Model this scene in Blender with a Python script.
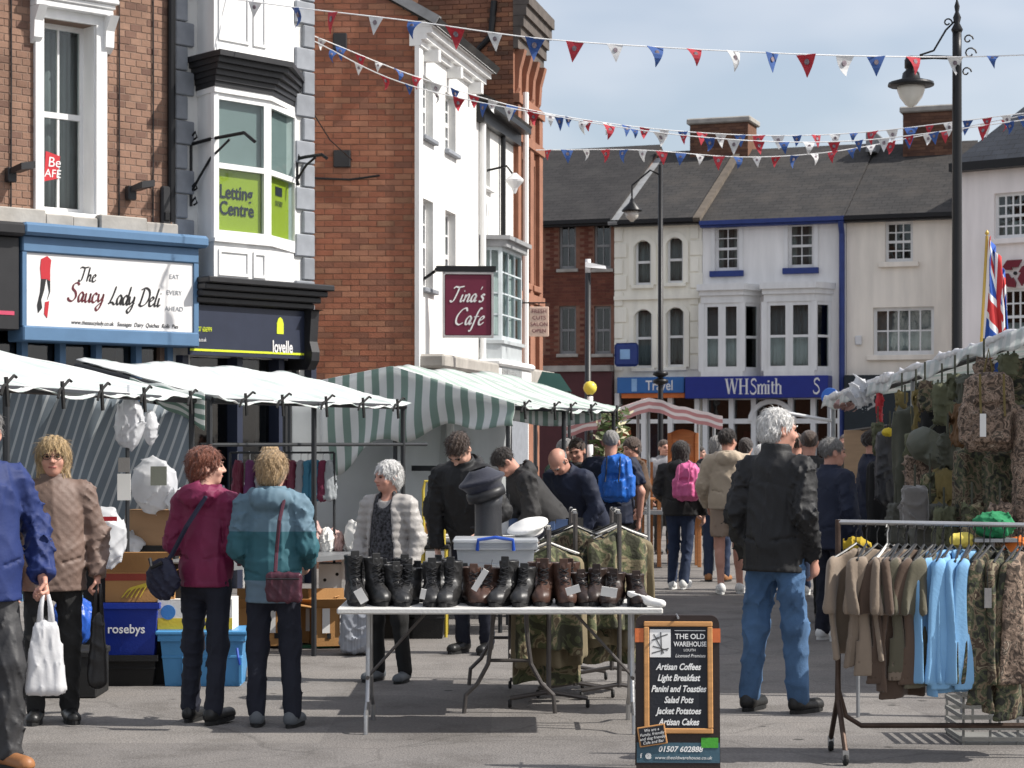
import bpy, math, random
import numpy as np
from mathutils import Vector, Matrix, Euler

R = math.radians
sc = bpy.context.scene
for _o in list(bpy.data.objects):
    bpy.data.objects.remove(_o)
random.seed(11)
CAMH, HOR, FPX = 1.64, 442.0, 2048.0

# ------------------------------------------------------------------ camera
cam = bpy.data.cameras.new('camera')
camo = bpy.data.objects.new('camera', cam)
sc.collection.objects.link(camo)
camo.location = (0, 0, CAMH)
camo.rotation_euler = (R(90), 0, 0)
cam.sensor_width = 36
cam.lens = 72
cam.shift_y = (HOR - 384) / 1024
cam.clip_start = 0.2
cam.clip_end = 3000
cam.dof.use_dof = True
cam.dof.focus_distance = 12.2
cam.dof.aperture_fstop = 9.0
sc.camera = camo

# ------------------------------------------------------------------ light
SUN_EL, SUN_AZ = R(44), R(-8)            # azimuth measured from +X towards +Y
sdir = Vector((math.cos(SUN_EL) * math.cos(SUN_AZ), math.cos(SUN_EL) * math.sin(SUN_AZ), math.sin(SUN_EL)))
sun = bpy.data.lights.new('sun', 'SUN')
sun.energy = 4.0
sun.angle = R(0.53)
sun.color = (1.0, 0.955, 0.89)
suno = bpy.data.objects.new('sun', sun)
suno.rotation_euler = sdir.to_track_quat('Z', 'Y').to_euler()
suno.location = (30, 0, 30)
sc.collection.objects.link(suno)
world = bpy.data.worlds.new('World')
sc.world = world
world.use_nodes = True
wn, wl = world.node_tree.nodes, world.node_tree.links
bg = wn['Background']
sky = wn.new('ShaderNodeTexSky')
sky.sky_type = 'NISHITA'
sky.sun_disc = False
sky.sun_elevation = SUN_EL
sky.sun_rotation = R(90) - SUN_AZ
sky.air_density = 1.0
sky.dust_density = 2.2
tcw = wn.new('ShaderNodeTexCoord')
mpw = wn.new('ShaderNodeMapping')
mpw.inputs['Scale'].default_value = (1.6, 1.6, 4.0)
mpw.inputs['Location'].default_value = (0.35, 0.2, 0.1)
nzw = wn.new('ShaderNodeTexNoise')
nzw.inputs['Scale'].default_value = 1.7
nzw.inputs['Detail'].default_value = 4.5
nzw.inputs['Roughness'].default_value = 0.52
rpw = wn.new('ShaderNodeValToRGB')
rpw.color_ramp.elements[0].position = 0.38
rpw.color_ramp.elements[0].color = (0.25, 0.25, 0.25, 1)
rpw.color_ramp.elements[1].position = 0.66
rpw.color_ramp.elements[1].color = (0.92, 0.92, 0.92, 1)
mxw = wn.new('ShaderNodeMix')
mxw.data_type = 'RGBA'
wl.new(tcw.outputs['Generated'], mpw.inputs['Vector'])
wl.new(mpw.outputs[0], nzw.inputs['Vector'])
wl.new(nzw.outputs['Fac'], rpw.inputs[0])
wl.new(rpw.outputs[0], mxw.inputs[0])
wl.new(sky.outputs[0], mxw.inputs[6])
mxw.inputs[7].default_value = (6.3, 6.4, 6.8, 1)
wl.new(mxw.outputs[2], bg.inputs[0])
bg.inputs[1].default_value = 0.10
sc.view_settings.view_transform = 'Standard'
sc.view_settings.look = 'None'
sc.view_settings.gamma = 1
sc.view_settings.exposure = 0.58
sc.view_settings.use_curve_mapping = False
sc.render.engine = 'CYCLES'
sc.cycles.use_denoising = True
sc.cycles.max_bounces = 6
sc.cycles.transparent_max_bounces = 12
sc.cycles.use_adaptive_sampling = True

# ------------------------------------------------------------------ helpers
col = sc.collection
def at(px, py, Y):
    return Vector(((px - 512) / FPX * Y, Y, CAMH + (HOR - py) / FPX * Y))
def gY(py):
    return FPX * CAMH / (py - HOR)
def gnd(px, py):
    Y = gY(py)
    return ((px - 512) / FPX * Y, Y)

def tag(o, label=None, cat=None, group=None, kind=None):
    if label: o['label'] = label
    if cat: o['category'] = cat
    if group: o['group'] = group
    if kind: o['kind'] = kind
    return o
def thing(name, label, cat, loc=(0, 0, 0), rotz=0, group=None, rot=None):
    o = bpy.data.objects.new(name, None)
    o.empty_display_size = 0.1
    col.objects.link(o)
    o.location = loc
    o.rotation_euler = rot if rot else (0, 0, rotz)
    return tag(o, label, cat, group)
def mesh(name, V, F, m=None, smooth=False, uv=None):
    me = bpy.data.meshes.new(name)
    V = np.asarray(V, dtype=np.float64).reshape(-1, 3)
    me.from_pydata(V.tolist(), [], F if isinstance(F, list) else F.tolist())
    if smooth:
        me.polygons.foreach_set('use_smooth', [True] * len(me.polygons))
    if uv is not None:
        lay = me.uv_layers.new(name='UVMap')
        li = np.empty(len(me.loops), dtype=np.int64)
        me.loops.foreach_get('vertex_index', li)
        lay.data.foreach_set('uv', np.asarray(uv, dtype=np.float32)[li].ravel())
    if m is not None:
        me.materials.append(m)
    me.update()
    return me
def link(name, me, parent=None, loc=None, rot=None, scale=None):
    o = bpy.data.objects.new(name, me)
    col.objects.link(o)
    if parent is not None: o.parent = parent
    if loc is not None: o.location = loc
    if rot is not None: o.rotation_euler = rot
    if scale is not None: o.scale = scale if hasattr(scale, '__len__') else (scale,) * 3
    return o
def copy_tree(o, parent=None):
    c = o.copy()
    col.objects.link(c)
    c.parent = parent
    for ch in o.children:
        copy_tree(ch, c)
    return c

class MB:
    def __init__(s):
        s.v, s.f = [], []
    def add(s, V, F, mat=None):
        b = len(s.v)
        for p in V:
            p = Vector(p)
            s.v.append(tuple(mat @ p) if mat is not None else tuple(p))
        s.f += [tuple(i + b for i in q) for q in F]
        return s
    def box(s, x0, x1, y0, y1, z0, z1, mat=None):
        V = [(x0, y0, z0), (x1, y0, z0), (x1, y1, z0), (x0, y1, z0), (x0, y0, z1), (x1, y0, z1), (x1, y1, z1), (x0, y1, z1)]
        return s.add(V, [(0, 3, 2, 1), (4, 5, 6, 7), (0, 1, 5, 4), (1, 2, 6, 5), (2, 3, 7, 6), (3, 0, 4, 7)], mat)
    def bevbox(s, x0, x1, y0, y1, z0, z1, b=0.01, mat=None):
        """box with chamfered vertical-and-horizontal edges"""
        V, F = [], []
        xs, ys, zs = (x0, x1), (y0, y1), (z0, z1)
        cx, cy, cz = (x0 + x1) / 2, (y0 + y1) / 2, (z0 + z1) / 2
        idx = {}
        for i in (0, 1):
            for j in (0, 1):
                for k in (0, 1):
                    c = [xs[i], ys[j], zs[k]]
                    sg = [1 if i == 0 else -1, 1 if j == 0 else -1, 1 if k == 0 else -1]
                    for ax in range(3):
                        p = [c[a] + (0 if a == ax else sg[a] * b) for a in range(3)]
                        idx[(i, j, k, ax)] = len(V)
                        V.append(p)
        def face(ids):
            p = [Vector(V[i]) for i in ids]
            n = (p[1] - p[0]).cross(p[2] - p[0])
            c = sum(p, Vector()) / len(p)
            F.append(tuple(ids) if n.dot(c - Vector((cx, cy, cz))) > 0 else tuple(reversed(ids)))
        for s2 in (0, 1):
            face([idx[(s2, 0, 0, 0)], idx[(s2, 1, 0, 0)], idx[(s2, 1, 1, 0)], idx[(s2, 0, 1, 0)]])
            face([idx[(0, s2, 0, 1)], idx[(1, s2, 0, 1)], idx[(1, s2, 1, 1)], idx[(0, s2, 1, 1)]])
            face([idx[(0, 0, s2, 2)], idx[(1, 0, s2, 2)], idx[(1, 1, s2, 2)], idx[(0, 1, s2, 2)]])
        for i in (0, 1):
            for j in (0, 1):
                face([idx[(i, j, 0, 0)], idx[(i, j, 1, 0)], idx[(i, j, 1, 1)], idx[(i, j, 0, 1)]])
                face([idx[(i, 0, j, 0)], idx[(i, 1, j, 0)], idx[(i, 1, j, 2)], idx[(i, 0, j, 2)]])
                face([idx[(0, i, j, 1)], idx[(1, i, j, 1)], idx[(1, i, j, 2)], idx[(0, i, j, 2)]])
                for k in (0, 1):
                    face([idx[(i, j, k, 0)], idx[(i, j, k, 1)], idx[(i, j, k, 2)]])
        return s.add(V, F, mat)
    def tube(s, pts, r, n=8, mat=None, cap=True):
        pts = [Vector(p) for p in pts]
        rs = r if hasattr(r, '__len__') else [r] * len(pts)
        V, F = [], []
        up = None
        for i, p in enumerate(pts):
            d = (pts[min(i + 1, len(pts) - 1)] - pts[max(i - 1, 0)])
            d.normalize()
            if up is None:
                up = Vector((0, 0, 1)) if abs(d.z) < 0.9 else Vector((1, 0, 0))
            a = d.cross(up)
            if a.length < 1e-4: a = d.cross(Vector((0.3, 1, 0.1)))
            a.normalize()
            b = a.cross(d)
            up = b
            for k in range(n):
                t = 2 * math.pi * k / n
                V.append(p + (a * math.cos(t) + b * math.sin(t)) * rs[i])
        for i in range(len(pts) - 1):
            for k in range(n):
                F.append((i * n + k, (i + 1) * n + k, (i + 1) * n + (k + 1) % n, i * n + (k + 1) % n))
        if cap:
            F.append(tuple(range(n)))
            F.append(tuple(reversed(range((len(pts) - 1) * n, len(pts) * n))))
        return s.add(V, F, mat)
    def lathe(s, prof, n=16, mat=None):
        V, F = [], []
        for (r, z) in prof:
            for k in range(n):
                t = 2 * math.pi * k / n
                V.append((r * math.cos(t), r * math.sin(t), z))
        for i in range(len(prof) - 1):
            for k in range(n):
                F.append((i * n + k, i * n + (k + 1) % n, (i + 1) * n + (k + 1) % n, (i + 1) * n + k))
        F.append(tuple(reversed(range(n))))
        F.append(tuple(range((len(prof) - 1) * n, len(prof) * n)))
        return s.add(V, F, mat)
    def prism(s, out, y0, y1, mat=None):
        """outline in (x, z), counter-clockwise seen from -Y, extruded from y0 (front) to y1"""
        n = len(out)
        V = [(x, y0, z) for x, z in out] + [(x, y1, z) for x, z in out]
        F = [tuple(range(n)), tuple(reversed(range(n, 2 * n)))]
        for i in range(n):
            j = (i + 1) % n
            F.append((i, i + n, j + n, j))
        return s.add(V, F, mat)
    def prism_x(s, out, x0, x1, mat=None):
        """outline in (y, z) extruded along x"""
        n = len(out)
        V = [(x0, y, z) for y, z in out] + [(x1, y, z) for y, z in out]
        F = [tuple(reversed(range(n))), tuple(range(n, 2 * n))]
        for i in range(n):
            j = (i + 1) % n
            F.append((i, j, j + n, i + n))
        return s.add(V, F, mat)
    def build(s, name, m, parent=None, smooth=False, loc=None, rot=None):
        return link(name, mesh(name, s.v, s.f, m, smooth), parent, loc, rot)

# ------------------------------------------------------------------ materials
_mc = {}
def newmat(name):
    m = bpy.data.materials.new(name)
    m.use_nodes = True
    return m, m.node_tree.nodes, m.node_tree.links, m.node_tree.nodes['Principled BSDF']
def _c(c):
    return (c[0], c[1], c[2], 1)
def mat(name, c=(0.5, 0.5, 0.5), rough=0.8, var=0.14, vs=5.0, bump=0.15, bs=70.0, metal=0.0, spec=0.4, sheen=0.0, rv=0.0, aniso=(1, 1, 1), trans=0.0, detail=5):
    if name in _mc: return _mc[name]
    m, n, l, b = newmat(name)
    tc = n.new('ShaderNodeTexCoord')
    mp = n.new('ShaderNodeMapping'); mp.inputs['Scale'].default_value = aniso
    l.new(tc.outputs['Object'], mp.inputs['Vector'])
    nz = n.new('ShaderNodeTexNoise'); nz.inputs['Scale'].default_value = vs; nz.inputs['Detail'].default_value = detail
    l.new(mp.outputs[0], nz.inputs['Vector'])
    mr = n.new('ShaderNodeMapRange')
    mr.inputs['From Min'].default_value = 0.25; mr.inputs['From Max'].default_value = 0.75
    mr.inputs['To Min'].default_value = 1 - var; mr.inputs['To Max'].default_value = 1 + var
    l.new(nz.outputs['Fac'], mr.inputs['Value'])
    val = mr.outputs[0]
    if rv:
        oi = n.new('ShaderNodeObjectInfo')
        m2 = n.new('ShaderNodeMapRange'); m2.inputs['To Min'].default_value = 1 - rv; m2.inputs['To Max'].default_value = 1 + rv
        l.new(oi.outputs['Random'], m2.inputs['Value'])
        mm = n.new('ShaderNodeMath'); mm.operation = 'MULTIPLY'
        l.new(val, mm.inputs[0]); l.new(m2.outputs[0], mm.inputs[1]); val = mm.outputs[0]
    vm = n.new('ShaderNodeVectorMath'); vm.operation = 'SCALE'
    vm.inputs[0].default_value = c
    l.new(val, vm.inputs['Scale'])
    l.new(vm.outputs[0], b.inputs['Base Color'])
    b.inputs['Roughness'].default_value = rough
    b.inputs['Metallic'].default_value = metal
    b.inputs['Specular IOR Level'].default_value = spec
    if sheen:
        b.inputs['Sheen Weight'].default_value = sheen
    if bump:
        n2 = n.new('ShaderNodeTexNoise'); n2.inputs['Scale'].default_value = bs; n2.inputs['Detail'].default_value = 3
        l.new(mp.outputs[0], n2.inputs['Vector'])
        bp = n.new('ShaderNodeBump'); bp.inputs['Strength'].default_value = bump; bp.inputs['Distance'].default_value = 0.01
        l.new(n2.outputs['Fac'], bp.inputs['Height'])
        l.new(bp.outputs[0], b.inputs['Normal'])
    if trans:
        out = n['Material Output']
        tr = n.new('ShaderNodeBsdfTranslucent')
        l.new(vm.outputs[0], tr.inputs['Color'])
        mx = n.new('ShaderNodeMixShader'); mx.inputs[0].default_value = trans
        l.new(b.outputs[0], mx.inputs[1]); l.new(tr.outputs[0], mx.inputs[2])
        l.new(mx.outputs[0], out.inputs['Surface'])
    _mc[name] = m
    return m
def ramp(n, stops, interp='CONSTANT'):
    r = n.new('ShaderNodeValToRGB')
    r.color_ramp.interpolation = interp
    e = r.color_ramp.elements
    while len(e) < len(stops): e.new(0.5)
    for el, (p, c) in zip(e, stops):
        el.position = p; el.color = _c(c)
    return r
def stripe_mat(name, c1, c2, freq, duty=0.5, axis='U', rough=0.75, trans=0.3, var=0.08, shear=0.0):
    if name in _mc: return _mc[name]
    m, n, l, b = newmat(name)
    tc = n.new('ShaderNodeTexCoord')
    sp = n.new('ShaderNodeSeparateXYZ'); l.new(tc.outputs['UV'], sp.inputs[0])
    src, oth = (sp.outputs[0], sp.outputs[1]) if axis == 'U' else (sp.outputs[1], sp.outputs[0])
    ma = n.new('ShaderNodeMath'); ma.operation = 'MULTIPLY_ADD'
    l.new(oth, ma.inputs[0]); ma.inputs[1].default_value = shear; l.new(src, ma.inputs[2])
    mu = n.new('ShaderNodeMath'); mu.operation = 'MULTIPLY'; l.new(ma.outputs[0], mu.inputs[0]); mu.inputs[1].default_value = freq
    fr = n.new('ShaderNodeMath'); fr.operation = 'FRACT'; l.new(mu.outputs[0], fr.inputs[0])
    rp = ramp(n, [(0, c1), (duty, c2), (0.985, c1)], 'CONSTANT')
    l.new(fr.outputs[0], rp.inputs[0])
    nz = n.new('ShaderNodeTexNoise'); nz.inputs['Scale'].default_value = 3; nz.inputs['Detail'].default_value = 6
    l.new(tc.outputs['Object'], nz.inputs['Vector'])
    mr = n.new('ShaderNodeMapRange'); mr.inputs['From Min'].default_value = 0.3; mr.inputs['From Max'].default_value = 0.7
    mr.inputs['To Min'].default_value = 1 - var; mr.inputs['To Max'].default_value = 1 + var
    l.new(nz.outputs['Fac'], mr.inputs['Value'])
    vm = n.new('ShaderNodeVectorMath'); vm.operation = 'SCALE'
    l.new(rp.outputs[0], vm.inputs[0]); l.new(mr.outputs[0], vm.inputs['Scale'])
    l.new(vm.outputs[0], b.inputs['Base Color'])
    b.inputs['Roughness'].default_value = rough
    tr = n.new('ShaderNodeBsdfTranslucent'); l.new(vm.outputs[0], tr.inputs['Color'])
    mx = n.new('ShaderNodeMixShader'); mx.inputs[0].default_value = trans
    l.new(b.outputs[0], mx.inputs[1]); l.new(tr.outputs[0], mx.inputs[2])
    l.new(mx.outputs[0], n['Material Output'].inputs['Surface'])
    _mc[name] = m
    return m
def camo_mat(name, cols, scale=9.0, rough=0.9):
    if name in _mc: return _mc[name]
    m, n, l, b = newmat(name)
    tc = n.new('ShaderNodeTexCoord')
    oi = n.new('ShaderNodeObjectInfo')
    ad = n.new('ShaderNodeVectorMath'); ad.operation = 'ADD'
    l.new(tc.outputs['Object'], ad.inputs[0]); l.new(oi.outputs['Random'], ad.inputs[1])
    nz = n.new('ShaderNodeTexNoise'); nz.inputs['Scale'].default_value = scale; nz.inputs['Detail'].default_value = 2.5
    nz.inputs['Distortion'].default_value = 1.4
    l.new(ad.outputs[0], nz.inputs['Vector'])
    k = len(cols)
    pos = [0.0, 0.43, 0.52, 0.60, 0.68][:k]
    rp = ramp(n, list(zip(pos, cols)))
    l.new(nz.outputs['Fac'], rp.inputs[0])
    l.new(rp.outputs[0], b.inputs['Base Color'])
    b.inputs['Roughness'].default_value = rough
    n2 = n.new('ShaderNodeTexNoise'); n2.inputs['Scale'].default_value = 40
    l.new(tc.outputs['Object'], n2.inputs['Vector'])
    bp = n.new('ShaderNodeBump'); bp.inputs['Strength'].default_value = 0.35; bp.inputs['Distance'].default_value = 0.02
    l.new(n2.outputs['Fac'], bp.inputs['Height']); l.new(bp.outputs[0], b.inputs['Normal'])
    _mc[name] = m
    return m
def band_mat(name, bands, rough=0.75, edge=0.0):
    """colour by height of the garment's own coordinates (real colour blocks of the cloth)"""
    if name in _mc: return _mc[name]
    m, n, l, b = newmat(name)
    tc = n.new('ShaderNodeTexCoord')
    sp = n.new('ShaderNodeSeparateXYZ'); l.new(tc.outputs['Object'], sp.inputs[0])
    dv = n.new('ShaderNodeMath'); dv.operation = 'DIVIDE'; l.new(sp.outputs[2], dv.inputs[0]); dv.inputs[1].default_value = 2.0
    rp = ramp(n, [(z / 2.0, c) for z, c in bands])
    l.new(dv.outputs[0], rp.inputs[0])
    nz = n.new('ShaderNodeTexNoise'); nz.inputs['Scale'].default_value = 9
    l.new(tc.outputs['Object'], nz.inputs['Vector'])
    mr = n.new('ShaderNodeMapRange'); mr.inputs['To Min'].default_value = 0.8; mr.inputs['To Max'].default_value = 1.2
    l.new(nz.outputs['Fac'], mr.inputs['Value'])
    vm = n.new('ShaderNodeVectorMath'); vm.operation = 'SCALE'
    l.new(rp.outputs[0], vm.inputs[0]); l.new(mr.outputs[0], vm.inputs['Scale'])
    l.new(vm.outputs[0], b.inputs['Base Color'])
    b.inputs['Roughness'].default_value = rough
    _mc[name] = m
    return m
def brick_mat(name, cols, rough=0.92):
    m, n, l, b = newmat(name)
    ge = n.new('ShaderNodeNewGeometry'); oi = n.new('ShaderNodeObjectInfo')
    ad = n.new('ShaderNodeMath'); ad.operation = 'ADD'
    l.new(ge.outputs['Random Per Island'], ad.inputs[0]); l.new(oi.outputs['Random'], ad.inputs[1])
    fr = n.new('ShaderNodeMath'); fr.operation = 'FRACT'; l.new(ad.outputs[0], fr.inputs[0])
    rp = ramp(n, [(i / (len(cols) - 1), c) for i, c in enumerate(cols)], 'LINEAR')
    l.new(fr.outputs[0], rp.inputs[0])
    tc = n.new('ShaderNodeTexCoord')
    vt = n.new('ShaderNodeVectorTransform'); vt.vector_type = 'POINT'; vt.convert_from = 'OBJECT'; vt.convert_to = 'WORLD'
    l.new(tc.outputs['Object'], vt.inputs[0])
    nz = n.new('ShaderNodeTexNoise'); nz.inputs['Scale'].default_value = 2.2; nz.inputs['Detail'].default_value = 8; nz.inputs['Roughness'].default_value = 0.7
    l.new(vt.outputs[0], nz.inputs['Vector'])
    mr = n.new('ShaderNodeMapRange'); mr.inputs['From Min'].default_value = 0.3; mr.inputs['From Max'].default_value = 0.7
    mr.inputs['To Min'].default_value = 0.72; mr.inputs['To Max'].default_value = 1.22
    l.new(nz.outputs['Fac'], mr.inputs['Value'])
    vm = n.new('ShaderNodeVectorMath'); vm.operation = 'SCALE'
    l.new(rp.outputs[0], vm.inputs[0]); l.new(mr.outputs[0], vm.inputs['Scale'])
    l.new(vm.outputs[0], b.inputs['Base Color'])
    b.inputs['Roughness'].default_value = rough
    b.inputs['Specular IOR Level'].default_value = 0.2
    n2 = n.new('ShaderNodeTexNoise'); n2.inputs['Scale'].default_value = 60
    l.new(vt.outputs[0], n2.inputs['Vector'])
    bp = n.new('ShaderNodeBump'); bp.inputs['Strength'].default_value = 0.5; bp.inputs['Distance'].default_value = 0.006
    l.new(n2.outputs['Fac'], bp.inputs['Height']); l.new(bp.outputs[0], b.inputs['Normal'])
    return m
def glass_mat(name, tint=(0.75, 0.8, 0.8), refl=0.05):
    m, n, l, b = newmat(name)
    tr = n.new('ShaderNodeBsdfTransparent'); tr.inputs[0].default_value = _c(tint)
    gl = n.new('ShaderNodeBsdfGlossy'); gl.inputs['Roughness'].default_value = 0.03
    tc = n.new('ShaderNodeTexCoord'); nz = n.new('ShaderNodeTexNoise'); nz.inputs['Scale'].default_value = 3
    l.new(tc.outputs['Object'], nz.inputs['Vector'])
    bp = n.new('ShaderNodeBump'); bp.inputs['Strength'].default_value = 0.12; bp.inputs['Distance'].default_value = 0.02
    l.new(nz.outputs['Fac'], bp.inputs['Height']); l.new(bp.outputs[0], gl.inputs['Normal'])
    mx = n.new('ShaderNodeMixShader'); mx.inputs[0].default_value = refl
    l.new(tr.outputs[0], mx.inputs[1]); l.new(gl.outputs[0], mx.inputs[2])
    l.new(mx.outputs[0], n['Material Output'].inputs['Surface'])
    return m
def slate_mat(name, c, moss=(0.2, 0.19, 0.17)):
    m, n, l, b = newmat(name)
    tc = n.new('ShaderNodeTexCoord')
    br = n.new('ShaderNodeTexBrick')
    br.inputs['Color1'].default_value = _c([x * 0.8 for x in c]); br.inputs['Color2'].default_value = _c([x * 1.3 for x in c])
    br.inputs['Mortar'].default_value = _c([x * 0.4 for x in c])
    br.inputs['Scale'].default_value = 1.0; br.inputs['Brick Width'].default_value = 0.3; br.inputs['Row Height'].default_value = 0.19
    br.inputs['Mortar Size'].default_value = 0.012
    l.new(tc.outputs['UV'], br.inputs['Vector'])
    nz = n.new('ShaderNodeTexNoise'); nz.inputs['Scale'].default_value = 1.3; nz.inputs['Detail'].default_value = 9; nz.inputs['Roughness'].default_value = 0.7
    l.new(tc.outputs['Object'], nz.inputs['Vector'])
    rp = ramp(n, [(0.45, (0, 0, 0)), (0.75, (1, 1, 1))], 'LINEAR')
    l.new(nz.outputs['Fac'], rp.inputs[0])
    mx = n.new('ShaderNodeMix'); mx.data_type = 'RGBA'
    l.new(rp.outputs[0], mx.inputs[0]); l.new(br.outputs['Color'], mx.inputs[6]); mx.inputs[7].default_value = _c(moss)
    l.new(mx.outputs[2], b.inputs['Base Color'])
    b.inputs['Roughness'].default_value = 0.85
    bp = n.new('ShaderNodeBump'); bp.inputs['Strength'].default_value = 0.8; bp.inputs['Distance'].default_value = 0.02
    l.new(br.outputs['Fac'], bp.inputs['Height']); bp.invert = True
    l.new(bp.outputs[0], b.inputs['Normal'])
    return m

# ------------------------------------------------------------------ signed distance modelling
f32 = np.float32
def grid(lo, hi, h):
    ax = [np.arange(lo[i], hi[i] + h, h, dtype=f32) for i in range(3)]
    P = np.stack(np.meshgrid(*ax, indexing='ij'), -1)
    return P
def _v(a): return np.asarray(a, dtype=f32)
def nrm(q): return np.sqrt((q * q).sum(-1))
def cap(P, a, b, ra, rb):
    a, b = _v(a), _v(b)
    pa, ba = P - a, b - a
    t = np.clip((pa @ ba) / max(float(ba @ ba), 1e-9), 0, 1)
    return nrm(pa - t[..., None] * ba) - (ra + (rb - ra) * t)
def ecap(P, a, b, ra, rb, sq):
    s = _v(sq)
    return cap(P * s, _v(a) * s, _v(b) * s, ra, rb)
def ell(P, c, r):
    r = _v(r); q = (P - _v(c)) / r
    k0 = nrm(q); k1 = nrm(q / r) + 1e-6
    return k0 * (k0 - 1) / k1
def rbox(P, c, b, r):
    q = np.abs(P - _v(c)) - (_v(b) - r)
    return nrm(np.maximum(q, 0)) + np.minimum(q.max(-1), 0) - r
def smin(a, b, k):
    h = np.clip(0.5 + 0.5 * (b - a) / k, 0, 1)
    return b * (1 - h) + a * h - k * h * (1 - h)
def smax(a, b, k): return -smin(-a, -b, k)
def folds(P, seed, amp=0.006, freq=(14, 14, 9), n=5):
    rg = np.random.RandomState(seed)
    w = np.zeros(P.shape[:-1], f32)
    for i in range(n):
        k = _v(rg.normal(size=3) * freq)
        k2 = _v(rg.normal(size=3) * _v(freq) * 0.6)
        a = 1 - np.abs(np.sin(P @ k + rg.rand() * 6 + 1.6 * np.sin(P @ k2 + rg.rand() * 6)))
        msk = 0.5 + 0.5 * np.sin(P @ _v(rg.normal(size=3) * _v(freq) * 0.45) + rg.rand() * 6)
        w += a * a * a * (0.25 + 1.5 * msk)
    return (0.27 - w / n) * amp * 2.6
def snets(f, lo, h):
    """surface nets of f < 0 on a regular grid"""
    nx, ny, nz = f.shape
    ins = f < 0
    c8 = [(i, j, k) for i in (0, 1) for j in (0, 1) for k in (0, 1)]
    cnt = np.zeros((nx - 1, ny - 1, nz - 1), np.int8)
    for i, j, k in c8:
        cnt += ins[i:nx - 1 + i, j:ny - 1 + j, k:nz - 1 + k]
    I, J, K = np.nonzero((cnt > 0) & (cnt < 8))
    idx = -np.ones(cnt.shape, np.int64)
    idx[I, J, K] = np.arange(len(I))
    acc = np.zeros((len(I), 3)); num = np.zeros(len(I))
    for a in c8:
        for ax in range(3):
            if a[ax]: continue
            b = list(a); b[ax] = 1
            fa = f[I + a[0], J + a[1], K + a[2]]; fb = f[I + b[0], J + b[1], K + b[2]]
            m = (fa < 0) != (fb < 0)
            t = np.where(m, fa / np.where(m, fa - fb, 1), 0)
            p = np.array(a, float)[None, :].repeat(len(I), 0); p[:, ax] += t
            acc += p * m[:, None]; num += m
    V = (acc / num[:, None] + np.stack([I, J, K], 1)) * h + np.asarray(lo, float)
    Fs = []
    for ax in range(3):
        b1, b2 = (ax + 1) % 3, (ax + 2) % 3
        s0 = [slice(None)] * 3; s1 = [slice(None)] * 3
        s0[ax] = slice(0, -1); s1[ax] = slice(1, None)
        e = ins[tuple(s0)] != ins[tuple(s1)]
        E = np.array(np.nonzero(e)).T
        ok = (E[:, b1] > 0) & (E[:, b2] > 0) & (E[:, b1] < f.shape[b1] - 1) & (E[:, b2] < f.shape[b2] - 1)
        E = E[ok]
        st = ins[tuple(E.T)]
        q = []
        for d1, d2 in ((-1, -1), (0, -1), (0, 0), (-1, 0)):
            C = E.copy(); C[:, b1] += d1; C[:, b2] += d2
            q.append(idx[tuple(C.T)])
        Q = np.stack(q, 1)
        Q[~st] = Q[~st][:, ::-1]
        Fs.append(Q)
    return V, np.concatenate(Fs)
def sdf_mesh(name, fn, lo, hi, h, m, smooth=True):
    P = grid(lo, hi, h)
    V, F = snets(fn(P), lo, h)
    return mesh(name, V, F, m, smooth)
def joinvf(parts):
    Vs, Fs, b = [], [], 0
    for V, F in parts:
        Vs.append(np.asarray(V)); Fs += (np.asarray(F) + b).tolist(); b += len(V)
    return np.concatenate(Vs), Fs

# ------------------------------------------------------------------ sheets and lettering
def sheet(name, fn, nu, nv, m, parent=None, th=0.006, smooth=True):
    """two-sided cloth sheet; fn(u, v) gives a point"""
    V, uv = [], []
    for j in range(nv + 1):
        for i in range(nu + 1):
            V.append(fn(i / nu, j / nv)); uv.append((i / nu, j / nv))
    V = np.array([tuple(p) for p in V], float)
    G = V.reshape(nv + 1, nu + 1, 3)
    du = np.gradient(G, axis=1); dv = np.gradient(G, axis=0)
    N = np.cross(du, dv); N /= (np.linalg.norm(N, axis=2, keepdims=True) + 1e-9)
    V2 = (G - N * th).reshape(-1, 3)
    n = len(V)
    F = []
    for j in range(nv):
        for i in range(nu):
            a = j * (nu + 1) + i
            q = (a, a + 1, a + nu + 2, a + nu + 1)
            F.append(q); F.append(tuple(n + k for k in reversed(q)))
    rim = [i for i in range(nu + 1)] + [j * (nu + 1) + nu for j in range(1, nv + 1)] + [nv * (nu + 1) + i for i in range(nu - 1, -1, -1)] + [j * (nu + 1) for j in range(nv - 1, 0, -1)]
    for a, b in zip(rim, rim[1:] + rim[:1]):
        F.append((b, a, n + a, n + b))
    return link(name, mesh(name, np.concatenate([V, V2]), F, m, smooth, uv + uv), parent)
def text(s, size, m, parent, x, y, z, align='LEFT', shear=0.0, width=1.0, bold=0.0, name='lettering', ext=0.003, rot=0.0):
    """flat lettering standing in the parent's local x-z plane, facing -Y"""
    cu = bpy.data.curves.new('t', 'FONT')
    cu.body = s; cu.size = size; cu.shear = shear; cu.align_x = align; cu.extrude = ext; cu.offset = bold
    cu.resolution_u = 3
    o = bpy.data.objects.new('t', cu); col.objects.link(o)
    me = bpy.data.meshes.new_from_object(o.evaluated_get(bpy.context.evaluated_depsgraph_get()))
    bpy.data.objects.remove(o)
    bpy.data.curves.remove(cu)
    me.name = name
    me.transform(Matrix.Translation((x, y, z)) @ Matrix.Rotation(-rot, 4, 'Y') @ Matrix.Diagonal((width, 1, 1, 1)) @ Matrix.Rotation(R(90), 4, 'X'))
    me.materials.clear(); me.materials.append(m)
    return link(name, me, parent)
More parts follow.
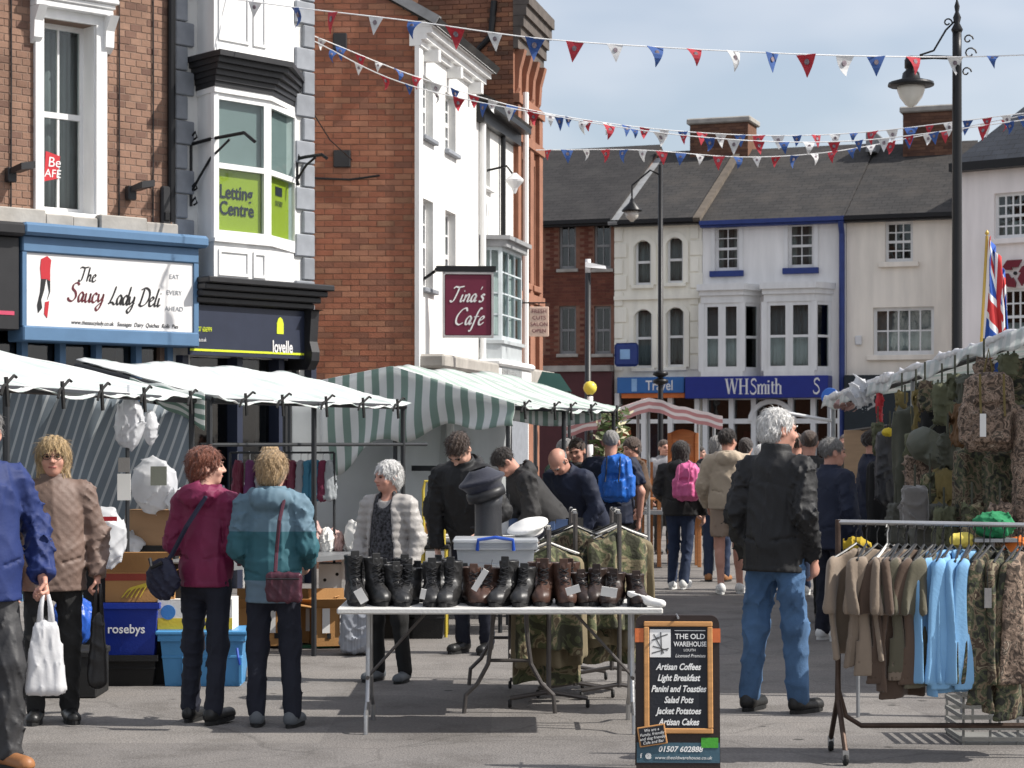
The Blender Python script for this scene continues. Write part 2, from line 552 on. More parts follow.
def spline(pts, sub=6):
    pts = [np.array(p, float) for p in pts]
    if len(pts) < 3: return pts
    P = [2 * pts[0] - pts[1]] + pts + [2 * pts[-1] - pts[-2]]
    out = []
    for i in range(1, len(P) - 2):
        for k in range(sub):
            t = k / sub
            out.append(0.5 * (2 * P[i] + (P[i + 1] - P[i - 1]) * t + (2 * P[i - 1] - 5 * P[i] + 4 * P[i + 1] - P[i + 2]) * t * t + (3 * P[i] - P[i - 1] - 3 * P[i + 1] + P[i + 2]) * t ** 3))
    out.append(pts[-1])
    return out
def ribbon(mb, pts, w, y, ht=0.004, pen=None):
    """brush stroke in the x-z plane with a pen angle giving thick and thin"""
    q = spline(pts)
    n = len(q)
    L, Rr = [], []
    for i in range(n):
        d = q[min(i + 1, n - 1)] - q[max(i - 1, 0)]
        d = d / (np.linalg.norm(d) + 1e-9)
        nn = np.array((-d[1], d[0]))
        ww = w if pen is None else w * (0.32 + 0.68 * abs(d[0] * math.sin(pen) - d[1] * math.cos(pen)))
        if pen is not None and (i == 0 or i == n - 1): ww *= 0.6
        L.append(q[i] + nn * ww / 2); Rr.append(q[i] - nn * ww / 2)
    V = [(p[0], y, p[1]) for p in L] + [(p[0], y, p[1]) for p in Rr] + [(p[0], y + ht, p[1]) for p in L] + [(p[0], y + ht, p[1]) for p in Rr]
    F = []
    for i in range(n - 1):
        F += [(i, n + i, n + i + 1, i + 1), (2 * n + i, i + 2 * n + 1, 3 * n + i + 1, 3 * n + i), (i, i + 1, 2 * n + i + 1, 2 * n + i), (n + i, 3 * n + i, 3 * n + i + 1, n + i + 1)]
    mb.add(V, F)
GLY = {   # hand lettering: (advance, strokes); x-height 0.5, capitals 1
 'T': (.62, [[(.02, .86), (.12, .98), (.35, .95), (.68, 1.02)], [(.38, .97), (.33, .5), (.24, .08), (.1, .0), (.03, .1)]]),
 'h': (.42, [[(.14, 1.0), (.1, .5), (.05, 0)], [(.06, .2), (.2, .47), (.3, .4), (.27, .1), (.38, .04)]]),
 'e': (.36, [[(.04, .24), (.2, .32), (.27, .44), (.17, .5), (.05, .3), (.08, .04), (.22, .02), (.34, .16)]]),
 'S': (.6, [[(.56, .88), (.42, 1.0), (.22, .9), (.2, .68), (.4, .5), (.46, .24), (.3, .02), (.08, .06), (.02, .2)]]),
 'a': (.42, [[(.3, .44), (.16, .5), (.04, .28), (.08, .03), (.2, .06), (.32, .44), (.29, .1), (.34, .02), (.42, .12)]]),
 'u': (.42, [[(.05, .48), (.04, .12), (.12, .0), (.28, .18), (.32, .48)], [(.32, .48), (.3, .08), (.35, .01), (.42, .1)]]),
 'c': (.34, [[(.28, .4), (.18, .5), (.05, .32), (.06, .06), (.18, .0), (.32, .14)]]),
 'y': (.42, [[(.05, .48), (.06, .16), (.14, .06), (.3, .3), (.34, .48)], [(.35, .48), (.28, -.1), (.12, -.42), (.0, -.3), (.14, -.1), (.4, .12)]]),
 'L': (.56, [[(.34, .98), (.24, .5), (.1, .08), (.02, .02)], [(.06, .04), (.24, .1), (.4, .0), (.54, .12)]]),
 'd': (.44, [[(.3, .44), (.16, .5), (.04, .26), (.1, .02), (.22, .08), (.32, .4)], [(.4, 1.0), (.32, .4), (.3, .08), (.36, .01), (.44, .12)]]),
 'D': (.72, [[(.24, .92), (.18, .5), (.1, .02)], [(.04, .86), (.3, .98), (.56, .84), (.62, .48), (.46, .12), (.2, -.02), (.02, .1)]]),
 'l': (.24, [[(.2, 1.0), (.12, .5), (.08, .1), (.14, .01), (.24, .1)]]),
 'i': (.24, [[(.1, .48), (.07, .1), (.13, .01), (.24, .12)], [(.14, .68), (.16, .74)]]),
 'n': (.44, [[(.07, .48), (.06, .2), (.03, 0)], [(.05, .2), (.2, .48), (.3, .42), (.28, .08), (.34, .01), (.44, .12)]]),
 's': (.34, [[(.26, .42), (.16, .5), (.08, .38), (.22, .22), (.22, .06), (.1, .0), (.0, .08)]]),
 "'": (.16, [[(.12, 1.0), (.06, .8)]]),
 'C': (.62, [[(.56, .8), (.46, .98), (.24, .88), (.06, .5), (.1, .14), (.3, .0), (.52, .12)]]),
 'f': (.36, [[(.36, .92), (.28, 1.0), (.18, .7), (.12, .1), (.06, -.34), (-.06, -.36)], [(.02, .46), (.32, .5)]]),
 ' ': (.3, []),
}
def brush(s, size, x, z, y, w, m, parent, slant=0.12, name='lettering', sp=1.0, pen=R(35)):
    mb = MB(); cx = 0
    for ch in s:
        adv, st = GLY[ch]
        for k in st:
            ribbon(mb, [(x + (cx + px + slant * pz) * size, z + pz * size) for px, pz in k], w, y, pen=pen)
        cx += adv * sp
    return mb.build(name, m, parent), cx * size

# ------------------------------------------------------------------ material set
M_white = mat('white_paint', (0.74, 0.74, 0.73), 0.6, var=0.09, vs=3, bump=0.05, aniso=(2, 2, 0.5), detail=8)
M_render = mat('white_render', (0.72, 0.715, 0.69), 0.85, var=0.16, vs=1.6, bump=0.25, bs=45, aniso=(2.5, 2.5, 0.45), detail=8)
M_cream = mat('cream_render', (0.82, 0.79, 0.69), 0.88, var=0.16, vs=1.5, bump=0.2, bs=40, aniso=(2.2, 2.2, 0.4), detail=9)
M_cream2 = mat('pale_cream_render', (0.82, 0.76, 0.67), 0.88, var=0.15, vs=1.4, bump=0.2, bs=40, aniso=(2.2, 2.2, 0.4), detail=9)
M_greyrend = mat('grey_render', (0.79, 0.78, 0.76), 0.88, var=0.15, vs=1.4, bump=0.2, bs=40, aniso=(2.2, 2.2, 0.4), detail=9)
M_pinkrend = mat('pinkish_render', (0.84, 0.78, 0.75), 0.88, var=0.13, vs=1.4, bump=0.2, bs=40, aniso=(2.2, 2.2, 0.4), detail=9)
M_quoin = mat('grey_quoin_paint', (0.23, 0.245, 0.27), 0.75, var=0.16, vs=8, rv=0.12)
M_black = mat('black_paint', (0.018, 0.018, 0.02), 0.45, var=0.2, bump=0.05)
M_iron = mat('black_iron', (0.012, 0.012, 0.013), 0.4, bump=0.08, bs=90, metal=0.3)
M_navyp = mat('navy_fascia_paint', (0.022, 0.028, 0.05), 0.4, var=0.12, bump=0.02)
M_bluep = mat('blue_shopfront_paint', (0.085, 0.17, 0.29), 0.5, var=0.1, vs=4, bump=0.05)
M_whsb = mat('deep_blue_fascia', (0.015, 0.03, 0.22), 0.4, var=0.05, bump=0)
M_trav = mat('mid_blue_fascia', (0.03, 0.13, 0.36), 0.45, var=0.05, bump=0)
M_blueg = mat('blue_gutter_paint', (0.022, 0.045, 0.19), 0.5, bump=0)
M_orange = mat('orange_strip', (0.55, 0.14, 0.03), 0.5, bump=0)
M_sign = mat('white_sign_board', (0.72, 0.71, 0.70), 0.5, var=0.03, bump=0)
M_burg = mat('burgundy_sign_paint', (0.13, 0.012, 0.035), 0.45, var=0.06, bump=0)
M_lime = mat('lime_panel', (0.60, 0.68, 0.03), 0.5, var=0.03, bump=0)
M_red = mat('red_print', (0.45, 0.02, 0.03), 0.5, var=0.05, bump=0)
M_ink = mat('dark_ink', (0.012, 0.012, 0.014), 0.6, bump=0)
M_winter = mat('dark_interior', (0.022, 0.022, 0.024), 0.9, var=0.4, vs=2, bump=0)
M_curt = mat('pale_curtain', (0.62, 0.62, 0.60), 0.9, var=0.2, vs=3, aniso=(6, 1, 0.3), bump=0.3, bs=12)
M_blind = mat('white_blind', (0.82, 0.82, 0.80), 0.8, var=0.05, bump=0)
M_greenpane = mat('grey_green_blind', (0.36, 0.40, 0.39), 0.8, var=0.05, bump=0)
M_glass = glass_mat('window_glass')
M_glass2 = glass_mat('dull_window_glass', (0.45, 0.48, 0.5), 0.07)
M_slate = slate_mat('weathered_slate', (0.026, 0.024, 0.023), (0.052, 0.045, 0.039))
M_slate2 = slate_mat('blue_slate', (0.026, 0.031, 0.042), (0.04, 0.046, 0.058))
M_tile = slate_mat('dark_tile_roof', (0.017, 0.015, 0.015), (0.035, 0.032, 0.03))
M_lead = mat('lead_flashing', (0.25, 0.255, 0.26), 0.6, var=0.2, vs=6)
M_mortar = mat('mortar', (0.22, 0.15, 0.115), 0.95, var=0.2, vs=6, bump=0.4)
M_mortar2 = mat('red_mortar', (0.19, 0.095, 0.065), 0.95, var=0.25, vs=6, bump=0.4)
M_brk1 = brick_mat('brown_brick', [(0.21, 0.125, 0.09), (0.27, 0.165, 0.118), (0.235, 0.14, 0.10), (0.29, 0.18, 0.13), (0.15, 0.088, 0.068), (0.25, 0.15, 0.108), (0.275, 0.17, 0.122)])
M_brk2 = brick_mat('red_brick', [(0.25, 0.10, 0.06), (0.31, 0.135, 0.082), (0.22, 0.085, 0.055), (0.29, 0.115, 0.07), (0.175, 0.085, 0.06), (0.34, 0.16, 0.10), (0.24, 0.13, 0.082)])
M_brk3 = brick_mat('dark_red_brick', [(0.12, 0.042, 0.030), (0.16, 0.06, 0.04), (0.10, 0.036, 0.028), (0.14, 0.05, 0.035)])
M_brkch = brick_mat('chimney_brick', [(0.13, 0.07, 0.048), (0.18, 0.095, 0.062), (0.10, 0.055, 0.042), (0.15, 0.08, 0.055)])
M_terra = mat('orange_terracotta', (0.27, 0.125, 0.078), 0.85, var=0.2, vs=4, bump=0.4, bs=25)
M_stone = mat('weathered_stone', (0.34, 0.32, 0.29), 0.9, var=0.25, vs=4, bump=0.4, bs=20)
M_metalw = mat('white_metal', (0.7, 0.7, 0.7), 0.45, var=0.05, bump=0)
M_globe = mat('amber_globe', (0.75, 0.62, 0.08), 0.35, var=0.03, bump=0)
M_lampg = mat('frosted_lamp_glass', (0.55, 0.52, 0.47), 0.2, var=0.1, bump=0)
M_maroonp = mat('maroon_shopfront', (0.07, 0.016, 0.02), 0.5, bump=0)
M_gold = mat('brass_rail', (0.55, 0.36, 0.08), 0.35, metal=0.5, bump=0)

# ------------------------------------------------------------------ ground
def ground_mat():
    m, n, l, b = newmat('asphalt')
    tc = n.new('ShaderNodeTexCoord')
    n1 = n.new('ShaderNodeTexNoise'); n1.inputs['Scale'].default_value = 0.45; n1.inputs['Detail'].default_value = 8; n1.inputs['Roughness'].default_value = 0.65
    n2 = n.new('ShaderNodeTexNoise'); n2.inputs['Scale'].default_value = 55; n2.inputs['Detail'].default_value = 4
    n3 = n.new('ShaderNodeTexVoronoi'); n3.inputs['Scale'].default_value = 90
    for k in (n1, n2, n3): l.new(tc.outputs['Object'], k.inputs['Vector'])
    r1 = ramp(n, [(0.3, (0.17, 0.158, 0.147)), (0.55, (0.195, 0.182, 0.171)), (0.75, (0.22, 0.206, 0.194))], 'LINEAR')
    l.new(n1.outputs['Fac'], r1.inputs[0])
    mr = n.new('ShaderNodeMapRange'); mr.inputs['From Min'].default_value = 0.3; mr.inputs['From Max'].default_value = 0.7
    mr.inputs['To Min'].default_value = 0.8; mr.inputs['To Max'].default_value = 1.2
    l.new(n2.outputs['Fac'], mr.inputs['Value'])
    vm = n.new('ShaderNodeVectorMath'); vm.operation = 'SCALE'
    l.new(r1.outputs[0], vm.inputs[0]); l.new(mr.outputs[0], vm.inputs['Scale'])
    # dark gum spots and oil marks with a shape of their own
    n4 = n.new('ShaderNodeTexVoronoi'); n4.inputs['Scale'].default_value = 2.1
    l.new(tc.outputs['Object'], n4.inputs['Vector'])
    r4 = ramp(n, [(0.0, (1, 1, 1)), (0.05, (1, 1, 1)), (0.075, (0, 0, 0))], 'LINEAR')
    l.new(n4.outputs['Distance'], r4.inputs[0])
    mx = n.new('ShaderNodeMix'); mx.data_type = 'RGBA'
    l.new(r4.outputs[0], mx.inputs[0]); l.new(vm.outputs[0], mx.inputs[6]); mx.inputs[7].default_value = (0.07, 0.066, 0.062, 1)
    dist = n.new('ShaderNodeTexNoise'); dist.inputs['Scale'].default_value = 1.1; dist.inputs['Detail'].default_value = 5
    l.new(tc.outputs['Object'], dist.inputs['Vector'])
    wv = n.new('ShaderNodeVectorMath'); wv.operation = 'MULTIPLY_ADD'; wv.inputs[1].default_value = (0.9, 0.9, 0)
    l.new(dist.outputs['Color'], wv.inputs[0]); l.new(tc.outputs['Object'], wv.inputs[2])
    vc = n.new('ShaderNodeTexVoronoi'); vc.feature = 'DISTANCE_TO_EDGE'; vc.inputs['Scale'].default_value = 0.42
    l.new(wv.outputs[0], vc.inputs['Vector'])
    rc = ramp(n, [(0.0, (0.78, 0.78, 0.78)), (0.003, (0.85, 0.85, 0.85)), (0.007, (1, 1, 1))], 'LINEAR'); l.new(vc.outputs['Distance'], rc.inputs[0])
    vp = n.new('ShaderNodeTexVoronoi'); vp.distance = 'CHEBYCHEV'; vp.inputs['Scale'].default_value = 0.33
    l.new(tc.outputs['Object'], vp.inputs['Vector'])
    sx_ = n.new('ShaderNodeSeparateColor'); l.new(vp.outputs['Color'], sx_.inputs[0])
    rp2 = ramp(n, [(0.0, (0.86, 0.86, 0.87)), (0.25, (1, 1, 1)), (0.8, (1.0, 1.0, 1.0)), (0.9, (1.1, 1.09, 1.07))], 'CONSTANT'); l.new(sx_.outputs[0], rp2.inputs[0])
    st = n.new('ShaderNodeTexNoise'); st.inputs['Scale'].default_value = 1.7; st.inputs['Detail'].default_value = 10; st.inputs['Roughness'].default_value = 0.72
    l.new(tc.outputs['Object'], st.inputs['Vector'])
    rs = ramp(n, [(0.36, (0.74, 0.73, 0.72)), (0.5, (1, 1, 1)), (0.66, (1.12, 1.11, 1.1))], 'LINEAR'); l.new(st.outputs['Fac'], rs.inputs[0])
    cur = mx.outputs[2]
    for q in (rc, rp2, rs):
        mm = n.new('ShaderNodeVectorMath'); mm.operation = 'MULTIPLY'
        l.new(cur, mm.inputs[0]); l.new(q.outputs[0], mm.inputs[1]); cur = mm.outputs[0]
    l.new(cur, b.inputs['Base Color'])
    b.inputs['Roughness'].default_value = 0.92
    b.inputs['Specular IOR Level'].default_value = 0.25
    bp = n.new('ShaderNodeBump'); bp.inputs['Strength'].default_value = 0.4; bp.inputs['Distance'].default_value = 0.01
    l.new(n3.outputs['Distance'], bp.inputs['Height']); l.new(bp.outputs[0], b.inputs['Normal'])
    return m
M_asph = ground_mat()
g = MB(); g.add([(-900, -60, 0), (900, -60, 0), (900, 1500, 0), (-900, 1500, 0)], [(0, 1, 2, 3)])
tag(g.build('ground', M_asph), kind='structure')

# ------------------------------------------------------------------ facades
class Fac:
    def __init__(s, name, label, cat, p0, p1):
        s.p0 = Vector((p0[0], p0[1])); p1 = Vector((p1[0], p1[1]))
        d = p1 - s.p0
        s.L = d.length; s.d = d.normalized(); s.ang = math.atan2(d.y, d.x)
        s.n = Vector((s.d.y, -s.d.x))
        s.root = thing(name, label, cat, (p0[0], p0[1], 0), s.ang)
    def uv(s, px, py, off=0.0):
        r = Vector(((px - 512) / FPX, 1.0))
        t = (s.p0 + s.n * off).dot(s.n) / r.dot(s.n)
        P = r * t
        return (P - s.p0).dot(s.d), CAMH + (HOR - py) / FPX * t
    def world(s, u, y, z):
        P = s.p0 + s.d * u - s.n * y
        return (P.x, P.y, z)
def XY(px, Y): return ((px - 512) / FPX * Y, Y)

def wall_mesh(u0, u1, z0, z1, holes, rev=0.14, thick=None):
    """front sheet with openings and their reveals"""
    us = sorted(set([u0, u1] + [h[0] for h in holes] + [h[1] for h in holes]))
    zs = sorted(set([z0, z1] + [h[2] for h in holes] + [h[3] for h in holes]))
    us = [u for u in us if u0 <= u <= u1]; zs = [z for z in zs if z0 <= z <= z1]
    b = MB()
    for i in range(len(us) - 1):
        for j in range(len(zs) - 1):
            cu, cz = (us[i] + us[i + 1]) / 2, (zs[j] + zs[j + 1]) / 2
            if any(h[0] < cu < h[1] and h[2] < cz < h[3] for h in holes): continue
            b.add([(us[i], 0, zs[j]), (us[i + 1], 0, zs[j]), (us[i + 1], 0, zs[j + 1]), (us[i], 0, zs[j + 1])], [(0, 1, 2, 3)])
    for a, c, e, f in holes:
        b.add([(a, 0, e), (a, rev, e), (a, rev, f), (a, 0, f)], [(0, 3, 2, 1)])
        b.add([(c, 0, e), (c, rev, e), (c, rev, f), (c, 0, f)], [(0, 1, 2, 3)])
        b.add([(a, 0, f), (c, 0, f), (c, rev, f), (a, rev, f)], [(0, 1, 2, 3)])
        b.add([(a, 0, e), (c, 0, e), (c, rev, e), (a, rev, e)], [(3, 2, 1, 0)])
    return b
def shell(b, u0, u1, z0, z1, dep, top=True):
    b.add([(u0, 0, z0), (u0, dep, z0), (u0, dep, z1), (u0, 0, z1)], [(0, 3, 2, 1)][:1])
    b.add([(u1, 0, z0), (u1, dep, z0), (u1, dep, z1), (u1, 0, z1)], [(0, 1, 2, 3)])
    b.add([(u0, dep, z0), (u1, dep, z0), (u1, dep, z1), (u0, dep, z1)], [(3, 2, 1, 0)])
    if top: b.add([(u0, 0, z1), (u1, 0, z1), (u1, dep, z1), (u0, dep, z1)], [(0, 1, 2, 3)])
    return b
def window(root, u0, u1, z0, z1, cols=1, rows=1, mf=None, y=0.08, fr=0.05, bar=0.022, sash=True, sill=None, curtain=None, glass=None, mtx=None, room=True, name='window', half=0.5, curtm=None, net=False):
    mf = mf or M_white; glass = glass or M_glass
    b = MB()
    W, H = u1 - u0, z1 - z0
    d = 0.05
    b.box(u0, u0 + fr, y, y + d, z0, z1, mtx); b.box(u1 - fr, u1, y, y + d, z0, z1, mtx)
    b.box(u0 + fr, u1 - fr, y, y + d, z1 - fr, z1, mtx); b.box(u0 + fr, u1 - fr, y, y + d, z0, z0 + fr * 1.3, mtx)
    parts = []
    zm = z0 + H * half
    if sash:
        b.box(u0 + fr, u1 - fr, y - 0.006, y + d - 0.004, zm - 0.03, zm + 0.03, mtx)
        parts = [(z0 + fr * 1.3, zm - 0.03, y + 0.03), (zm + 0.03, z1 - fr, y + 0.02)]
    else:
        parts = [(z0 + fr * 1.3, z1 - fr, y + 0.025)]
    panes = []
    for a, c, yy in parts:
        rr = max(1, rows // len(parts)) if sash else rows
        for i in range(cols):
            ua = u0 + fr + (W - 2 * fr) * i / cols; ub = u0 + fr + (W - 2 * fr) * (i + 1) / cols
            if i: b.box(ua - bar / 2, ua + bar / 2, y + 0.004, y + d - 0.008, a, c, mtx)
            for j in range(rr):
                za = a + (c - a) * j / rr; zb = a + (c - a) * (j + 1) / rr
                if j and i == 0: b.box(u0 + fr, u1 - fr, y + 0.007, y + d - 0.011, za - bar / 2, za + bar / 2, mtx)
                panes.append((ua, ub, za, zb, yy))
    w = b.build(name, mf, root)
    for ua, ub, za, zb, yy in panes:
        MB().box(ua + 0.003, ub - 0.003, yy, yy + 0.006, za + 0.003, zb - 0.003, mtx).build('pane', glass, w)
    if sill:
        MB().bevbox(u0 - sill[0], u1 + sill[0], -sill[1], y, z0 - sill[2], z0 + 0.002, 0.01, mtx).build('sill', sill[3] if len(sill) > 3 else mf, w)
    if curtain:
        n = 24
        for (ca, cb, za, zb) in curtain:
            def fn(u, v, ca=ca, cb=cb, za=za, zb=zb):
                p = Vector((u0 + W * (ca + (cb - ca) * u), y + 0.14 + 0.015 * math.sin(u * 40 * (cb - ca)), z0 + H * (za + (zb - za) * v)))
                return mtx @ p if mtx is not None else p
            sheet('curtain', fn, n, 2, curtm or M_curt, w, 0.004)
    if net:
        def fnn(u, v):
            p = Vector((u0 + W * u, y + 0.2 + 0.012 * math.sin(u * 60), z0 + H * v))
            return mtx @ p if mtx is not None else p
        sheet('net_curtain', fnn, 30, 2, mat('sheer_grey_net', (0.24, 0.25, 0.26), 0.9, var=0.35, vs=2, aniso=(5, 1, 0.3)), w, 0.003)
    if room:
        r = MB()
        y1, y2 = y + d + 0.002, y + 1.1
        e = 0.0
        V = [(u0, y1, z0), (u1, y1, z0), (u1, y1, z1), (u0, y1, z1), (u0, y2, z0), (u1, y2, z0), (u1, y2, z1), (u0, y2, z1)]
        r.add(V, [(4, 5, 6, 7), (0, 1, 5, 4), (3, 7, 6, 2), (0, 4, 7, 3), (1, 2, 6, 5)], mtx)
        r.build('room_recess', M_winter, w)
    return w
def seg_mtx(a, b):
    """local x from plan point a towards b, y inwards"""
    d = Vector((b[0] - a[0], b[1] - a[1], 0)); L = d.length; d.normalize()
    inn = Vector((-d.y, d.x, 0))
    m = Matrix(((d.x, inn.x, 0, a[0]), (d.y, inn.y, 0, a[1]), (0, 0, 1, 0), (0, 0, 0, 1)))
    return m, L
def roof_sheet(name, pts, m, root, th=0.12, uvs=None):
    """thick roof plane from 4 corners: eave left, eave right, ridge right, ridge left"""
    p = [Vector(q) for q in pts]
    n = (p[1] - p[0]).cross(p[3] - p[0]).normalized()
    V = [tuple(q) for q in p] + [tuple(q - n * th) for q in p]
    F = [(0, 1, 2, 3), (7, 6, 5, 4), (0, 4, 5, 1), (1, 5, 6, 2), (2, 6, 7, 3), (3, 7, 4, 0)]
    ex = (p[1] - p[0]).normalized(); ey = n.cross(ex)
    uv = [((q - p[0]).dot(ex), (q - p[0]).dot(ey)) for q in p] * 2
    return link(name, mesh(name, V, F, m, False, uv), root)
_brick_me = {}
def bricks(root, u0, u1, z0, z1, holes, m, n_ind=300, score=None, bl=0.215, bh=0.065, j=0.011, y=0.0, part='brick', flem=False, rows_to=None):
    """every brick proud of its mortar; the best-seen ones are objects, the rest one mesh"""
    me = _brick_me.get((m.name, bl, bh))
    if me is None:
        me = mesh('brick', *(lambda b: (b.v, b.f))(MB().bevbox(0, bl, -0.005, 0.01, 0, bh, 0.002)), m)
        _brick_me[(m.name, bl, bh)] = me
    rg = random.Random(len(_brick_me) * 7 + int(u1 * 100))
    items = []
    r = 0; z = z0
    while z + bh < z1:
        u = u0 - (bl + j) / 2 * (r % 2)
        while u < u1:
            a, c = max(u, u0), min(u + bl, u1)
            # keep brick pieces out of the openings
            segs = [(a, c)]
            for h in holes:
                if z + bh > h[2] and z < h[3]:
                    ns = []
                    for s0, s1 in segs:
                        if s1 <= h[0] or s0 >= h[1]: ns.append((s0, s1))
                        else:
                            if s0 < h[0]: ns.append((s0, h[0]))
                            if s1 > h[1]: ns.append((h[1], s1))
                    segs = ns
            for s0, s1 in segs:
                if s1 - s0 > 0.03: items.append((s0, s1, z, rg.uniform(-0.004, 0.004)))
            u += bl + j
        z += bh + j; r += 1
    if score: items.sort(key=lambda t: -score((t[0] + t[1]) / 2, t[2]))
    for s0, s1, z, dy in items[:n_ind]:
        link(part, me, root, (s0, y + dy * 0.5, z), None, ((s1 - s0) / bl, 1, 1))
    if len(items) > n_ind:
        b = MB()
        for s0, s1, z, dy in items[n_ind:]:
            b.box(s0, s1, y - 0.005 + dy * 0.5, y + 0.01, z, z + bh)
        tag(b.build('brickwork', m, root), kind='stuff')

# ---- brown brick building (deli)
fd = Fac('brown_brick_building', 'brown brick building with tall white sash window above a blue shopfront', 'building', XY(-70, 20.45), XY(172, 22.35))
def hole(F, x0, y0, x1, y1):
    a, b = F.uv(x0, y1)[0], F.uv(x1, y1)[0]
    return (a, b, F.uv((x0 + x1) / 2, y1)[1], F.uv((x0 + x1) / 2, y0)[1])
h1 = hole(fd, 42, 22, 94, 213)
z_f = fd.uv(100, 226)[1]                                # top of the shopfront
wm = wall_mesh(0, fd.L, 0, 7.6, [h1, (0.2, fd.L - 0.15, 0.1, z_f - 0.9)], 0.22)
shell(wm, 0, fd.L, 0, 7.6, 7)
wm.build('wall', M_mortar, fd.root)
def vis(F):
    def sc_(u, z):
        X, Y, Z = F.world(u, 0, z)
        px = 512 + X / Y * FPX; py = HOR - (Z - CAMH) / Y * FPX
        return (1 if (-5 < px < 600 and -5 < py < 400) else 0) - 0.001 * abs(py - 150)
    return sc_
bricks(fd.root, 0, fd.L, z_f, 7.6, [(h1[0] - 0.02, h1[1] + 0.02, h1[2], h1[3])], M_brk1, 300, vis(fd), bl=0.125)
w = window(fd.root, h1[0], h1[1], h1[2], h1[3], 2, 2, y=0.2, fr=0.055, sill=(0.05, 0.06, 0.07), half=0.52, curtain=[(0, 1, 0, 0.97)], curtm=mat('net_curtain', (0.2, 0.2, 0.2), 0.9, aniso=(8, 1, 0.2), var=0.45, vs=3, bump=0.2))
# white inner lining of the reveal, architrave and hood
b = MB()
b.box(h1[0] - 0.1, h1[0] - 0.003, -0.05, 0.02, h1[2] - 0.05, h1[3] + 0.1)
b.box(h1[1] + 0.003, h1[1] + 0.13, -0.05, 0.02, h1[2] - 0.05, h1[3] + 0.1)
b.box(h1[0] - 0.003, h1[1] + 0.003, -0.05, 0.02, h1[3] + 0.003, h1[3] + 0.1)
b.box(h1[1] - 0.012, h1[1] + 0.002, -0.02, 0.2, h1[2], h1[3])
b.box(h1[0] - 0.002, h1[0] + 0.012, -0.02, 0.2, h1[2], h1[3])
b.build('architrave', M_white, fd.root)
b = MB()
for k, (e, hh) in enumerate([(0.12, 0.07), (0.15, 0.05), (0.2, 0.05), (0.16, 0.12), (0.24, 0.06)]):
    zz = h1[3] + 0.1 + sum([0.07, 0.05, 0.05, 0.12][:k])
    b.bevbox(h1[0] - 0.08 - e * 0.5, h1[1] + 0.1 + e * 0.5, -0.05 - e * 0.7, 0.03, zz, zz + hh, 0.01)
for x in (h1[0] - 0.09, h1[1] + 0.14):
    b.prism_x([(-0.02, h1[3] - 0.28), (-0.09, h1[3] - 0.22), (-0.1, h1[3] - 0.05), (-0.2, h1[3] + 0.1), (0.01, h1[3] + 0.1), (0.01, h1[3] - 0.28)], x - 0.05, x + 0.05)
b.build('window_hood', M_white, fd.root)
ud, zd = fd.uv(62, 165); m_ = 0.13
b = MB().prism([(ud - 0.1, zd - 0.16), (ud + 0.06, zd - 0.12), (ud + 0.09, zd + 0.12), (ud - 0.08, zd + 0.16)], 0.195, 0.199)
b.build('window_poster', M_red, w)
text('Be', 0.15, M_sign, w, ud - 0.06, 0.192, zd + 0.0, shear=0.1, ext=0.001, name='poster_lettering')
text('AFE', 0.12, M_sign, w, ud - 0.1, 0.192, zd - 0.11, shear=0.1, ext=0.001, name='poster_lettering')
# thin wall cables
for px in (118, 152, 10):
    u = fd.uv(px, 100)[0]
    MB().tube([(u, -0.02, z_f + 0.05), (u + 0.004, -0.02, 5.5), (u, -0.02, 7.5)], 0.008, 6).build('wall_cable', M_black, fd.root)
u = fd.uv(169, 100)[0]
MB().tube([(u, -0.05, z_f + 0.1), (u, -0.05, 7.5)], 0.045, 10).build('downpipe', M_iron, fd.root)
# stone ledge over the shopfront
b = MB(); rg = random.Random(4); x = 0
while x < fd.L:
    e = min(x + rg.uniform(0.25, 0.6), fd.L); b.bevbox(x + 0.004, e, -0.12 - rg.uniform(0, 0.05), 0.02, z_f - 0.06, z_f + rg.uniform(0.05, 0.12), 0.012); x = e
b.build('stone_ledge', M_stone, fd.root)
for px, py in ((128, 193), (8, 175)):
    u, z = fd.uv(px, py)
    t = thing('floodlight', 'small black floodlight on the brown brick wall ' + ('right of the sash window' if px > 60 else 'at the left edge of the photo'), 'floodlight', fd.world(u, 0, z), fd.ang, 'wall floodlights')
    MB().bevbox(-0.05, 0.05, -0.1, -0.013, -0.08, 0.07, 0.01).build('bracket', M_black, t)
    MB().add([(-0.03, -0.1, 0.0), (0.09, -0.1, 0.02), (0.09, -0.1, 0.08), (-0.03, -0.1, 0.06), (0.0, -0.28, 0.03), (0.16, -0.28, 0.06), (0.16, -0.28, 0.13), (0.0, -0.28, 0.10)], [(3, 2, 1, 0), (4, 5, 6, 7), (0, 1, 5, 4), (1, 2, 6, 5), (2, 3, 7, 6), (3, 0, 4, 7)]).build('lamp_head', M_black, t)
u, z = fd.uv(163, 205)
t = thing('alarm_box', 'slim black box on the brown brick wall beside the downpipe', 'alarm box', fd.world(u, 0, z), fd.ang)
MB().bevbox(-0.06, 0.06, -0.08, -0.013, -0.25, 0.2, 0.02).build('casing', M_black, t)
MB().bevbox(-0.035, 0.035, -0.095, -0.078, -0.18, -0.08, 0.01).build('cover', M_iron, t)
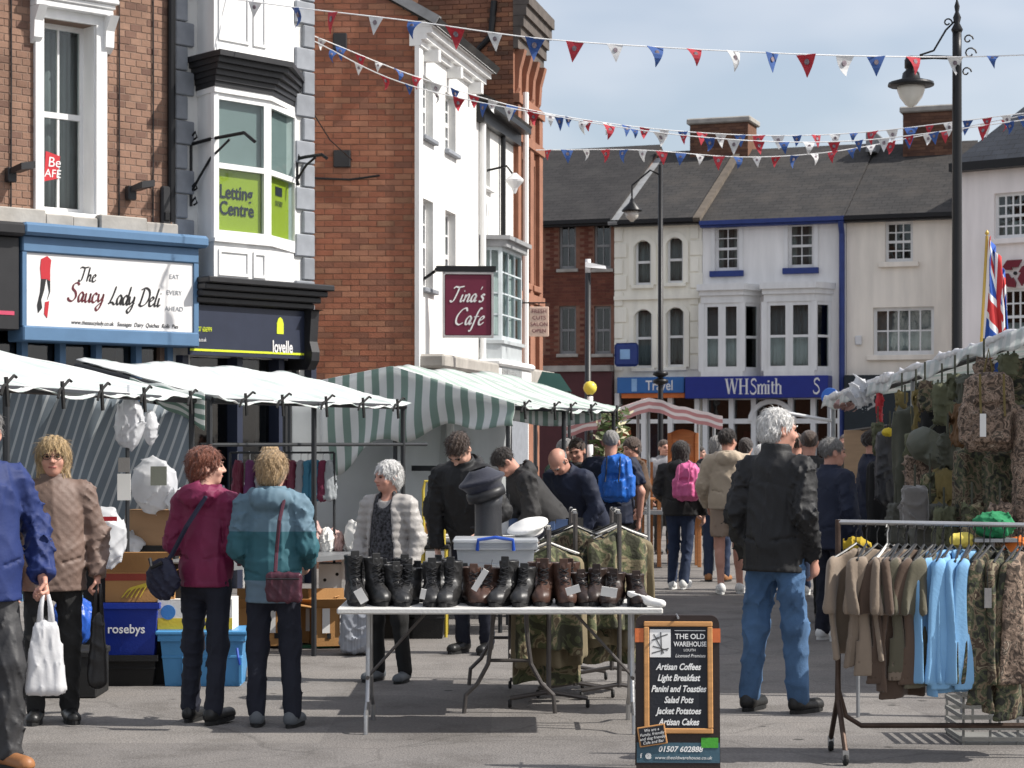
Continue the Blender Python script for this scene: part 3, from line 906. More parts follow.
# shopfront: blue frame with dark glass
z_b = fd.uv(110, 338)[1]
b = MB()
for px in (-40, 22, 60, 96, 136, 172):
    u = min(fd.uv(px, 345)[0], fd.L - 0.06)
    b.box(u - 0.035, u + 0.035, -0.06, 0.05, 0, z_b + 0.3)
b.box(0, fd.L, -0.05, 0.06, 0.0, 0.45)
b.build('shopfront_frame', M_bluep, fd.root)
MB().box(0.1, fd.L - 0.1, 0.07, 0.08, 0.45, z_b + 0.3).build('shop_glass', M_glass2, fd.root)
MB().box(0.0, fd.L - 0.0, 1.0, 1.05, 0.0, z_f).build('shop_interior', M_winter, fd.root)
# fascia sign of the deli
u0, u1 = fd.uv(26, 330, 0.3)[0], fd.uv(193, 330, 0.3)[0]
zt, zb = fd.uv(110, 258, 0.3)[1], fd.uv(110, 329, 0.3)[1]
t = thing('shop_sign', 'white fascia sign with brush lettering and a red-capped lady, in a blue frame', 'sign', fd.world(u0, -0.3, zb), fd.ang)
Ws, Hs = u1 - u0, zt - zb
MB().box(0, Ws, 0, 0.03, 0, Hs).build('sign_board', M_sign, t)
b = MB()
b.bevbox(-0.05, Ws + 0.06, -0.04, 0.3, -0.16, -0.003, 0.015)
b.bevbox(-0.05, Ws + 0.06, -0.03, 0.3, Hs + 0.003, Hs + 0.17, 0.012)
b.bevbox(-0.08, Ws + 0.14, -0.12, 0.3, Hs + 0.17, Hs + 0.30, 0.03)
b.box(-0.05, -0.002, -0.02, 0.3, -0.003, Hs + 0.003); b.box(Ws + 0.002, Ws + 0.06, -0.02, 0.3, -0.003, Hs + 0.003)
b.build('sign_frame', M_bluep, t)
def su(px, py):
    u, z = fd.uv(px, py, 0.3); return u - u0, z - zb
x, z = su(78, 281); brush('The', 0.15, x, z, -0.004, 0.022, M_ink, t, 0.2)
x, z = su(67, 300); x2 = su(98, 300)[0]
o, L = brush('Saucy', 0.195, x, z - 0.01, -0.004, 0.028, mat('sign_red_ink', (0.10, 0.012, 0.02), 0.5, bump=0), t, 0.22, sp=1.0)
Lx = su(155, 303)[0] - x
brush('Lady Deli', 0.195, x + L + 0.05, z - 0.02, -0.004, 0.028, M_ink, t, 0.22, sp=max(0.8, min(1.1, (Lx - L - 0.05) / (0.195 * 3.38))))
x, z = su(71, 322); text('www.thesaucylady.co.uk   Sausages  Dairy  Quiches  Rolls  Pies', 0.062, M_ink, t, x, -0.004, z - 0.02, shear=0.25, width=0.82, ext=0.001)
for k, s_ in enumerate(('EAT', 'EVERY', 'AHEAD')):
    x, z = su(174, 279 + 16 * k); text(s_, 0.07, M_quoin, t, x, -0.004, z, 'CENTER', ext=0.001)
# the red-capped lady: cap, dark hair, face, scarf as flat print shapes
def sp_(pts): return [su(*p) for p in pts]
b = MB(); b.prism(list(reversed(sp_([(40, 268), (41, 259), (47, 256), (51, 260), (50, 270), (50, 281), (46, 279), (41, 279)]))), -0.006, 0.0); b.build('print_cap', M_red, t)
b = MB(); b.prism(list(reversed(sp_([(41, 279), (46, 279), (44, 290), (41, 300), (42, 308), (38, 313), (37, 305), (40, 292)]))), -0.006, 0.0); b.prism(list(reversed(sp_([(47, 280), (50, 281), (50, 292), (47, 300), (49, 292)]))), -0.006, 0.0); b.build('print_hair', M_ink, t)
b = MB(); b.prism(list(reversed(sp_([(45, 302), (49, 301), (47, 318), (44, 314)]))), -0.006, 0.0); b.build('print_scarf', M_red, t)
# neighbouring dark fascia at the very left
ua, ub = fd.uv(-66, 330, 0.3)[0], fd.uv(23, 330, 0.3)[0]
t = thing('shop_sign', 'black fascia sign with a thin pink line at the left edge', 'sign', fd.world(ua, -0.3, zb - 0.05), fd.ang)
MB().bevbox(0, ub - ua - 0.04, 0, 0.3, 0, Hs + 0.2, 0.01).build('sign_board', M_black, t)
MB().bevbox(-0.03, ub - ua - 0.02, -0.12, 0.3, Hs + 0.2, Hs + 0.34, 0.03).build('cornice', M_black, t)
z1_ = fd.uv(10, 313, 0.3)[1] - zb + 0.05
MB().box(0.02, ub - ua - 0.1, -0.006, 0.0, z1_ - 0.02, z1_ + 0.02).build('pink_line', mat('pink_paint', (0.5, 0.06, 0.12), 0.5, bump=0), t)

# ---- narrow white building (letting centre)
fl = Fac('white_quoined_building', 'narrow white building with grey quoins and a projecting bay window', 'building', (fd.world(fd.L, 0, 0)[0], fd.world(fd.L, 0, 0)[1] + 0.01), XY(312, 23.9))
ztop = 8.4
zsh = fl.uv(240, 292)[1]
wm = wall_mesh(0, fl.L, 0, ztop, [(0.25, fl.L - 0.2, 0.4, zsh - 0.75)], 0.2); shell(wm, 0, fl.L, 0, ztop, 7)
wm.build('wall', M_render, fl.root)
me_q = {}
for side in (0, 1):
    z = fl.uv(180 if not side else 305, 262 if not side else 275)[1] - 0.6; k = 0
    while z < ztop - 0.3:
        lw = (0.26 if k % 2 else 0.17) if not side else (0.30 if k % 2 else 0.18)
        hq = 0.27
        key = (side, k % 2)
        if key not in me_q:
            q = MB().bevbox(0, lw, -0.045, 0.02, 0, hq - 0.012, 0.012)
            me_q[key] = mesh('quoin', q.v, q.f, M_quoin)
        link('quoin', me_q[key], fl.root, (0.02 if not side else fl.L - lw + 0.012, 0, z))
        z += hq; k += 1
# canted bay
bo = 0.40
uA = fl.uv(208, 170)[0] + 0.12
pF0 = fl.uv(214, 170, bo)[0]; pF1 = fl.uv(269, 170, bo)[0]
uB = max(fl.uv(297, 170)[0], pF1 + 0.32)
plan = [(pF0 + 0.10, 0.0), (pF0, -bo), (pF1, -bo), (uB, 0.0)]
zw0, zw1 = fl.uv(240, 240, bo)[1], fl.uv(240, 96, bo)[1]
zc1 = fl.uv(240, 60, bo)[1]
zbot = fl.uv(240, 284, bo)[1]
bb = MB()
def ring(b, z0, z1, out, plan=plan):
    p = [Vector(q) for q in plan]
    c = [Vector((p[0].x - out * 0.6, 0.02)), Vector((p[1].x - out * 0.5, p[1].y - out)), Vector((p[2].x + out * 0.5, p[2].y - out)), Vector((p[3].x + out * 0.6, 0.02))]
    V = [(q.x, q.y, z0) for q in c] + [(q.x, q.y, z1) for q in c]
    b.add(V, [(3, 2, 1, 0), (4, 5, 6, 7), (0, 1, 5, 4), (1, 2, 6, 5), (2, 3, 7, 6), (3, 0, 4, 7)])
ring(bb, zbot, zw0 - 0.04, 0.0)
ring(bb, zw0 - 0.04, zw0, 0.04)
bb.build('bay_apron', M_white, fl.root)
bb = MB(); ring(bb, zw1, zw1 + 0.06, 0.03); bb.build('bay_head', M_white, fl.root)
bb = MB(); ring(bb, zc1 + 0.02, ztop, 0.0); ring(bb, zc1 + 0.02, zc1 + 0.08, 0.03)
bb.build('upper_bay', M_white, fl.root)
for i, (a, c) in enumerate(zip(plan, plan[1:])):
    mt, L = seg_mtx(a, c)
    if i == 0:
        MB().box(-0.02, L, 0.0, 0.05, zw0, zw1, mt).build('bay_side', M_white, fl.root)
        continue
    wz = window(fl.root, 0.0, L, zw0, zw1, 1, 2, y=0.0, fr=0.07, mtx=mt, room=False, half=0.5)
    zh = (zw0 + zw1) / 2
    bl_ = MB().box(0.07, L - 0.07, 0.06, 0.066, zw0 + 0.08, zh - 0.03, mt)
    bl_.build('lime_poster', M_lime, wz)
    MB().box(0.05, L - 0.05, 0.075, 0.08, zh - 0.02, zw1 - 0.05, mt).build('blind', M_greenpane, wz)
    if i == 1:
        t = thing('tmp', None, None)
        for k, s_ in enumerate(('Letting', 'Centre')):
            o = text(s_, 0.21, M_navyp, wz, 0, 0, 0, 'LEFT', bold=0.004, ext=0.001, width=0.82)
            o.data.transform(mt @ Matrix.Translation((0.12, 0.052, zh - 0.34 - 0.18 * k)))
        bpy.data.objects.remove(t)
    if i == 2:
        o = text('01507', 0.09, M_navyp, wz, 0, 0, 0, 'CENTER', ext=0.001); o.data.transform(mt @ Matrix.Translation((L / 2, 0.052, zh - 0.34)))
        MB().box(L / 2 - 0.1, L / 2 + 0.1, 0.052, 0.056, zh - 0.22, zh - 0.12, mt).build('print_block', M_navyp, wz)
bc = MB()
for k in range(6):
    ring(bc, zw1 + 0.06 + (zc1 - zw1 - 0.04) * k / 6, zw1 + 0.06 + (zc1 - zw1 - 0.04) * (k + 1) / 6, 0.04 + 0.22 * (k / 5) ** 1.4)
bc.build('bay_cornice', M_black, fl.root)
# panel mouldings on the upper and lower bay
for (za, zb2) in ((zc1 + 0.18, zc1 + 0.85), (zbot + 0.08, zw0 - 0.12)):
    for a, c in (((plan[1][0] + 0.06), (plan[1][0] + plan[2][0]) / 2 + 0.1), ((plan[1][0] + plan[2][0]) / 2 + 0.16, plan[2][0] - 0.05)):
        bm_ = MB()
        for q in ((a, c, za, za + 0.03), (a, c, zb2 - 0.03, zb2), (a, a + 0.03, za + 0.03, zb2 - 0.03), (c - 0.03, c, za + 0.03, zb2 - 0.03)):
            bm_.box(q[0], q[1], -bo - 0.018, -bo + 0.01, q[2], q[3])
        bm_.build('panel_moulding', M_white, fl.root)
# wrought iron brackets
for px, py, s_, lab in ((190, 170, 1.0, 'black wrought iron sign bracket left of the bay window'), (296, 170, 0.45, 'small black iron bracket by the right-hand quoins of the white building')):
    u, z = fl.uv(px, py)
    t = thing('iron_bracket', lab, 'bracket', fl.world(u, 0, z), fl.ang, 'iron brackets on the white building')
    MB().tube([(0, -0.02, -0.4 * s_), (0, -0.02, 0.38 * s_)], 0.016, 6).build('back_bar', M_iron, t)
    MB().tube([(0, -0.02, 0.28 * s_), (0.02, -0.3 * s_, 0.31 * s_), (0.05, -0.85 * s_, 0.33 * s_), (0.07, -1.0 * s_, 0.22 * s_)], 0.02, 6).build('arm', M_iron, t)
    MB().tube([(q[0], q[1] - 0.02, q[2]) for q in [(0, 0, -0.25 * s_), (0.01, -0.12 * s_, -0.1 * s_), (0.02, -0.3 * s_, 0.1 * s_), (0.04, -0.6 * s_, 0.28 * s_)]], 0.014, 6).build('brace', M_iron, t)
    for zz in (0.36, -0.2, -0.36):
        MB().tube([(0, -0.02, zz * s_), (0, -0.09 * s_, (zz + 0.05) * s_), (0, -0.12 * s_, (zz - 0.01) * s_), (0, -0.07 * s_, (zz - 0.03) * s_)], 0.012, 6).build('scroll', M_iron, t)
# shopfront of the letting office
fo = 0.28
u0, u1 = fl.uv(190, 340, fo)[0], fl.uv(305, 340, fo)[0]
zt, zb = fl.uv(250, 308, fo)[1], fl.uv(250, 357, fo)[1]
t = thing('shop_sign', 'navy fascia sign with a lime line and small white word', 'sign', fl.world(u0, -fo, zb), fl.ang)
Wl, Hl = u1 - u0, zt - zb
MB().box(0, Wl, 0, 0.04, 0, Hl).build('sign_board', M_navyp, t)
zz = fl.uv(250, 352, fo)[1] - zb
MB().box(0, Wl - 0.02, -0.006, 0, zz - 0.012, zz + 0.012).build('lime_line', M_lime, t)
def sl(px, py):
    u, z = fl.uv(px, py, fo); return u - u0, z - zb
x, z = sl(272, 352); text('lovelle', 0.19, M_sign, t, x, -0.008, z, bold=0.004, width=0.62, ext=0.001)
x, z = sl(280, 334)
b = MB(); b.prism([(x - 0.05, z), (x + 0.05, z), (x + 0.05, z + 0.12), (x + 0.03, z + 0.17), (x, z + 0.19), (x - 0.03, z + 0.17), (x - 0.05, z + 0.12)], -0.006, 0); b.build('lime_emblem', M_lime, t)
x, z = sl(193, 331); text('01507 606999', 0.075, M_lime, t, x, -0.006, z, ext=0.001, width=0.6)
x, z = sl(193, 341); text('lovelle.co.uk', 0.06, M_sign, t, x, -0.006, z, ext=0.001, width=0.6)
b = MB()
for k in range(4):
    b.bevbox(0.05, Wl + 0.08 + 0.05 * k, -0.08 - 0.06 * k, fo, Hl + 0.02 + 0.07 * k, Hl + 0.09 + 0.07 * k - 0.002, 0.012)
b.build('cornice', M_black, t)
b = MB()
for x in (Wl + 0.05,):
    b.prism_x([(-0.05, -0.12), (-0.12, -0.02), (-0.13, 0.08), (-0.09, 0.2), (-0.12, Hl), (-0.2, Hl + 0.015), (fo, Hl + 0.015), (fo, -0.12)], x - 0.06, x + 0.06)
b.build('console', M_black, t)
b = MB(); b.box(0, fl.L, 0.0, 0.1, 0, 0.5)
for u in (0.05, fl.L * 0.4, fl.L * 0.7, fl.L - 0.12): b.box(u, u + 0.08, -0.12, 0.1, 0, zb)
b.build('shopfront_frame', M_navyp, fl.root)
MB().box(0.05, fl.L - 0.1, 0.05, 0.06, 0.5, zb).build('shop_glass', M_glass2, fl.root)
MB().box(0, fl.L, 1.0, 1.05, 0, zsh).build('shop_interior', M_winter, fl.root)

# ---- brick-sided white fronted building (cafe): gable wall faces the camera
C0 = Vector((-1.216, 26.5)); Dv = Vector((0.214, 1.0)).normalized()
def along(s_): return C0 + Dv * s_
fs = Fac('brick_sided_cafe_building', 'building with red brick side wall and white rendered street front', 'building', XY(290, 26.5), (C0.x, C0.y))
zev = 7.04
# gable wall rises to the left
sl_ = (22 / 37.0)
zgl = zev + fs.L * sl_ * 0.9 + 0.8
wm = MB(); wm.add([(0, 0, 0), (fs.L, 0, 0), (fs.L, 0, zev), (0, 0, zgl)], [(0, 1, 2, 3)])
wm.build('side_wall', M_mortar2, fs.root)
ztb = lambda u: zev + (fs.L - u) * (zgl - zev) / fs.L
items_h = [(fs.uv(333, 50)[0], fs.uv(351, 50)[0], fs.uv(340, 168)[1], fs.uv(340, 150)[1])]
bricks(fs.root, 0, fs.L, 2.0, 7.9, items_h, M_brk2, 300, vis(fs))
u, z = fs.uv(342, 159)
MB().bevbox(u - 0.11, u + 0.11, -0.04, 0.05, z - 0.11, z + 0.11, 0.01).build('vent', M_black, fs.root)
u2, z2 = fs.uv(340, 42)
MB().bevbox(u2 - 0.09, u2 + 0.09, -0.04, 0.05, z2 - 0.11, z2 + 0.11, 0.01).build('vent', M_black, fs.root)
MB().tube([fs.world(0, 0, 0) and (0.2, -0.03, fs.uv(320, 178)[1]), (fs.uv(350, 180)[0], -0.03, fs.uv(350, 180)[1]), (fs.uv(380, 176)[0], -0.05, fs.uv(380, 176)[1])], 0.015, 6).build('wall_cable', M_iron, fs.root)
# street front, local frame along Dv
fa = math.atan2(Dv.y, Dv.x)
class Fac2(Fac):
    def __init__(s, root, p0, L, d):
        s.p0, s.L, s.d = p0, L, d
        s.ang = math.atan2(d.y, d.x); s.n = Vector((d.y, -d.x)); s.root = root
ft = Fac2(fs.root, C0, 3.37, Dv)
def into(F, child_of):
    """matrix taking facade F's local frame into the frame of another facade's root"""
    A = Matrix.Translation((F.p0.x, F.p0.y, 0)) @ Matrix.Rotation(F.ang, 4, 'Z')
    B = Matrix.Translation((child_of.p0.x, child_of.p0.y, 0)) @ Matrix.Rotation(child_of.ang, 4, 'Z')
    return B.inverted() @ A
MT = into(ft, fs)
hs = []
for px in (427.5, 450.5):
    uc = ft.uv(px, 200)[0]
    for (ya, yb) in ((78, 138) if px < 440 else (95, 152), (200, 289) if px < 440 else (212, 300)):
        hs.append((uc - 0.3, uc + 0.3, ft.uv(px, yb)[1], ft.uv(px, ya)[1]))
b = wall_mesh(0.0, 3.37, 0, zev - 0.15, hs, 0.14)
b.add([(3.37, 0, 0), (3.37, 3.0, 0), (3.37, 3.0, zev), (3.37, 0, zev)], [(0, 1, 2, 3)])
b2 = MB(); b2.add(b.v, b.f, MT); b2.build('street_front', M_render, fs.root)
for h in hs:
    window(fs.root, h[0], h[1], h[2], h[3], 2, 4, y=0.1, mtx=MT, sill=(0.05, 0.07, 0.06, M_quoin), fr=0.045)
b = MB()
for k in range(4):
    b.box(-0.06, 3.4 + 0.02 * k, -0.06 - 0.07 * k, 0.1, zev - 0.28 + 0.08 * k, zev - 0.2 + 0.08 * k - 0.001 * k, MT)
for q in range(3): b.box(0.3 + q * 1.25, 0.42 + q * 1.25, -0.2, 0.02, zev - 0.42, zev - 0.27, MT)
b.box(-0.055, 0.14, -0.03, 0.03, 1.0, zev - 0.28, MT)
b.build('eaves_cornice', M_white, fs.root)
roof_sheet('roof', [MT @ Vector((-0.1, -0.32, zev + 0.05)), MT @ Vector((3.5, -0.32, zev + 0.05)), MT @ Vector((3.5, 3.2, zev + 2.1)), MT @ Vector((-0.1, 3.2, zev + 2.1))], M_slate, fs.root)
MB().box(-0.14, -0.02, -0.36, 3.2, -0.1, 0.02, MT @ Matrix.Translation((0, 0, zev + 0.24)) @ Matrix.Rotation(math.atan2(2.05, 3.5), 4, 'X')).build('verge_flashing', M_lead, fs.root)
# shop cornices at street level
b = MB(); b.bevbox(0.0, 3.3, -0.35, 0.0, ft.uv(440, 362)[1] - 0.12, ft.uv(440, 362)[1] + 0.06, 0.03, MT); b.build('shop_cornice', M_stone, fs.root)
MB().box(0.1, 3.3, -0.2, 0.0, 0, 2.5, MT).build('shopfront', M_white, fs.root)

# lower white building with the bay
f2 = Fac('low_white_building', 'lower white building with dark eaves and a grey-blue bay window', 'building', tuple(along(3.39)), tuple(along(5.9)))
ze2 = 6.5
hs2 = [(0.35, 0.85, f2.uv(490, 190)[1], f2.uv(490, 120)[1])]
wm = wall_mesh(0, f2.L, 0, ze2, hs2, 0.14); shell(wm, 0, f2.L, 0, ze2, 3.2); wm.build('wall', M_render, f2.root)
window(f2.root, *hs2[0], 2, 4, y=0.1, fr=0.045, sill=(0.05, 0.07, 0.05))
b = MB(); b.box(-0.05, f2.L + 0.05, -0.28, 0.1, ze2 - 0.02, ze2 + 0.1); b.box(-0.05, f2.L + 0.05, -0.12, 0.0, ze2 - 0.2, ze2 - 0.021)
b.build('eaves_gutter', M_iron, f2.root)
roof_sheet('roof', [(-0.05, -0.3, ze2 + 0.1), (f2.L + 0.05, -0.3, ze2 + 0.1), (f2.L + 0.05, 3.1, ze2 + 1.9), (-0.05, 3.1, ze2 + 1.9)], M_slate, f2.root)
MB().tube([(0.12, -0.06, 2.0), (0.12, -0.06, ze2)], 0.045, 8).build('downpipe', M_white, f2.root)
MB().tube([(1.5, -0.06, 4.6), (1.5, -0.06, ze2)], 0.04, 8).build('downpipe', M_iron, f2.root)
zb0, zb1 = f2.uv(492, 338, 0.5)[1], f2.uv(492, 236, 0.5)[1]
pl2 = [(0.16, 0.0), (0.3, -0.3), (1.75, -0.3), (1.9, 0.0)]
b = MB()
ring(b, zb0 - 0.55, zb0, 0.0, pl2); ring(b, zb0, zb0 + 0.05, 0.04, pl2)
b.build('bay_base', mat('pale_grey_bay_paint', (0.40, 0.43, 0.44), 0.7), f2.root)
b = MB(); ring(b, zb1, zb1 + 0.1, 0.08, pl2); ring(b, zb1 + 0.1, zb1 + 0.16, 0.14, pl2); b.build('bay_roof', M_lead, f2.root)
for a, c in zip(pl2, pl2[1:]):
    mt, L = seg_mtx(a, c)
    window(f2.root, 0, L, zb0 + 0.05, zb1, 3 if L > 1 else 2, 4, mf=mat('grey_blue_frame', (0.50, 0.55, 0.57), 0.6), y=0.0, fr=0.05, mtx=mt, room=False, sash=False)
MB().box(0.3, 1.9, 0.003, 0.02, zb0, zb1).build('bay_interior', M_greenpane, f2.root)
t = thing('satellite_dish', 'white wall lantern bracket on the low white building', 'wall lamp', f2.world(0.55, -0.02, f2.uv(484, 190)[1]), f2.ang)
t.name = 'wall_lamp'
MB().tube([(0, 0, 0.3), (0, -0.3, 0.36), (0, -0.42, 0.2)], 0.018, 6).build('arm', M_iron, t)
MB().lathe([(0.03, 0.1), (0.14, 0.0), (0.13, -0.03), (0.05, -0.12), (0.02, -0.2)], 12, Matrix.Translation((0, -0.42, 0.15))).build('lantern', M_metalw, t)
b = MB(); b.bevbox(0.0, f2.L, -0.3, 0.0, 2.45, 2.75, 0.03); b.bevbox(0.0, f2.L, -0.36, 0.0, 2.752, 2.85, 0.03); b.build('shop_cornice', M_white, f2.root)
MB().box(0.05, f2.L - 0.05, -0.25, 0.0, 0, 2.45).build('shopfront', M_quoin, f2.root)

# tall red brick building
f3 = Fac('tall_brick_building', 'tall ornate orange brick building with dark bracketed cornice', 'building', tuple(along(5.92)), tuple(along(8.0)))
zt3 = 8.75
wm = wall_mesh(0, f3.L, 0, zt3, [(0.45, 0.95, 4.2, 6.2), (1.3, 1.7, 4.2, 6.2)], 0.15); shell(wm, 0, f3.L, 0, zt3, 9)
wm.build('wall', M_terra, f3.root)
for a, e_ in ((0.45, 0.5), (1.3, 0.4)): window(f3.root, a, a + e_, 4.2, 6.2, 1, 2, y=0.1, sill=(0.1, 0.1, 0.1, M_terra))
# brick side wall facing the square, bricks on its face; local x runs along depth so bricks sit on u=0 plane
side = Matrix(((0, 1, 0, -0.004), (-1, 0, 0, 9.0), (0, 0, 1, 0), (0, 0, 0, 1)))
b = MB(); rg = random.Random(9); z = 6.3; r = 0
while z < zt3 + 0.9:
    u = -0.11 * (r % 2)
    while u < 9:
        a, c = max(u, 0), min(u + 0.215, 9.0)
        if z < zt3 or (5.2 < a): b.box(a, c, -0.012 + rg.uniform(-0.003, 0.003), 0.01, z, z + 0.065, side)
        u += 0.226
    z += 0.076; r += 1
tag(b.build('brickwork', brick_mat('mixed_old_brick', [(0.20, 0.09, 0.055), (0.29, 0.13, 0.075), (0.14, 0.07, 0.05), (0.26, 0.12, 0.075), (0.10, 0.06, 0.045), (0.33, 0.17, 0.10)]), f3.root), kind='stuff')
MB().box(-0.0, 0.4, 0.3, 9.0, zt3 - 0.001, zt3 + 0.9).build('parapet', M_mortar2, f3.root)
b = MB()
for k in range(5):
    b.box(-0.02 - 0.005 * k, f3.L, -0.08 - 0.045 * k, 0.0, zt3 - 0.9 + 0.17 * k, zt3 - 0.9 + 0.17 * (k + 1) - 0.002)
b.build('cornice', mat('dark_cornice_stone', (0.10, 0.085, 0.075), 0.9, var=0.3), f3.root)
b = MB()
for q in range(4):
    x = 0.1 + q * 0.55
    b.prism_x([(0, zt3 - 1.6), (-0.06, zt3 - 1.5), (-0.08, zt3 - 1.2), (-0.16, zt3 - 0.9), (0, zt3 - 0.9)], x, x + 0.18)
for zz in (7.0, 6.4, 3.9): b.box(-0.01, f3.L, -0.1, 0.0, zz, zz + 0.14)
for x in (0.05, 1.0, 1.75): b.box(x, x + 0.28, -0.07, 0.0, 2.6, 6.98)
b.build('terracotta_trim', M_terra, f3.root)
pz = zt3 + 0.05
b = MB(); b.bevbox(-0.06, 0.62, -0.25, 0.9, pz, pz + 0.42, 0.04); b.bevbox(-0.1, 0.68, -0.33, 1.0, pz + 0.422, pz + 0.56, 0.03); b.build('parapet_block', M_stone, f3.root)
MB().tube([(-0.05, 0.6, 6.6), (-0.05, 0.6, 7.8), (-0.05, 0.35, 8.05), (-0.05, 0.3, 8.6)], 0.055, 8).build('downpipe', M_iron, f3.root)
b = MB(); b.bevbox(0, f3.L, -0.3, 0, 2.5, 2.8, 0.04); b.bevbox(0, f3.L, -0.2, 0, 2.2, 2.498, 0.04); b.build('shop_cornice', M_stone, f3.root)
MB().tube([(0.32, -0.13, 1.0), (0.32, -0.13, 7.2)], 0.05, 8).build('downpipe', M_white, f3.root)
# small pink hanging sign further along
p = at(539, 321, 31.5)
t = thing('hanging_sign', 'small pale pink hanging sign beside the orange brick building', 'sign', p, 0)
MB().bevbox(-0.15, 0.15, -0.02, 0.02, -0.24, 0.22, 0.01).build('sign_board', mat('pale_pink_sign', (0.62, 0.44, 0.35), 0.6, bump=0), t)
for k, s_ in enumerate(('FRESH', 'CUTS', 'SALON', 'OPEN')): text(s_, 0.085, M_burg, t, 0, -0.024, 0.12 - 0.1 * k, 'CENTER', ext=0.001)
MB().tube([(-0.3, 0.0, 0.28), (0.12, 0, 0.28)], 0.012, 6).build('arm', M_iron, t)
MB().tube([(0.0, 0.0, 0.21), (0.0, 0, 0.285)], 0.008, 6).build('hanger', M_iron, t)
# cafe hanging sign: at right angles to the white front
p = at(468, 305, 26.9)
t = thing('hanging_sign', 'burgundy hanging cafe sign with white script lettering', 'sign', p, R(4))
sw, sh_ = 0.305, 0.40
MB().bevbox(-sw, sw, -0.03, 0.03, -sh_, sh_, 0.01).build('sign_board', M_burg, t)
b = MB()
for q in ((-sw - 0.02, sw + 0.02, sh_ + 0.002, sh_ + 0.03), (-sw - 0.02, sw + 0.02, -sh_ - 0.03, -sh_ - 0.002)): b.box(q[0], q[1], -0.045, 0.045, q[2], q[3])
for x in (-sw - 0.03, sw + 0.002): b.box(x, x + 0.028, -0.045, 0.045, -sh_ - 0.03, sh_ + 0.03)
b.build('sign_frame', mat('pale_grey_frame', (0.4, 0.38, 0.38), 0.5), t)
brush("Tina's", 0.20, -0.245, 0.04, -0.036, 0.028, M_sign, t, 0.32, sp=1.02)
brush('Cafe', 0.22, -0.19, -0.26, -0.036, 0.028, M_sign, t, 0.32)
MB().box(-0.42, sw + 0.06, -0.05, 0.05, sh_ + 0.035, sh_ + 0.11).build('hood_bar', M_iron, t)
MB().tube([(-0.42, 0, sh_ + 0.07), (-0.42, 0.3, sh_ + 0.07), (-0.66, 0.3, sh_ - 0.1)], 0.02, 6).build('arm', M_iron, t)

# ---- far side of the square
FA, FB = Vector((4.59, 50.0)), Vector((7.93, 48.8))
fdv = (FB - FA).normalized()
def far(px):
    """point of the far row's frontage behind image column px"""
    r = (px - 512) / FPX
    n = Vector((fdv.y, -fdv.x))
    t = FA.dot(n) / (r * n.x + n.y)
    return (r * t, t)
def far_building(name, label, pa, pb, zeave, m_wall, m_roof, ridge=9.35, dep=4.3, gut=None):
    F = Fac(name, label, 'building', far(pa), far(pb))
    F.zeave = zeave
    roof_sheet('roof', [(0.0, -0.25, zeave), (F.L, -0.25, zeave), (F.L, dep, ridge), (0.0, dep, ridge)], m_roof, F.root, 0.1)
    roof_sheet('roof', [(F.L, dep * 2, zeave), (0.0, dep * 2, zeave), (0.0, dep, ridge - 0.002), (F.L, dep, ridge - 0.002)], m_roof, F.root, 0.1)
    MB().box(0, F.L, -0.34, -0.252, zeave - 0.10, zeave - 0.0).build('gutter', gut or M_iron, F.root)
    MB().box(0, F.L, -0.25, 0.02, zeave - 0.15, zeave - 0.101).build('soffit', gut or M_iron, F.root)
    gb = MB()
    for u in (0.003, F.L - 0.003):
        gb.add([(u, 0, zeave - 0.1), (u, dep * 2, zeave - 0.1), (u, dep, ridge - 0.1)], [(0, 1, 2), (2, 1, 0)][:1])
    gb.build('gable', m_wall, F.root)
    return F
def finish(F, holes, m_wall, rev=0.12, dep=8.4):
    wm = wall_mesh(0, F.L, 0, F.zeave - 0.1, holes, rev); shell(wm, 0, F.L, 0, F.zeave - 0.1, dep, False)
    return wm.build('wall', m_wall, F.root)
# dark red brick
fr_ = far_building('dark_brick_building', 'dark red brick building with deep dark tiled roof across the square', 470, 614, 7.15, M_mortar2, M_tile, 9.6)
hh = []
for px in (568, 603, 533, 500):
    hh.append(hole(fr_, px - 9, 222, px + 8, 269)); hh.append(hole(fr_, px - 9, 306, px + 8, 354))
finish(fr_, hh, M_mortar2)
b = MB(); z = 3.0; r = 0; rg = random.Random(3)
while z < 7.0:
    u = -0.113 * (r % 2)
    while u < fr_.L:
        a, c = max(u, 0), min(u + 0.215, fr_.L)
        if not any(h[0] - 0.02 < c and a < h[1] + 0.02 and h[2] < z + 0.065 and z < h[3] for h in hh):
            b.box(a, c, -0.01, 0.01, z, z + 0.065)
        u += 0.226
    z += 0.076; r += 1
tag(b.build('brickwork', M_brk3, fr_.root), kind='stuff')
for h in hh:
    window(fr_.root, *h, 2, 2, mf=mat('dull_grey_frame', (0.22, 0.22, 0.22), 0.7), y=0.08, fr=0.06, glass=M_glass2, sill=(0.06, 0.06, 0.08, M_stone), curtain=[(0, 1, 0, 0.5)] if h[2] < 5 else None)
MB().box(0, fr_.L, -0.2, 0.0, 0, fr_.uv(570, 372)[1]).build('shopfront', M_maroonp, fr_.root)
MB().box(0, fr_.L, -0.3, 0.0, fr_.uv(570, 372)[1] + 0.002, fr_.uv(570, 366)[1]).build('fascia_band', M_stone, fr_.root)
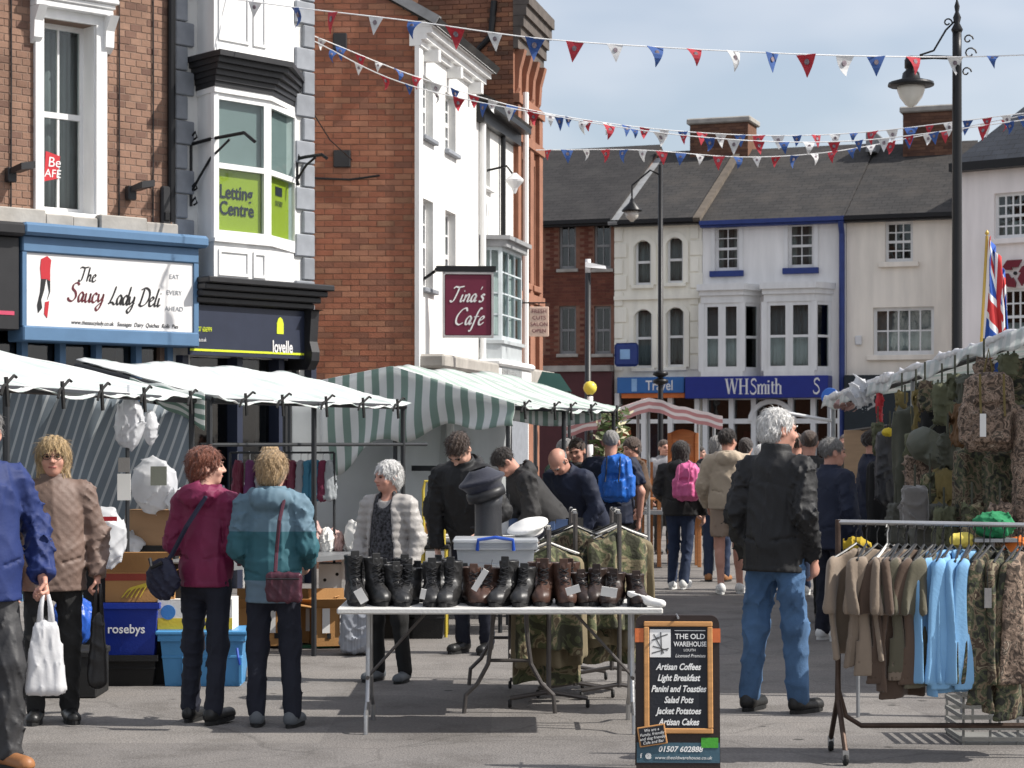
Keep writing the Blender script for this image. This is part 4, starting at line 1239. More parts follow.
# cream narrow
fc = far_building('cream_arched_building', 'cream painted narrow building with four arched sash windows', 614.5, 702, 7.1, M_cream, M_slate, 9.4)
hh = [hole(fc, 635, 239, 651, 285), hole(fc, 667, 236, 683, 283), hole(fc, 635, 308, 652, 368), hole(fc, 667, 306, 684, 367)]
finish(fc, hh + [(0.12, fc.L - 0.12, 0.05, fc.uv(650, 393)[1] - 0.05)], M_cream)
for h in hh:
    w = window(fc.root, *h, 1, 2, y=0.1, fr=0.05, sill=(0.08, 0.08, 0.09, M_cream), curtain=[(0, 1, 0, 0.95)], curtm=mat('grey_net', (0.42, 0.43, 0.43), 0.9, var=0.4, vs=2, aniso=(5, 1, 0.3)))
    b = MB(); n = 10; W = h[1] - h[0]
    arc = [(h[0] - 0.14 + (W + 0.28) * k / n, h[3] - 0.16 + 0.26 * math.sin(math.pi * k / n) ** 0.7) for k in range(n + 1)]
    arc2 = [(h[0] - 0.02 + (W + 0.04) * k / n, h[3] - 0.2 + 0.17 * math.sin(math.pi * k / n) ** 0.7) for k in range(n + 1)]
    for k in range(n):
        q = [arc2[k], arc2[k + 1], arc[k + 1], arc[k]]
        b.prism(q, -0.03, 0.0)
        b.prism([arc2[k], arc2[k + 1], (arc2[k + 1][0], h[3] + 0.02), (arc2[k][0], h[3] + 0.02)], 0.004, 0.1) if arc2[k][1] < h[3] else None
    b.box(h[0] - 0.14, h[0] - 0.02, -0.05, 0.0, h[2], h[3] - 0.16); b.box(h[1] + 0.02, h[1] + 0.14, -0.05, 0.0, h[2], h[3] - 0.16)
    b.build('arch_moulding', M_cream, fc.root)
b = MB(); b.box(0, fc.L, -0.07, 0.0, fc.uv(650, 297)[1] - 0.06, fc.uv(650, 297)[1] + 0.04)
for q in range(9):
    for x in (0.0, fc.L - 0.3): b.bevbox(x, x + (0.32 if q % 2 else 0.22), -0.03, 0.0, 3.4 + q * 0.4, 3.4 + q * 0.4 + 0.36, 0.01)
b.build('string_course', M_cream, fc.root)
# roof party-wall flashing
b = MB().box(-0.12, 0.12, -0.3, 4.4, 0.02, 0.1, Matrix.Translation((0.05, -0.05, 7.1)) @ Matrix.Rotation(math.atan2(2.3, 4.55), 4, 'X')); b.build('verge_flashing', M_lead, fc.root)
b = MB().box(-0.09, 0.09, -0.3, 4.4, 0.02, 0.13, Matrix.Translation((fc.L - 0.05, -0.05, 7.1)) @ Matrix.Rotation(math.atan2(2.3, 4.55), 4, 'X')); b.build('roof_ridge_wall', mat('sandy_coping', (0.115, 0.095, 0.075), 0.9, var=0.25), fc.root)
def sign_on(F, name, label, pa, pb, ya, yb, m, off=0.35):
    a, c = F.uv(pa, yb, off)[0], F.uv(pb, yb, off)[0]
    z0, z1 = F.uv((pa + pb) / 2, yb, off)[1], F.uv((pa + pb) / 2, ya, off)[1]
    t = thing(name, label, 'sign', F.world(a, -off, z0), F.ang)
    MB().bevbox(0, c - a, 0, off, 0, z1 - z0, 0.01).build('sign_board', m, t)
    return t, c - a, z1 - z0
t, W, H = sign_on(fc, 'shop_sign', 'mid blue travel shop fascia with an orange strip below', 617, 684, 377, 393, M_trav)
text('Travel', 0.34, M_sign, t, W * 0.43, -0.004, 0.07, ext=0.001, bold=0.004, width=0.8)
MB().box(W * 0.22, W * 0.30, -0.006, 0, 0.04, H - 0.04).build('pale_emblem', mat('pale_blue_print', (0.25, 0.42, 0.66), 0.5, bump=0), t)
MB().box(0.1, W, 0.05, 0.3, -0.12, -0.004).build('orange_strip', M_orange, t)
def shopfront(F, u0, u1, zt, m, nm=5, stall=0.5, arch=None):
    b = MB()
    for k in range(nm + 1):
        u = u0 + (u1 - u0) * k / nm
        b.box(u - 0.06, u + 0.06, -0.12, 0.02, 0, zt)
    b.box(u0, u1, -0.1, 0.02, 0, stall); b.box(u0 + 0.06, u1 - 0.06, -0.09, 0.02, zt - 0.75, zt - 0.65)
    b.build('shopfront_frame', m, F.root)
    MB().box(u0, u1, 0.03, 0.04, stall, zt).build('shop_glass', M_glass2, F.root)
    MB().box(u0, u1, 0.9, 0.95, 0, zt).build('shop_interior', M_winter, F.root)
shopfront(fc, 0.1, fc.L - 0.1, fc.uv(650, 393)[1], M_greyrend, 3)
rg = random.Random(21)
MB().box(0.5, 1.4, 0.3, 0.34, 0.9, 2.2).build('window_display', mat('blue_display', (0.05, 0.2, 0.42), 0.6, var=0.5, vs=6), fc.root)
u, z = fc.uv(617, 355, 0.6)
t = thing('projecting_sign', 'small blue projecting sign on the corner of the cream arched building', 'sign', fc.world(u, -0.0, z), fc.ang)
MB().bevbox(-0.1, 0.5, -0.5, -0.42, -0.28, 0.3, 0.06).build('sign_board', M_blueg, t)
MB().box(0.05, 0.3, -0.51, -0.5, -0.1, 0.14).build('pale_emblem', mat('pale_blue_print'), t)
MB().tube([(0.1, 0, 0.2), (0.1, -0.45, 0.2)], 0.025, 6).build('arm', M_iron, t)
# grey stationer's
fw = far_building('grey_rendered_building', 'grey rendered shop building with two white bay windows and deep blue fascia', 702.5, 846, 7.0, M_greyrend, M_slate, 9.35, gut=M_blueg)
hu = [hole(fw, 715, 226, 739, 271), hole(fw, 788, 223, 814, 268)]
bz = [fw.uv(693, 300)[0], fw.uv(757, 300)[0], fw.uv(761, 300)[0], fw.uv(826, 300)[0]]
bays = [(0.02, fw.uv(752, 300, 0.5)[0] + 0.1), (fw.uv(761, 300, 0.5)[0], fw.uv(824, 300, 0.5)[0] + 0.1)]
z0b, z1b = fw.uv(760, 371, 0.5)[1], fw.uv(760, 302, 0.5)[1]
hb = [(a + 0.12, c - 0.12, z0b + 0.1, z1b - 0.05) for a, c in bays]
finish(fw, hu + hb + [(0.12, 3.38, 0.05, fw.uv(760, 398)[1] - 0.04)], M_greyrend)
for h in hu:
    window(fw.root, *h, 2, 4, y=0.1, fr=0.07, curtain=[(0, 0.28, 0, 1), (0.72, 1, 0, 1)], net=True, sill=(0.12, 0.1, 0.14, M_blueg))
    b = MB()
    for q in ((h[0] - 0.1, h[0] - 0.003), (h[1] + 0.003, h[1] + 0.1)): b.box(q[0], q[1], -0.03, 0.0, h[2], h[3] + 0.1)
    b.box(h[0] - 0.003, h[1] + 0.003, -0.03, 0.0, h[3] + 0.003, h[3] + 0.1); b.build('architrave', M_white, fw.root)
for a, c in bays:
    pl = [(a, 0.0), (a + 0.08, -0.5), (c - 0.34, -0.5), (c, 0.0)]
    b = MB()
    ring(b, z0b - 0.12, z0b, 0.02, pl); ring(b, z1b, z1b + 0.18, 0.02, pl); ring(b, z1b + 0.18, z1b + 0.3, 0.08, pl); ring(b, z1b + 0.3, z1b + 0.45, 0.16, pl)
    for p in pl[1:3]: b.box(p[0] - 0.07, p[0] + 0.07, p[1] - 0.012, p[1] + 0.1, z0b, z1b)
    b.build('bay_frame', M_white, fw.root)
    for i, (p, q) in enumerate(zip(pl, pl[1:])):
        mt, L = seg_mtx(p, q)
        if i == 1:
            window(fw.root, 0.05, L / 2 - 0.0, z0b, z1b, 1, 2, y=0.01, fr=0.09, mtx=mt, room=False, curtain=[(0.0, 1, 0, 0.52)], curtm=M_blind, net=True)
            window(fw.root, L / 2 + 0.002, L - 0.05, z0b, z1b, 1, 2, y=0.01, fr=0.09, mtx=mt, room=False, curtain=[(0.0, 1, 0, 0.52)], curtm=M_blind, net=True)
        else:
            window(fw.root, 0.05, L - 0.03, z0b, z1b, 1, 2, y=0.01, fr=0.08, mtx=mt, room=False)
    r = MB(); V = [(a + 0.12, 0.14, z0b), (c - 0.12, 0.14, z0b), (c - 0.12, 0.14, z1b), (a + 0.12, 0.14, z1b), (a + 0.12, 2, z0b), (c - 0.12, 2, z0b), (c - 0.12, 2, z1b), (a + 0.12, 2, z1b)]
    r.add(V, [(4, 5, 6, 7), (0, 1, 5, 4), (3, 7, 6, 2), (0, 4, 7, 3), (1, 2, 6, 5)]); r.build('room_recess', M_winter, fw.root)
MB().tube([(fw.L - 0.08, -0.1, 1.0), (fw.L - 0.08, -0.1, 6.6), (fw.L - 0.08, -0.3, 6.9)], 0.07, 8).build('downpipe', M_blueg, fw.root)
t, W, H = sign_on(fw, 'shop_sign', 'deep blue stationer fascia sign with white serif lettering', 685, 828, 376, 398, M_whsb, 0.55)
# serif capitals drawn with thick and thin strokes
def serif_word(t, x, z, h, word, m, y=-0.006):
    b = MB()
    def bar(x0, z0, x1, z1, w):
        d = Vector((x1 - x0, z1 - z0)); 
        b.prism([(x0 - w / 2, z0), (x0 + w / 2, z0), (x1 + w / 2, z1), (x1 - w / 2, z1)], y, y + 0.004)
    def serif(cx, zz, w): b.box(cx - w / 2, cx + w / 2, y + 0.001, y + 0.005, zz - 0.02 * h, zz + 0.02 * h)
    TH, TN = 0.13 * h, 0.05 * h
    for ch in word:
        if ch == 'W':
            bar(x + .18 * h, z, x, z + h, TH); bar(x + .18 * h, z, x + .36 * h, z + h, TN); bar(x + .56 * h, z, x + .36 * h, z + h, TH); bar(x + .56 * h, z, x + .74 * h, z + h, TN)
            for q in (0, .36, .74): serif(x + q * h, z + h, .24 * h)
            x += .88 * h
        elif ch == 'H':
            for q in (.08, .5): bar(x + q * h, z, x + q * h, z + h, TH); serif(x + q * h, z, .26 * h); serif(x + q * h, z + h, .26 * h)
            b.box(x + .1 * h, x + .5 * h, y + 0.002, y + 0.005, z + .5 * h, z + .56 * h); x += .72 * h
        elif ch == 'S':
            ribbon(b, [(x + .44 * h, z + .82 * h), (x + .32 * h, z + .98 * h), (x + .14 * h, z + .9 * h), (x + .12 * h, z + .68 * h), (x + .34 * h, z + .46 * h), (x + .42 * h, z + .2 * h), (x + .26 * h, z + .0 * h), (x + .08 * h, z + .06 * h), (x + .03 * h, z + .22 * h)], TH, y, pen=R(100)); x += .52 * h
        elif ch == 'm':
            for q in (.06, .3, .54): bar(x + q * h, z, x + q * h, z + .6 * h, TH * .85); serif(x + q * h, z, .18 * h)
            for q in (.06, .3): ribbon(b, [(x + (q + .05) * h, z + .48 * h), (x + (q + .14) * h, z + .64 * h), (x + (q + .23) * h, z + .54 * h)], TN * 1.2, y)
            serif(x + .02 * h, z + .6 * h, .12 * h); x += .68 * h
        elif ch == 'i':
            bar(x + .06 * h, z, x + .06 * h, z + .6 * h, TH * .85); serif(x + .06 * h, z, .2 * h); serif(x + .02 * h, z + .6 * h, .12 * h)
            b.box(x + .0 * h, x + .12 * h, y, y + .004, z + .76 * h, z + .88 * h); x += .22 * h
        elif ch == 't':
            bar(x + .1 * h, z + .04 * h, x + .1 * h, z + .8 * h, TH * .85); b.box(x, x + .26 * h, y + 0.001, y + .005, z + .56 * h, z + .62 * h)
            ribbon(b, [(x + .1 * h, z + .06 * h), (x + .18 * h, z + .01 * h), (x + .27 * h, z + .09 * h)], TN * 1.3, y + 0.001); x += .3 * h
        elif ch == 'h':
            bar(x + .06 * h, z, x + .06 * h, z + h, TH * .85); bar(x + .34 * h, z, x + .34 * h, z + .56 * h, TH * .85)
            ribbon(b, [(x + .1 * h, z + .48 * h), (x + .2 * h, z + .64 * h), (x + .32 * h, z + .52 * h)], TN * 1.2, y + 0.001)
            for q in (.06, .34): serif(x + q * h, z, .2 * h)
            serif(x + .02 * h, z + h, .14 * h); x += .48 * h
    b.build('lettering', m, t)
    return x
xa = fw.uv(724, 394, 0.55)[0] - fw.uv(685, 394, 0.55)[0]
serif_word(t, xa + 0.06, 0.1, 0.36, 'WHSmith', M_sign)
serif_word(t, W - 0.36, 0.1, 0.36, 'S', M_sign)
zs_ = fw.uv(760, 398)[1]
b = MB()
xs = [0.1, 0.75, 1.3, 2.2, 2.75, 3.4]
for x in xs: b.box(x - 0.06, x + 0.06, -0.15, 0.02, 0, zs_)
b.box(0.1, 3.4, -0.14, 0.02, zs_ - 0.62, zs_ - 0.5); b.box(0.1, 1.3, -0.13, 0.02, 0, 0.5); b.box(2.2, 3.4, -0.13, 0.02, 0, 0.5)
ac = 1.75
for k in range(12):
    a0, a1 = math.pi * k / 12, math.pi * (k + 1) / 12
    q = [(ac + 0.47 * math.cos(a0), zs_ - 0.56 + 0.42 * math.sin(a0)), (ac + 0.58 * math.cos(a0), zs_ - 0.56 + 0.53 * math.sin(a0)), (ac + 0.58 * math.cos(a1), zs_ - 0.56 + 0.53 * math.sin(a1)), (ac + 0.47 * math.cos(a1), zs_ - 0.56 + 0.42 * math.sin(a1))]
    b.prism(q, -0.18, 0.0)
b.build('shopfront_frame', M_white, fw.root)
MB().box(0.0, fw.L, 0.03, 0.04, 0.0, zs_).build('shop_glass', M_glass2, fw.root)
MB().box(0.0, fw.L, 1.2, 1.25, 0, zs_).build('shop_interior', M_winter, fw.root)
for x in (0.3, 0.95, 2.4): MB().box(x, x + 0.4, 0.3, 0.34, 1.0, 1.9).build('red_poster', M_red, fw.root)
# cream right
f4 = far_building('cream_rendered_building', 'plain pale cream rendered building with one small and one wide window', 846.6, 955, 7.0, M_cream2, M_slate, 9.3)
hc = [hole(f4, 885, 221, 913, 262), hole(f4, 873, 307, 934, 355)]
finish(f4, hc, M_cream2)
window(f4.root, *hc[0], 3, 4, y=0.1, fr=0.07, sill=(0.14, 0.1, 0.12, M_cream2), bar=0.03)
window(f4.root, *hc[1], 5, 2, y=0.1, fr=0.08, sill=(0.14, 0.1, 0.12, M_cream2), bar=0.035, sash=False, curtain=[(0.0, 1, 0, 0.5)], net=True)
MB().box(0.0, f4.L, -0.3, 0.0, 0, f4.uv(900, 375)[1]).build('shopfront', mat('dark_green_shop', (0.01, 0.018, 0.024), 0.5), f4.root)
u, z = f4.uv(858, 340)
MB().bevbox(u - 0.06, u + 0.1, -0.08, 0, z - 0.12, z + 0.1, 0.02).build('alarm_box', M_metalw, f4.root)
def chimney(F, pa, pb, ya, yb, off, name='chimney'):
    a, c = F.uv(pa, yb, off)[0], F.uv(pb, yb, off)[0]
    z0, z1 = F.uv(pa, yb, off)[1], F.uv(pa, ya, off)[1]
    b = MB(); b.box(a, c, -off, -off + 1.0, z0 - 0.9, z1 - 0.16)
    z = z0 - 0.6; r = 0
    while z < z1 - 0.2:
        x = a - 0.11 * (r % 2)
        while x < c:
            p, q = max(x, a), min(x + 0.215, c)
            if q - p > 0.04: b.box(p, q, -off - 0.012, -off + 0.01, z, z + 0.065)
            x += 0.226
        z += 0.076; r += 1
    o = b.build(name, M_brkch, F.root)
    MB().bevbox(a - 0.08, c + 0.08, -off - 0.08, -off + 1.08, z1 - 0.158, z1, 0.03).build('chimney_cap', M_stone, o)
chimney(fc, 690, 748, 119, 152, -3.8)
chimney(f4, 903, 953, 107, 148, -3.4)
MB().box(-0.12, 0.12, 3.3, 4.6, 9.0, 9.5).build('lead_saddle', M_lead, f4.root)
# pinkish bank building on the right
fb = Fac('pinkish_bank_building', 'pinkish rendered bank building with blue slate roof at the right edge', 'building', XY(958.5, 46.4), XY(1130, 44.0))
zeb = fb.uv(990, 168)[1]
hb = [hole(fb, 994, 192, 1036, 238), hole(fb, 994, 288, 1036, 345)]
fb.zeave = zeb
wm = wall_mesh(0, fb.L, 0, zeb, hb, 0.12); shell(wm, 0, fb.L, 0, zeb, 8, False); wm.build('wall', M_pinkrend, fb.root)
for h in hb: window(fb.root, *h, 5, 4, y=0.1, fr=0.07, bar=0.035, sill=(0.1, 0.1, 0.12, M_pinkrend), curtain=[(0, 1, 0, 0.4)])
MB().box(-0.1, fb.L, -0.3, 0.1, zeb - 0.05, zeb + 0.14).build('gutter', M_iron, fb.root)
V = [(-0.1, -0.2, zeb + 0.15), (fb.L, -0.2, zeb + 0.15), (fb.L, 4.5, zeb + 4.2), (3.0, 4.5, zeb + 4.2)]
roof_sheet('roof', V, M_slate2, fb.root)
b = MB().add([(-0.1, -0.2, zeb + 0.15), (3.0, 4.5, zeb + 4.2), (-0.1, 8, zeb + 0.15)], [(0, 1, 2)]); b.build('roof_hip', M_slate2, fb.root)
u, z = fb.uv(1014, 273, 0.1)
t = thing('bank_emblem', 'dark red three-armed emblem on the pinkish bank wall', 'sign', fb.world(u, -0.06, z), fb.ang)
def hexp(r, deg): 
    a = R(deg); return (r * math.cos(a), r * math.sin(a))
for k in range(3):
    a0 = 90 + 120 * k
    b = MB()
    b.prism([hexp(0.15, a0 - 30), hexp(0.34, a0 - 30), hexp(0.34, a0 + 30), hexp(0.15, a0 + 30)], -0.03, 0.03)
    b.prism([hexp(0.15, a0 + 30.5), hexp(0.34, a0 + 30.5), hexp(0.32, a0 + 62), hexp(0.22, a0 + 68), hexp(0.10, a0 + 40)], -0.029, 0.03)
    b.build('emblem_arm', mat('dark_red_emblem', (0.16, 0.008, 0.02), 0.45, bump=0), t)
MB().tube([(0, 0.0, 0), (0, 0.06, 0)], 0.04, 8).build('fixing', M_iron, t)
# far pavement
b = MB()
p0, p1 = far(380), far(1250)
nn = Vector((fdv.y, -fdv.x)) * 2.4
b.add([(p0[0] + nn.x, p0[1] + nn.y, 0.0), (p1[0] + nn.x, p1[1] + nn.y, 0.0), (p1[0], p1[1], 0), (p0[0], p0[1], 0), (p0[0] + nn.x, p0[1] + nn.y, 0.12), (p1[0] + nn.x, p1[1] + nn.y, 0.12), (p1[0], p1[1] + 0.3, 0.12), (p0[0], p0[1] + 0.3, 0.12)], [(4, 5, 6, 7), (0, 1, 5, 4)])
tag(b.build('pavement', mat('concrete_paving', (0.24, 0.23, 0.22), 0.9)), kind='structure')

# ------------------------------------------------------------------ street lamps, flag, bunting
def lamp_a():
    p = at(957, 0, 22.0); zt = p.z
    t = thing('street_lamp', 'tall black heritage lamp post with one hanging lantern, near the right edge', 'street lamp', (p.x, 22.0, 0))
    MB().lathe([(0.16, 0), (0.16, 0.35), (0.13, 0.4), (0.11, 0.9), (0.085, 0.95), (0.062, 1.1), (0.05, zt - 0.6), (0.05, zt - 0.35)], 14).build('column', M_iron, t, True)
    MB().lathe([(0.05, 0), (0.065, 0.03), (0.03, 0.1), (0.045, 0.16), (0.02, 0.22), (0.03, 0.28), (0.012, 0.34), (0.003, 0.42)], 12).build('finial', M_iron, t, True, (0, 0, zt - 0.35))
    za = at(957, 58, 22).z
    MB().tube([(0, 0, za), (-0.25, 0, za + 0.01), (-0.5, 0, za + 0.0)], 0.022, 8).build('arm', M_iron, t)
    MB().tube([(0, 0, za + 0.42), (-0.12, 0, za + 0.3), (-0.25, 0, za + 0.08), (-0.4, 0, za + 0.03)], 0.012, 6).build('brace', M_iron, t)
    for (x, z, s) in ((0.14, 0.05, 1), (0.12, 0.2, 0.8), (0.1, -0.15, 0.8), (-0.1, 0.38, 0.7)):
        pts = [(x + s * 0.07 * math.cos(a) * (1 - a / 9), 0, za + z + s * 0.07 * math.sin(a) * (1 - a / 9)) for a in [k * 0.6 for k in range(11)]]
        MB().tube(pts, 0.009, 6).build('scroll', M_iron, t)
    xl = at(911, 90, 22).x - p.x
    zl = at(911, 90, 22).z
    l = MB().lathe([(0.05, 0.36), (0.07, 0.32), (0.07, 0.24), (0.05, 0.22), (0.09, 0.18), (0.1, 0.12), (0.24, 0.08), (0.25, 0.05), (0.24, 0.04)], 16).build('lantern', M_iron, t, True, (xl, 0, zl))
    MB().lathe([(0.15, 0.04), (0.15, 0.0), (0.12, -0.08), (0.06, -0.16), (0.01, -0.19)], 16).build('glass_bowl', M_lampg, l, True)
    MB().tube([(-0.5, 0, za), (xl, 0, za - 0.02), (xl, 0, zl + 0.34)], 0.03, 8).build('drop_arm', M_iron, t)
lamp_a()
def lamp_b():
    p = at(660.5, 165, 40.0)
    t = thing('street_lamp', 'slender black lamp post in front of the cream arched building', 'street lamp', (p.x, 40, 0))
    MB().lathe([(0.15, 0), (0.15, 0.9), (0.08, 1.1), (0.055, 1.3), (0.045, p.z)], 12).build('column', M_iron, t, True)
    for z in (2.75, 2.9): MB().lathe([(0.05, 0), (0.15, 0.05), (0.15, 0.1), (0.05, 0.14)], 12).build('collar', M_iron, t, True, (0, 0, z))
    q = at(632, 213, 40)
    MB().tube([(0, 0, p.z - 0.2), (-0.2, 0, p.z - 0.1), (q.x - p.x, 0, p.z - 0.4), (q.x - p.x, 0, q.z + 0.2)], 0.02, 6).build('arm', M_iron, t)
    l = MB().lathe([(0.03, 0.28), (0.06, 0.2), (0.2, 0.06), (0.2, 0.03)], 14).build('lantern', M_iron, t, True, (q.x - p.x, 0, q.z))
    MB().lathe([(0.14, 0.03), (0.12, -0.08), (0.03, -0.17)], 14).build('glass_bowl', M_lampg, l, True)
lamp_b()
p = at(588, 272, 45.0)
t = thing('street_lamp', 'black lamp post with a flat white head in front of the dark brick building', 'street lamp', (p.x, 45, 0))
MB().lathe([(0.1, 0), (0.1, 1.2), (0.075, 1.25), (0.06, p.z)], 12).build('column', M_black, t, True)
MB().lathe([(0.062, 0), (0.062, 0.3)], 12).build('white_band', M_metalw, t, True, (0, 0, p.z - 0.02))
MB().add([(-0.06, -0.08, 0.1), (0.4, -0.1, 0.06), (0.4, 0.1, 0.06), (-0.06, 0.08, 0.1), (-0.06, -0.06, 0.22), (0.38, -0.06, 0.13), (0.38, 0.06, 0.13), (-0.06, 0.06, 0.22)], [(3, 2, 1, 0), (4, 5, 6, 7), (0, 1, 5, 4), (1, 2, 6, 5), (2, 3, 7, 6), (3, 0, 4, 7)]).build('lamp_head', M_metalw, t, False, (0, 0, p.z))
p = at(590, 388, 34.0)
t = thing('crossing_beacon', 'yellow globe crossing beacon on a striped pole', 'beacon', (p.x, 34, 0))
MB().lathe([(0.001, -0.12), (0.05, -0.11), (0.1, -0.05), (0.115, 0.0), (0.1, 0.06), (0.06, 0.1), (0.001, 0.115)], 16).build('globe', M_globe, t, True, (0, 0, p.z))
for k in range(6): MB().lathe([(0.05, k * 0.4), (0.05, k * 0.4 + 0.398)], 12).build('pole_band', M_metalw if k % 2 else M_black, t, True)
MB().lathe([(0.04, 2.398), (0.04, p.z - 0.1)], 12).build('pole_top', M_black, t, True)
# blue arrow road sign near the stationer's
p = at(830, 397, 30.0)
t = thing('road_sign', 'round blue road sign with white arrow beside the stationer fascia', 'sign', (p.x, 30, 0))
MB().tube([(0, 0.03, 0), (0, 0.03, p.z)], 0.035, 8).build('pole', M_quoin, t)
MB().lathe([(0.13, -0.012), (0.135, 0), (0.13, 0.012)], 24, Matrix.Translation((0, -0.02, p.z)) @ Matrix.Rotation(R(90), 4, 'X')).build('disc', mat('road_sign_blue', (0.02, 0.1, 0.4), 0.4, bump=0), t)
MB().prism([(-0.08, p.z - 0.04), (-0.04, p.z - 0.07), (-0.04, p.z - 0.02), (0.07, p.z + 0.05), (0.05, p.z + 0.08), (-0.05, p.z + 0.01), (-0.08, p.z + 0.03)], -0.04, -0.034).build('arrow', M_sign, t)
# flag with union colours, drooping from a slanted pole at the near stall
def flag_mat():
    m, n, l, b = newmat('flag_cloth')
    tc = n.new('ShaderNodeTexCoord'); sp = n.new('ShaderNodeSeparateXYZ'); l.new(tc.outputs['UV'], sp.inputs[0])
    def math_(op, a, c=None, d=None):
        k = n.new('ShaderNodeMath'); k.operation = op
        for i, q in enumerate((a, c, d)):
            if q is None: continue
            if isinstance(q, (int, float)): k.inputs[i].default_value = q
            else: l.new(q, k.inputs[i])
        return k.outputs[0]
    u, v = sp.outputs[0], sp.outputs[1]
    cu = math_('ABSOLUTE', math_('SUBTRACT', u, 0.5)); cv = math_('ABSOLUTE', math_('SUBTRACT', v, 0.5))
    dg = math_('ABSOLUTE', math_('SUBTRACT', cu, cv))
    def sel(prev, cond, c):
        mx = n.new('ShaderNodeMix'); mx.data_type = 'RGBA'; l.new(cond, mx.inputs[0])
        if isinstance(prev, tuple): mx.inputs[6].default_value = _c(prev)
        else: l.new(prev, mx.inputs[6])
        mx.inputs[7].default_value = _c(c); return mx.outputs[2]
    blue, white, red = (0.02, 0.08, 0.36), (0.75, 0.75, 0.75), (0.5, 0.03, 0.03)
    c = sel(blue, math_('LESS_THAN', dg, 0.09), white)
    c = sel(c, math_('LESS_THAN', dg, 0.035), red)
    mn = math_('MINIMUM', cu, cv)
    c = sel(c, math_('LESS_THAN', mn, 0.12), white)
    c = sel(c, math_('LESS_THAN', mn, 0.07), red)
    l.new(c, b.inputs['Base Color']); b.inputs['Roughness'].default_value = 0.8
    return m
pt = at(987, 236, 16.0); pb = at(977, 385, 16.0)
t = thing('flag', 'drooping union flag on a slanted pole above the army surplus stall', 'flag', (pb.x, 16, pb.z - 0.3))
dx, dz = pt.x - pb.x, pt.z - pb.z + 0.3
MB().tube([(0, 0, 0), (dx, 0, dz)], 0.012, 8).build('pole', M_gold, t)
MB().lathe([(0.001, 0), (0.018, 0.02), (0.001, 0.05)], 8).build('finial', M_gold, t, True, (dx, 0, dz))
def ff(u, v):
    a = 0.30 + 0.70 * v                     # along the hoist
    hx, hz = dx * a, dz * a
    fall = u * 0.55 * (0.6 + 0.6 * (1 - v))
    return (hx + 0.02 + 0.27 * u ** 0.8 * (1 - 0.55 * v) + 0.018 * math.sin(u * 22 + v * 3), 0.03 * math.sin(u * 13 + v * 5), hz - fall * 0.85 - 0.05 * u)
sheet('cloth', ff, 30, 16, flag_mat(), t, 0.003)
M_bunt = {'r': mat('bunting_red', (0.50, 0.05, 0.07), 0.8, var=0.15, vs=14, trans=0.3), 'w': mat('bunting_white', (0.72, 0.72, 0.72), 0.8, var=0.1, vs=14, trans=0.3), 'b': mat('bunting_blue', (0.06, 0.13, 0.36), 0.8, var=0.15, vs=14, trans=0.3)}
M_crest = mat('bunting_crest', (0.2, 0.16, 0.18), 0.8, var=0.6, vs=40)
M_tape = mat('white_tape', (0.75, 0.75, 0.75), 0.8, bump=0)
def bunting(label, pts, flags, size, seed):
    """pts: (px, py, Y) along the tape; flags: list of (px, colour)"""
    q = spline([np.array(at(*p)) for p in pts], 8)
    q = [Vector(a) for a in q]
    org = q[0].copy()
    t = thing('bunting', label, 'bunting', org, 0, 'strings of bunting across the square')
    b = MB(); V = []
    MB().tube([a - org for a in q], 0.007, 5).build('tape', M_tape, t)
    pxs = [512 + a.x / a.y * FPX for a in q]
    rg = random.Random(seed)
    for px, c in flags:
        for i in range(len(q) - 1):
            if pxs[i] <= px < pxs[i + 1]:
                f = (px - pxs[i]) / (pxs[i + 1] - pxs[i])
                p = q[i].lerp(q[i + 1], f) - org; d = (q[i + 1] - q[i]).normalized()
                s = size * rg.uniform(0.85, 1.15); yaw = rg.uniform(-0.7, 0.7); sw = rg.uniform(-0.35, 0.35)
                if rg.random() < 0.15: s *= 0.75
                dd = (Matrix.Rotation(yaw, 3, 'Z') @ d)
                dn = Vector((sw * 0.4, rg.uniform(-0.3, 0.3), -1)).normalized()
                n_ = dd.cross(dn).normalized()
                cur = rg.uniform(-0.05, 0.05)
                rows = 5; V = []; F = []
                for r in range(rows + 1):
                    w = (1 - r / rows) * s * 0.5 + 0.002
                    off = dn * (s * 1.12 * r / rows) + n_ * (cur * math.sin(r / rows * 3.0) * 1.3)
                    for e in (-1, 1): V.append(p + dd * (w * e) + off)
                for sgn in (1, -1):
                    pass
                n0 = len(V); V += [v - n_ * 0.003 for v in V]
                for r in range(rows):
                    a = 2 * r; F += [(a, a + 1, a + 3, a + 2), (n0 + a + 2, n0 + a + 3, n0 + a + 1, n0 + a), (a, a + 2, n0 + a + 2, n0 + a), (a + 1, n0 + a + 1, n0 + a + 3, a + 3)]
                o = MB().add(V, F).build('pennant', M_bunt[c], t)
                # printed crest
                cc = p + dn * s * 0.36 + n_ * (cur * 0.9)
                V = []; 
                for sg in (-1, 1):
                    for k in range(8): V.append(cc + dd * (s * 0.13 * math.cos(k * math.pi / 4)) + dn * (s * 0.15 * math.sin(k * math.pi / 4)) + n_ * (sg * 0.012))
                F = [tuple(range(8)), tuple(reversed(range(8, 16)))] + [(k, 8 + k, 8 + (k + 1) % 8, (k + 1) % 8) for k in range(8)]
                MB().add(V, F).build('crest', M_crest, o)
                break
top = list(zip([213, 255, 295, 333, 376, 415, 455, 495, 535, 575, 615, 655, 694, 733, 772, 806, 845, 876, 913, 955, 993], 'rwb' * 7))
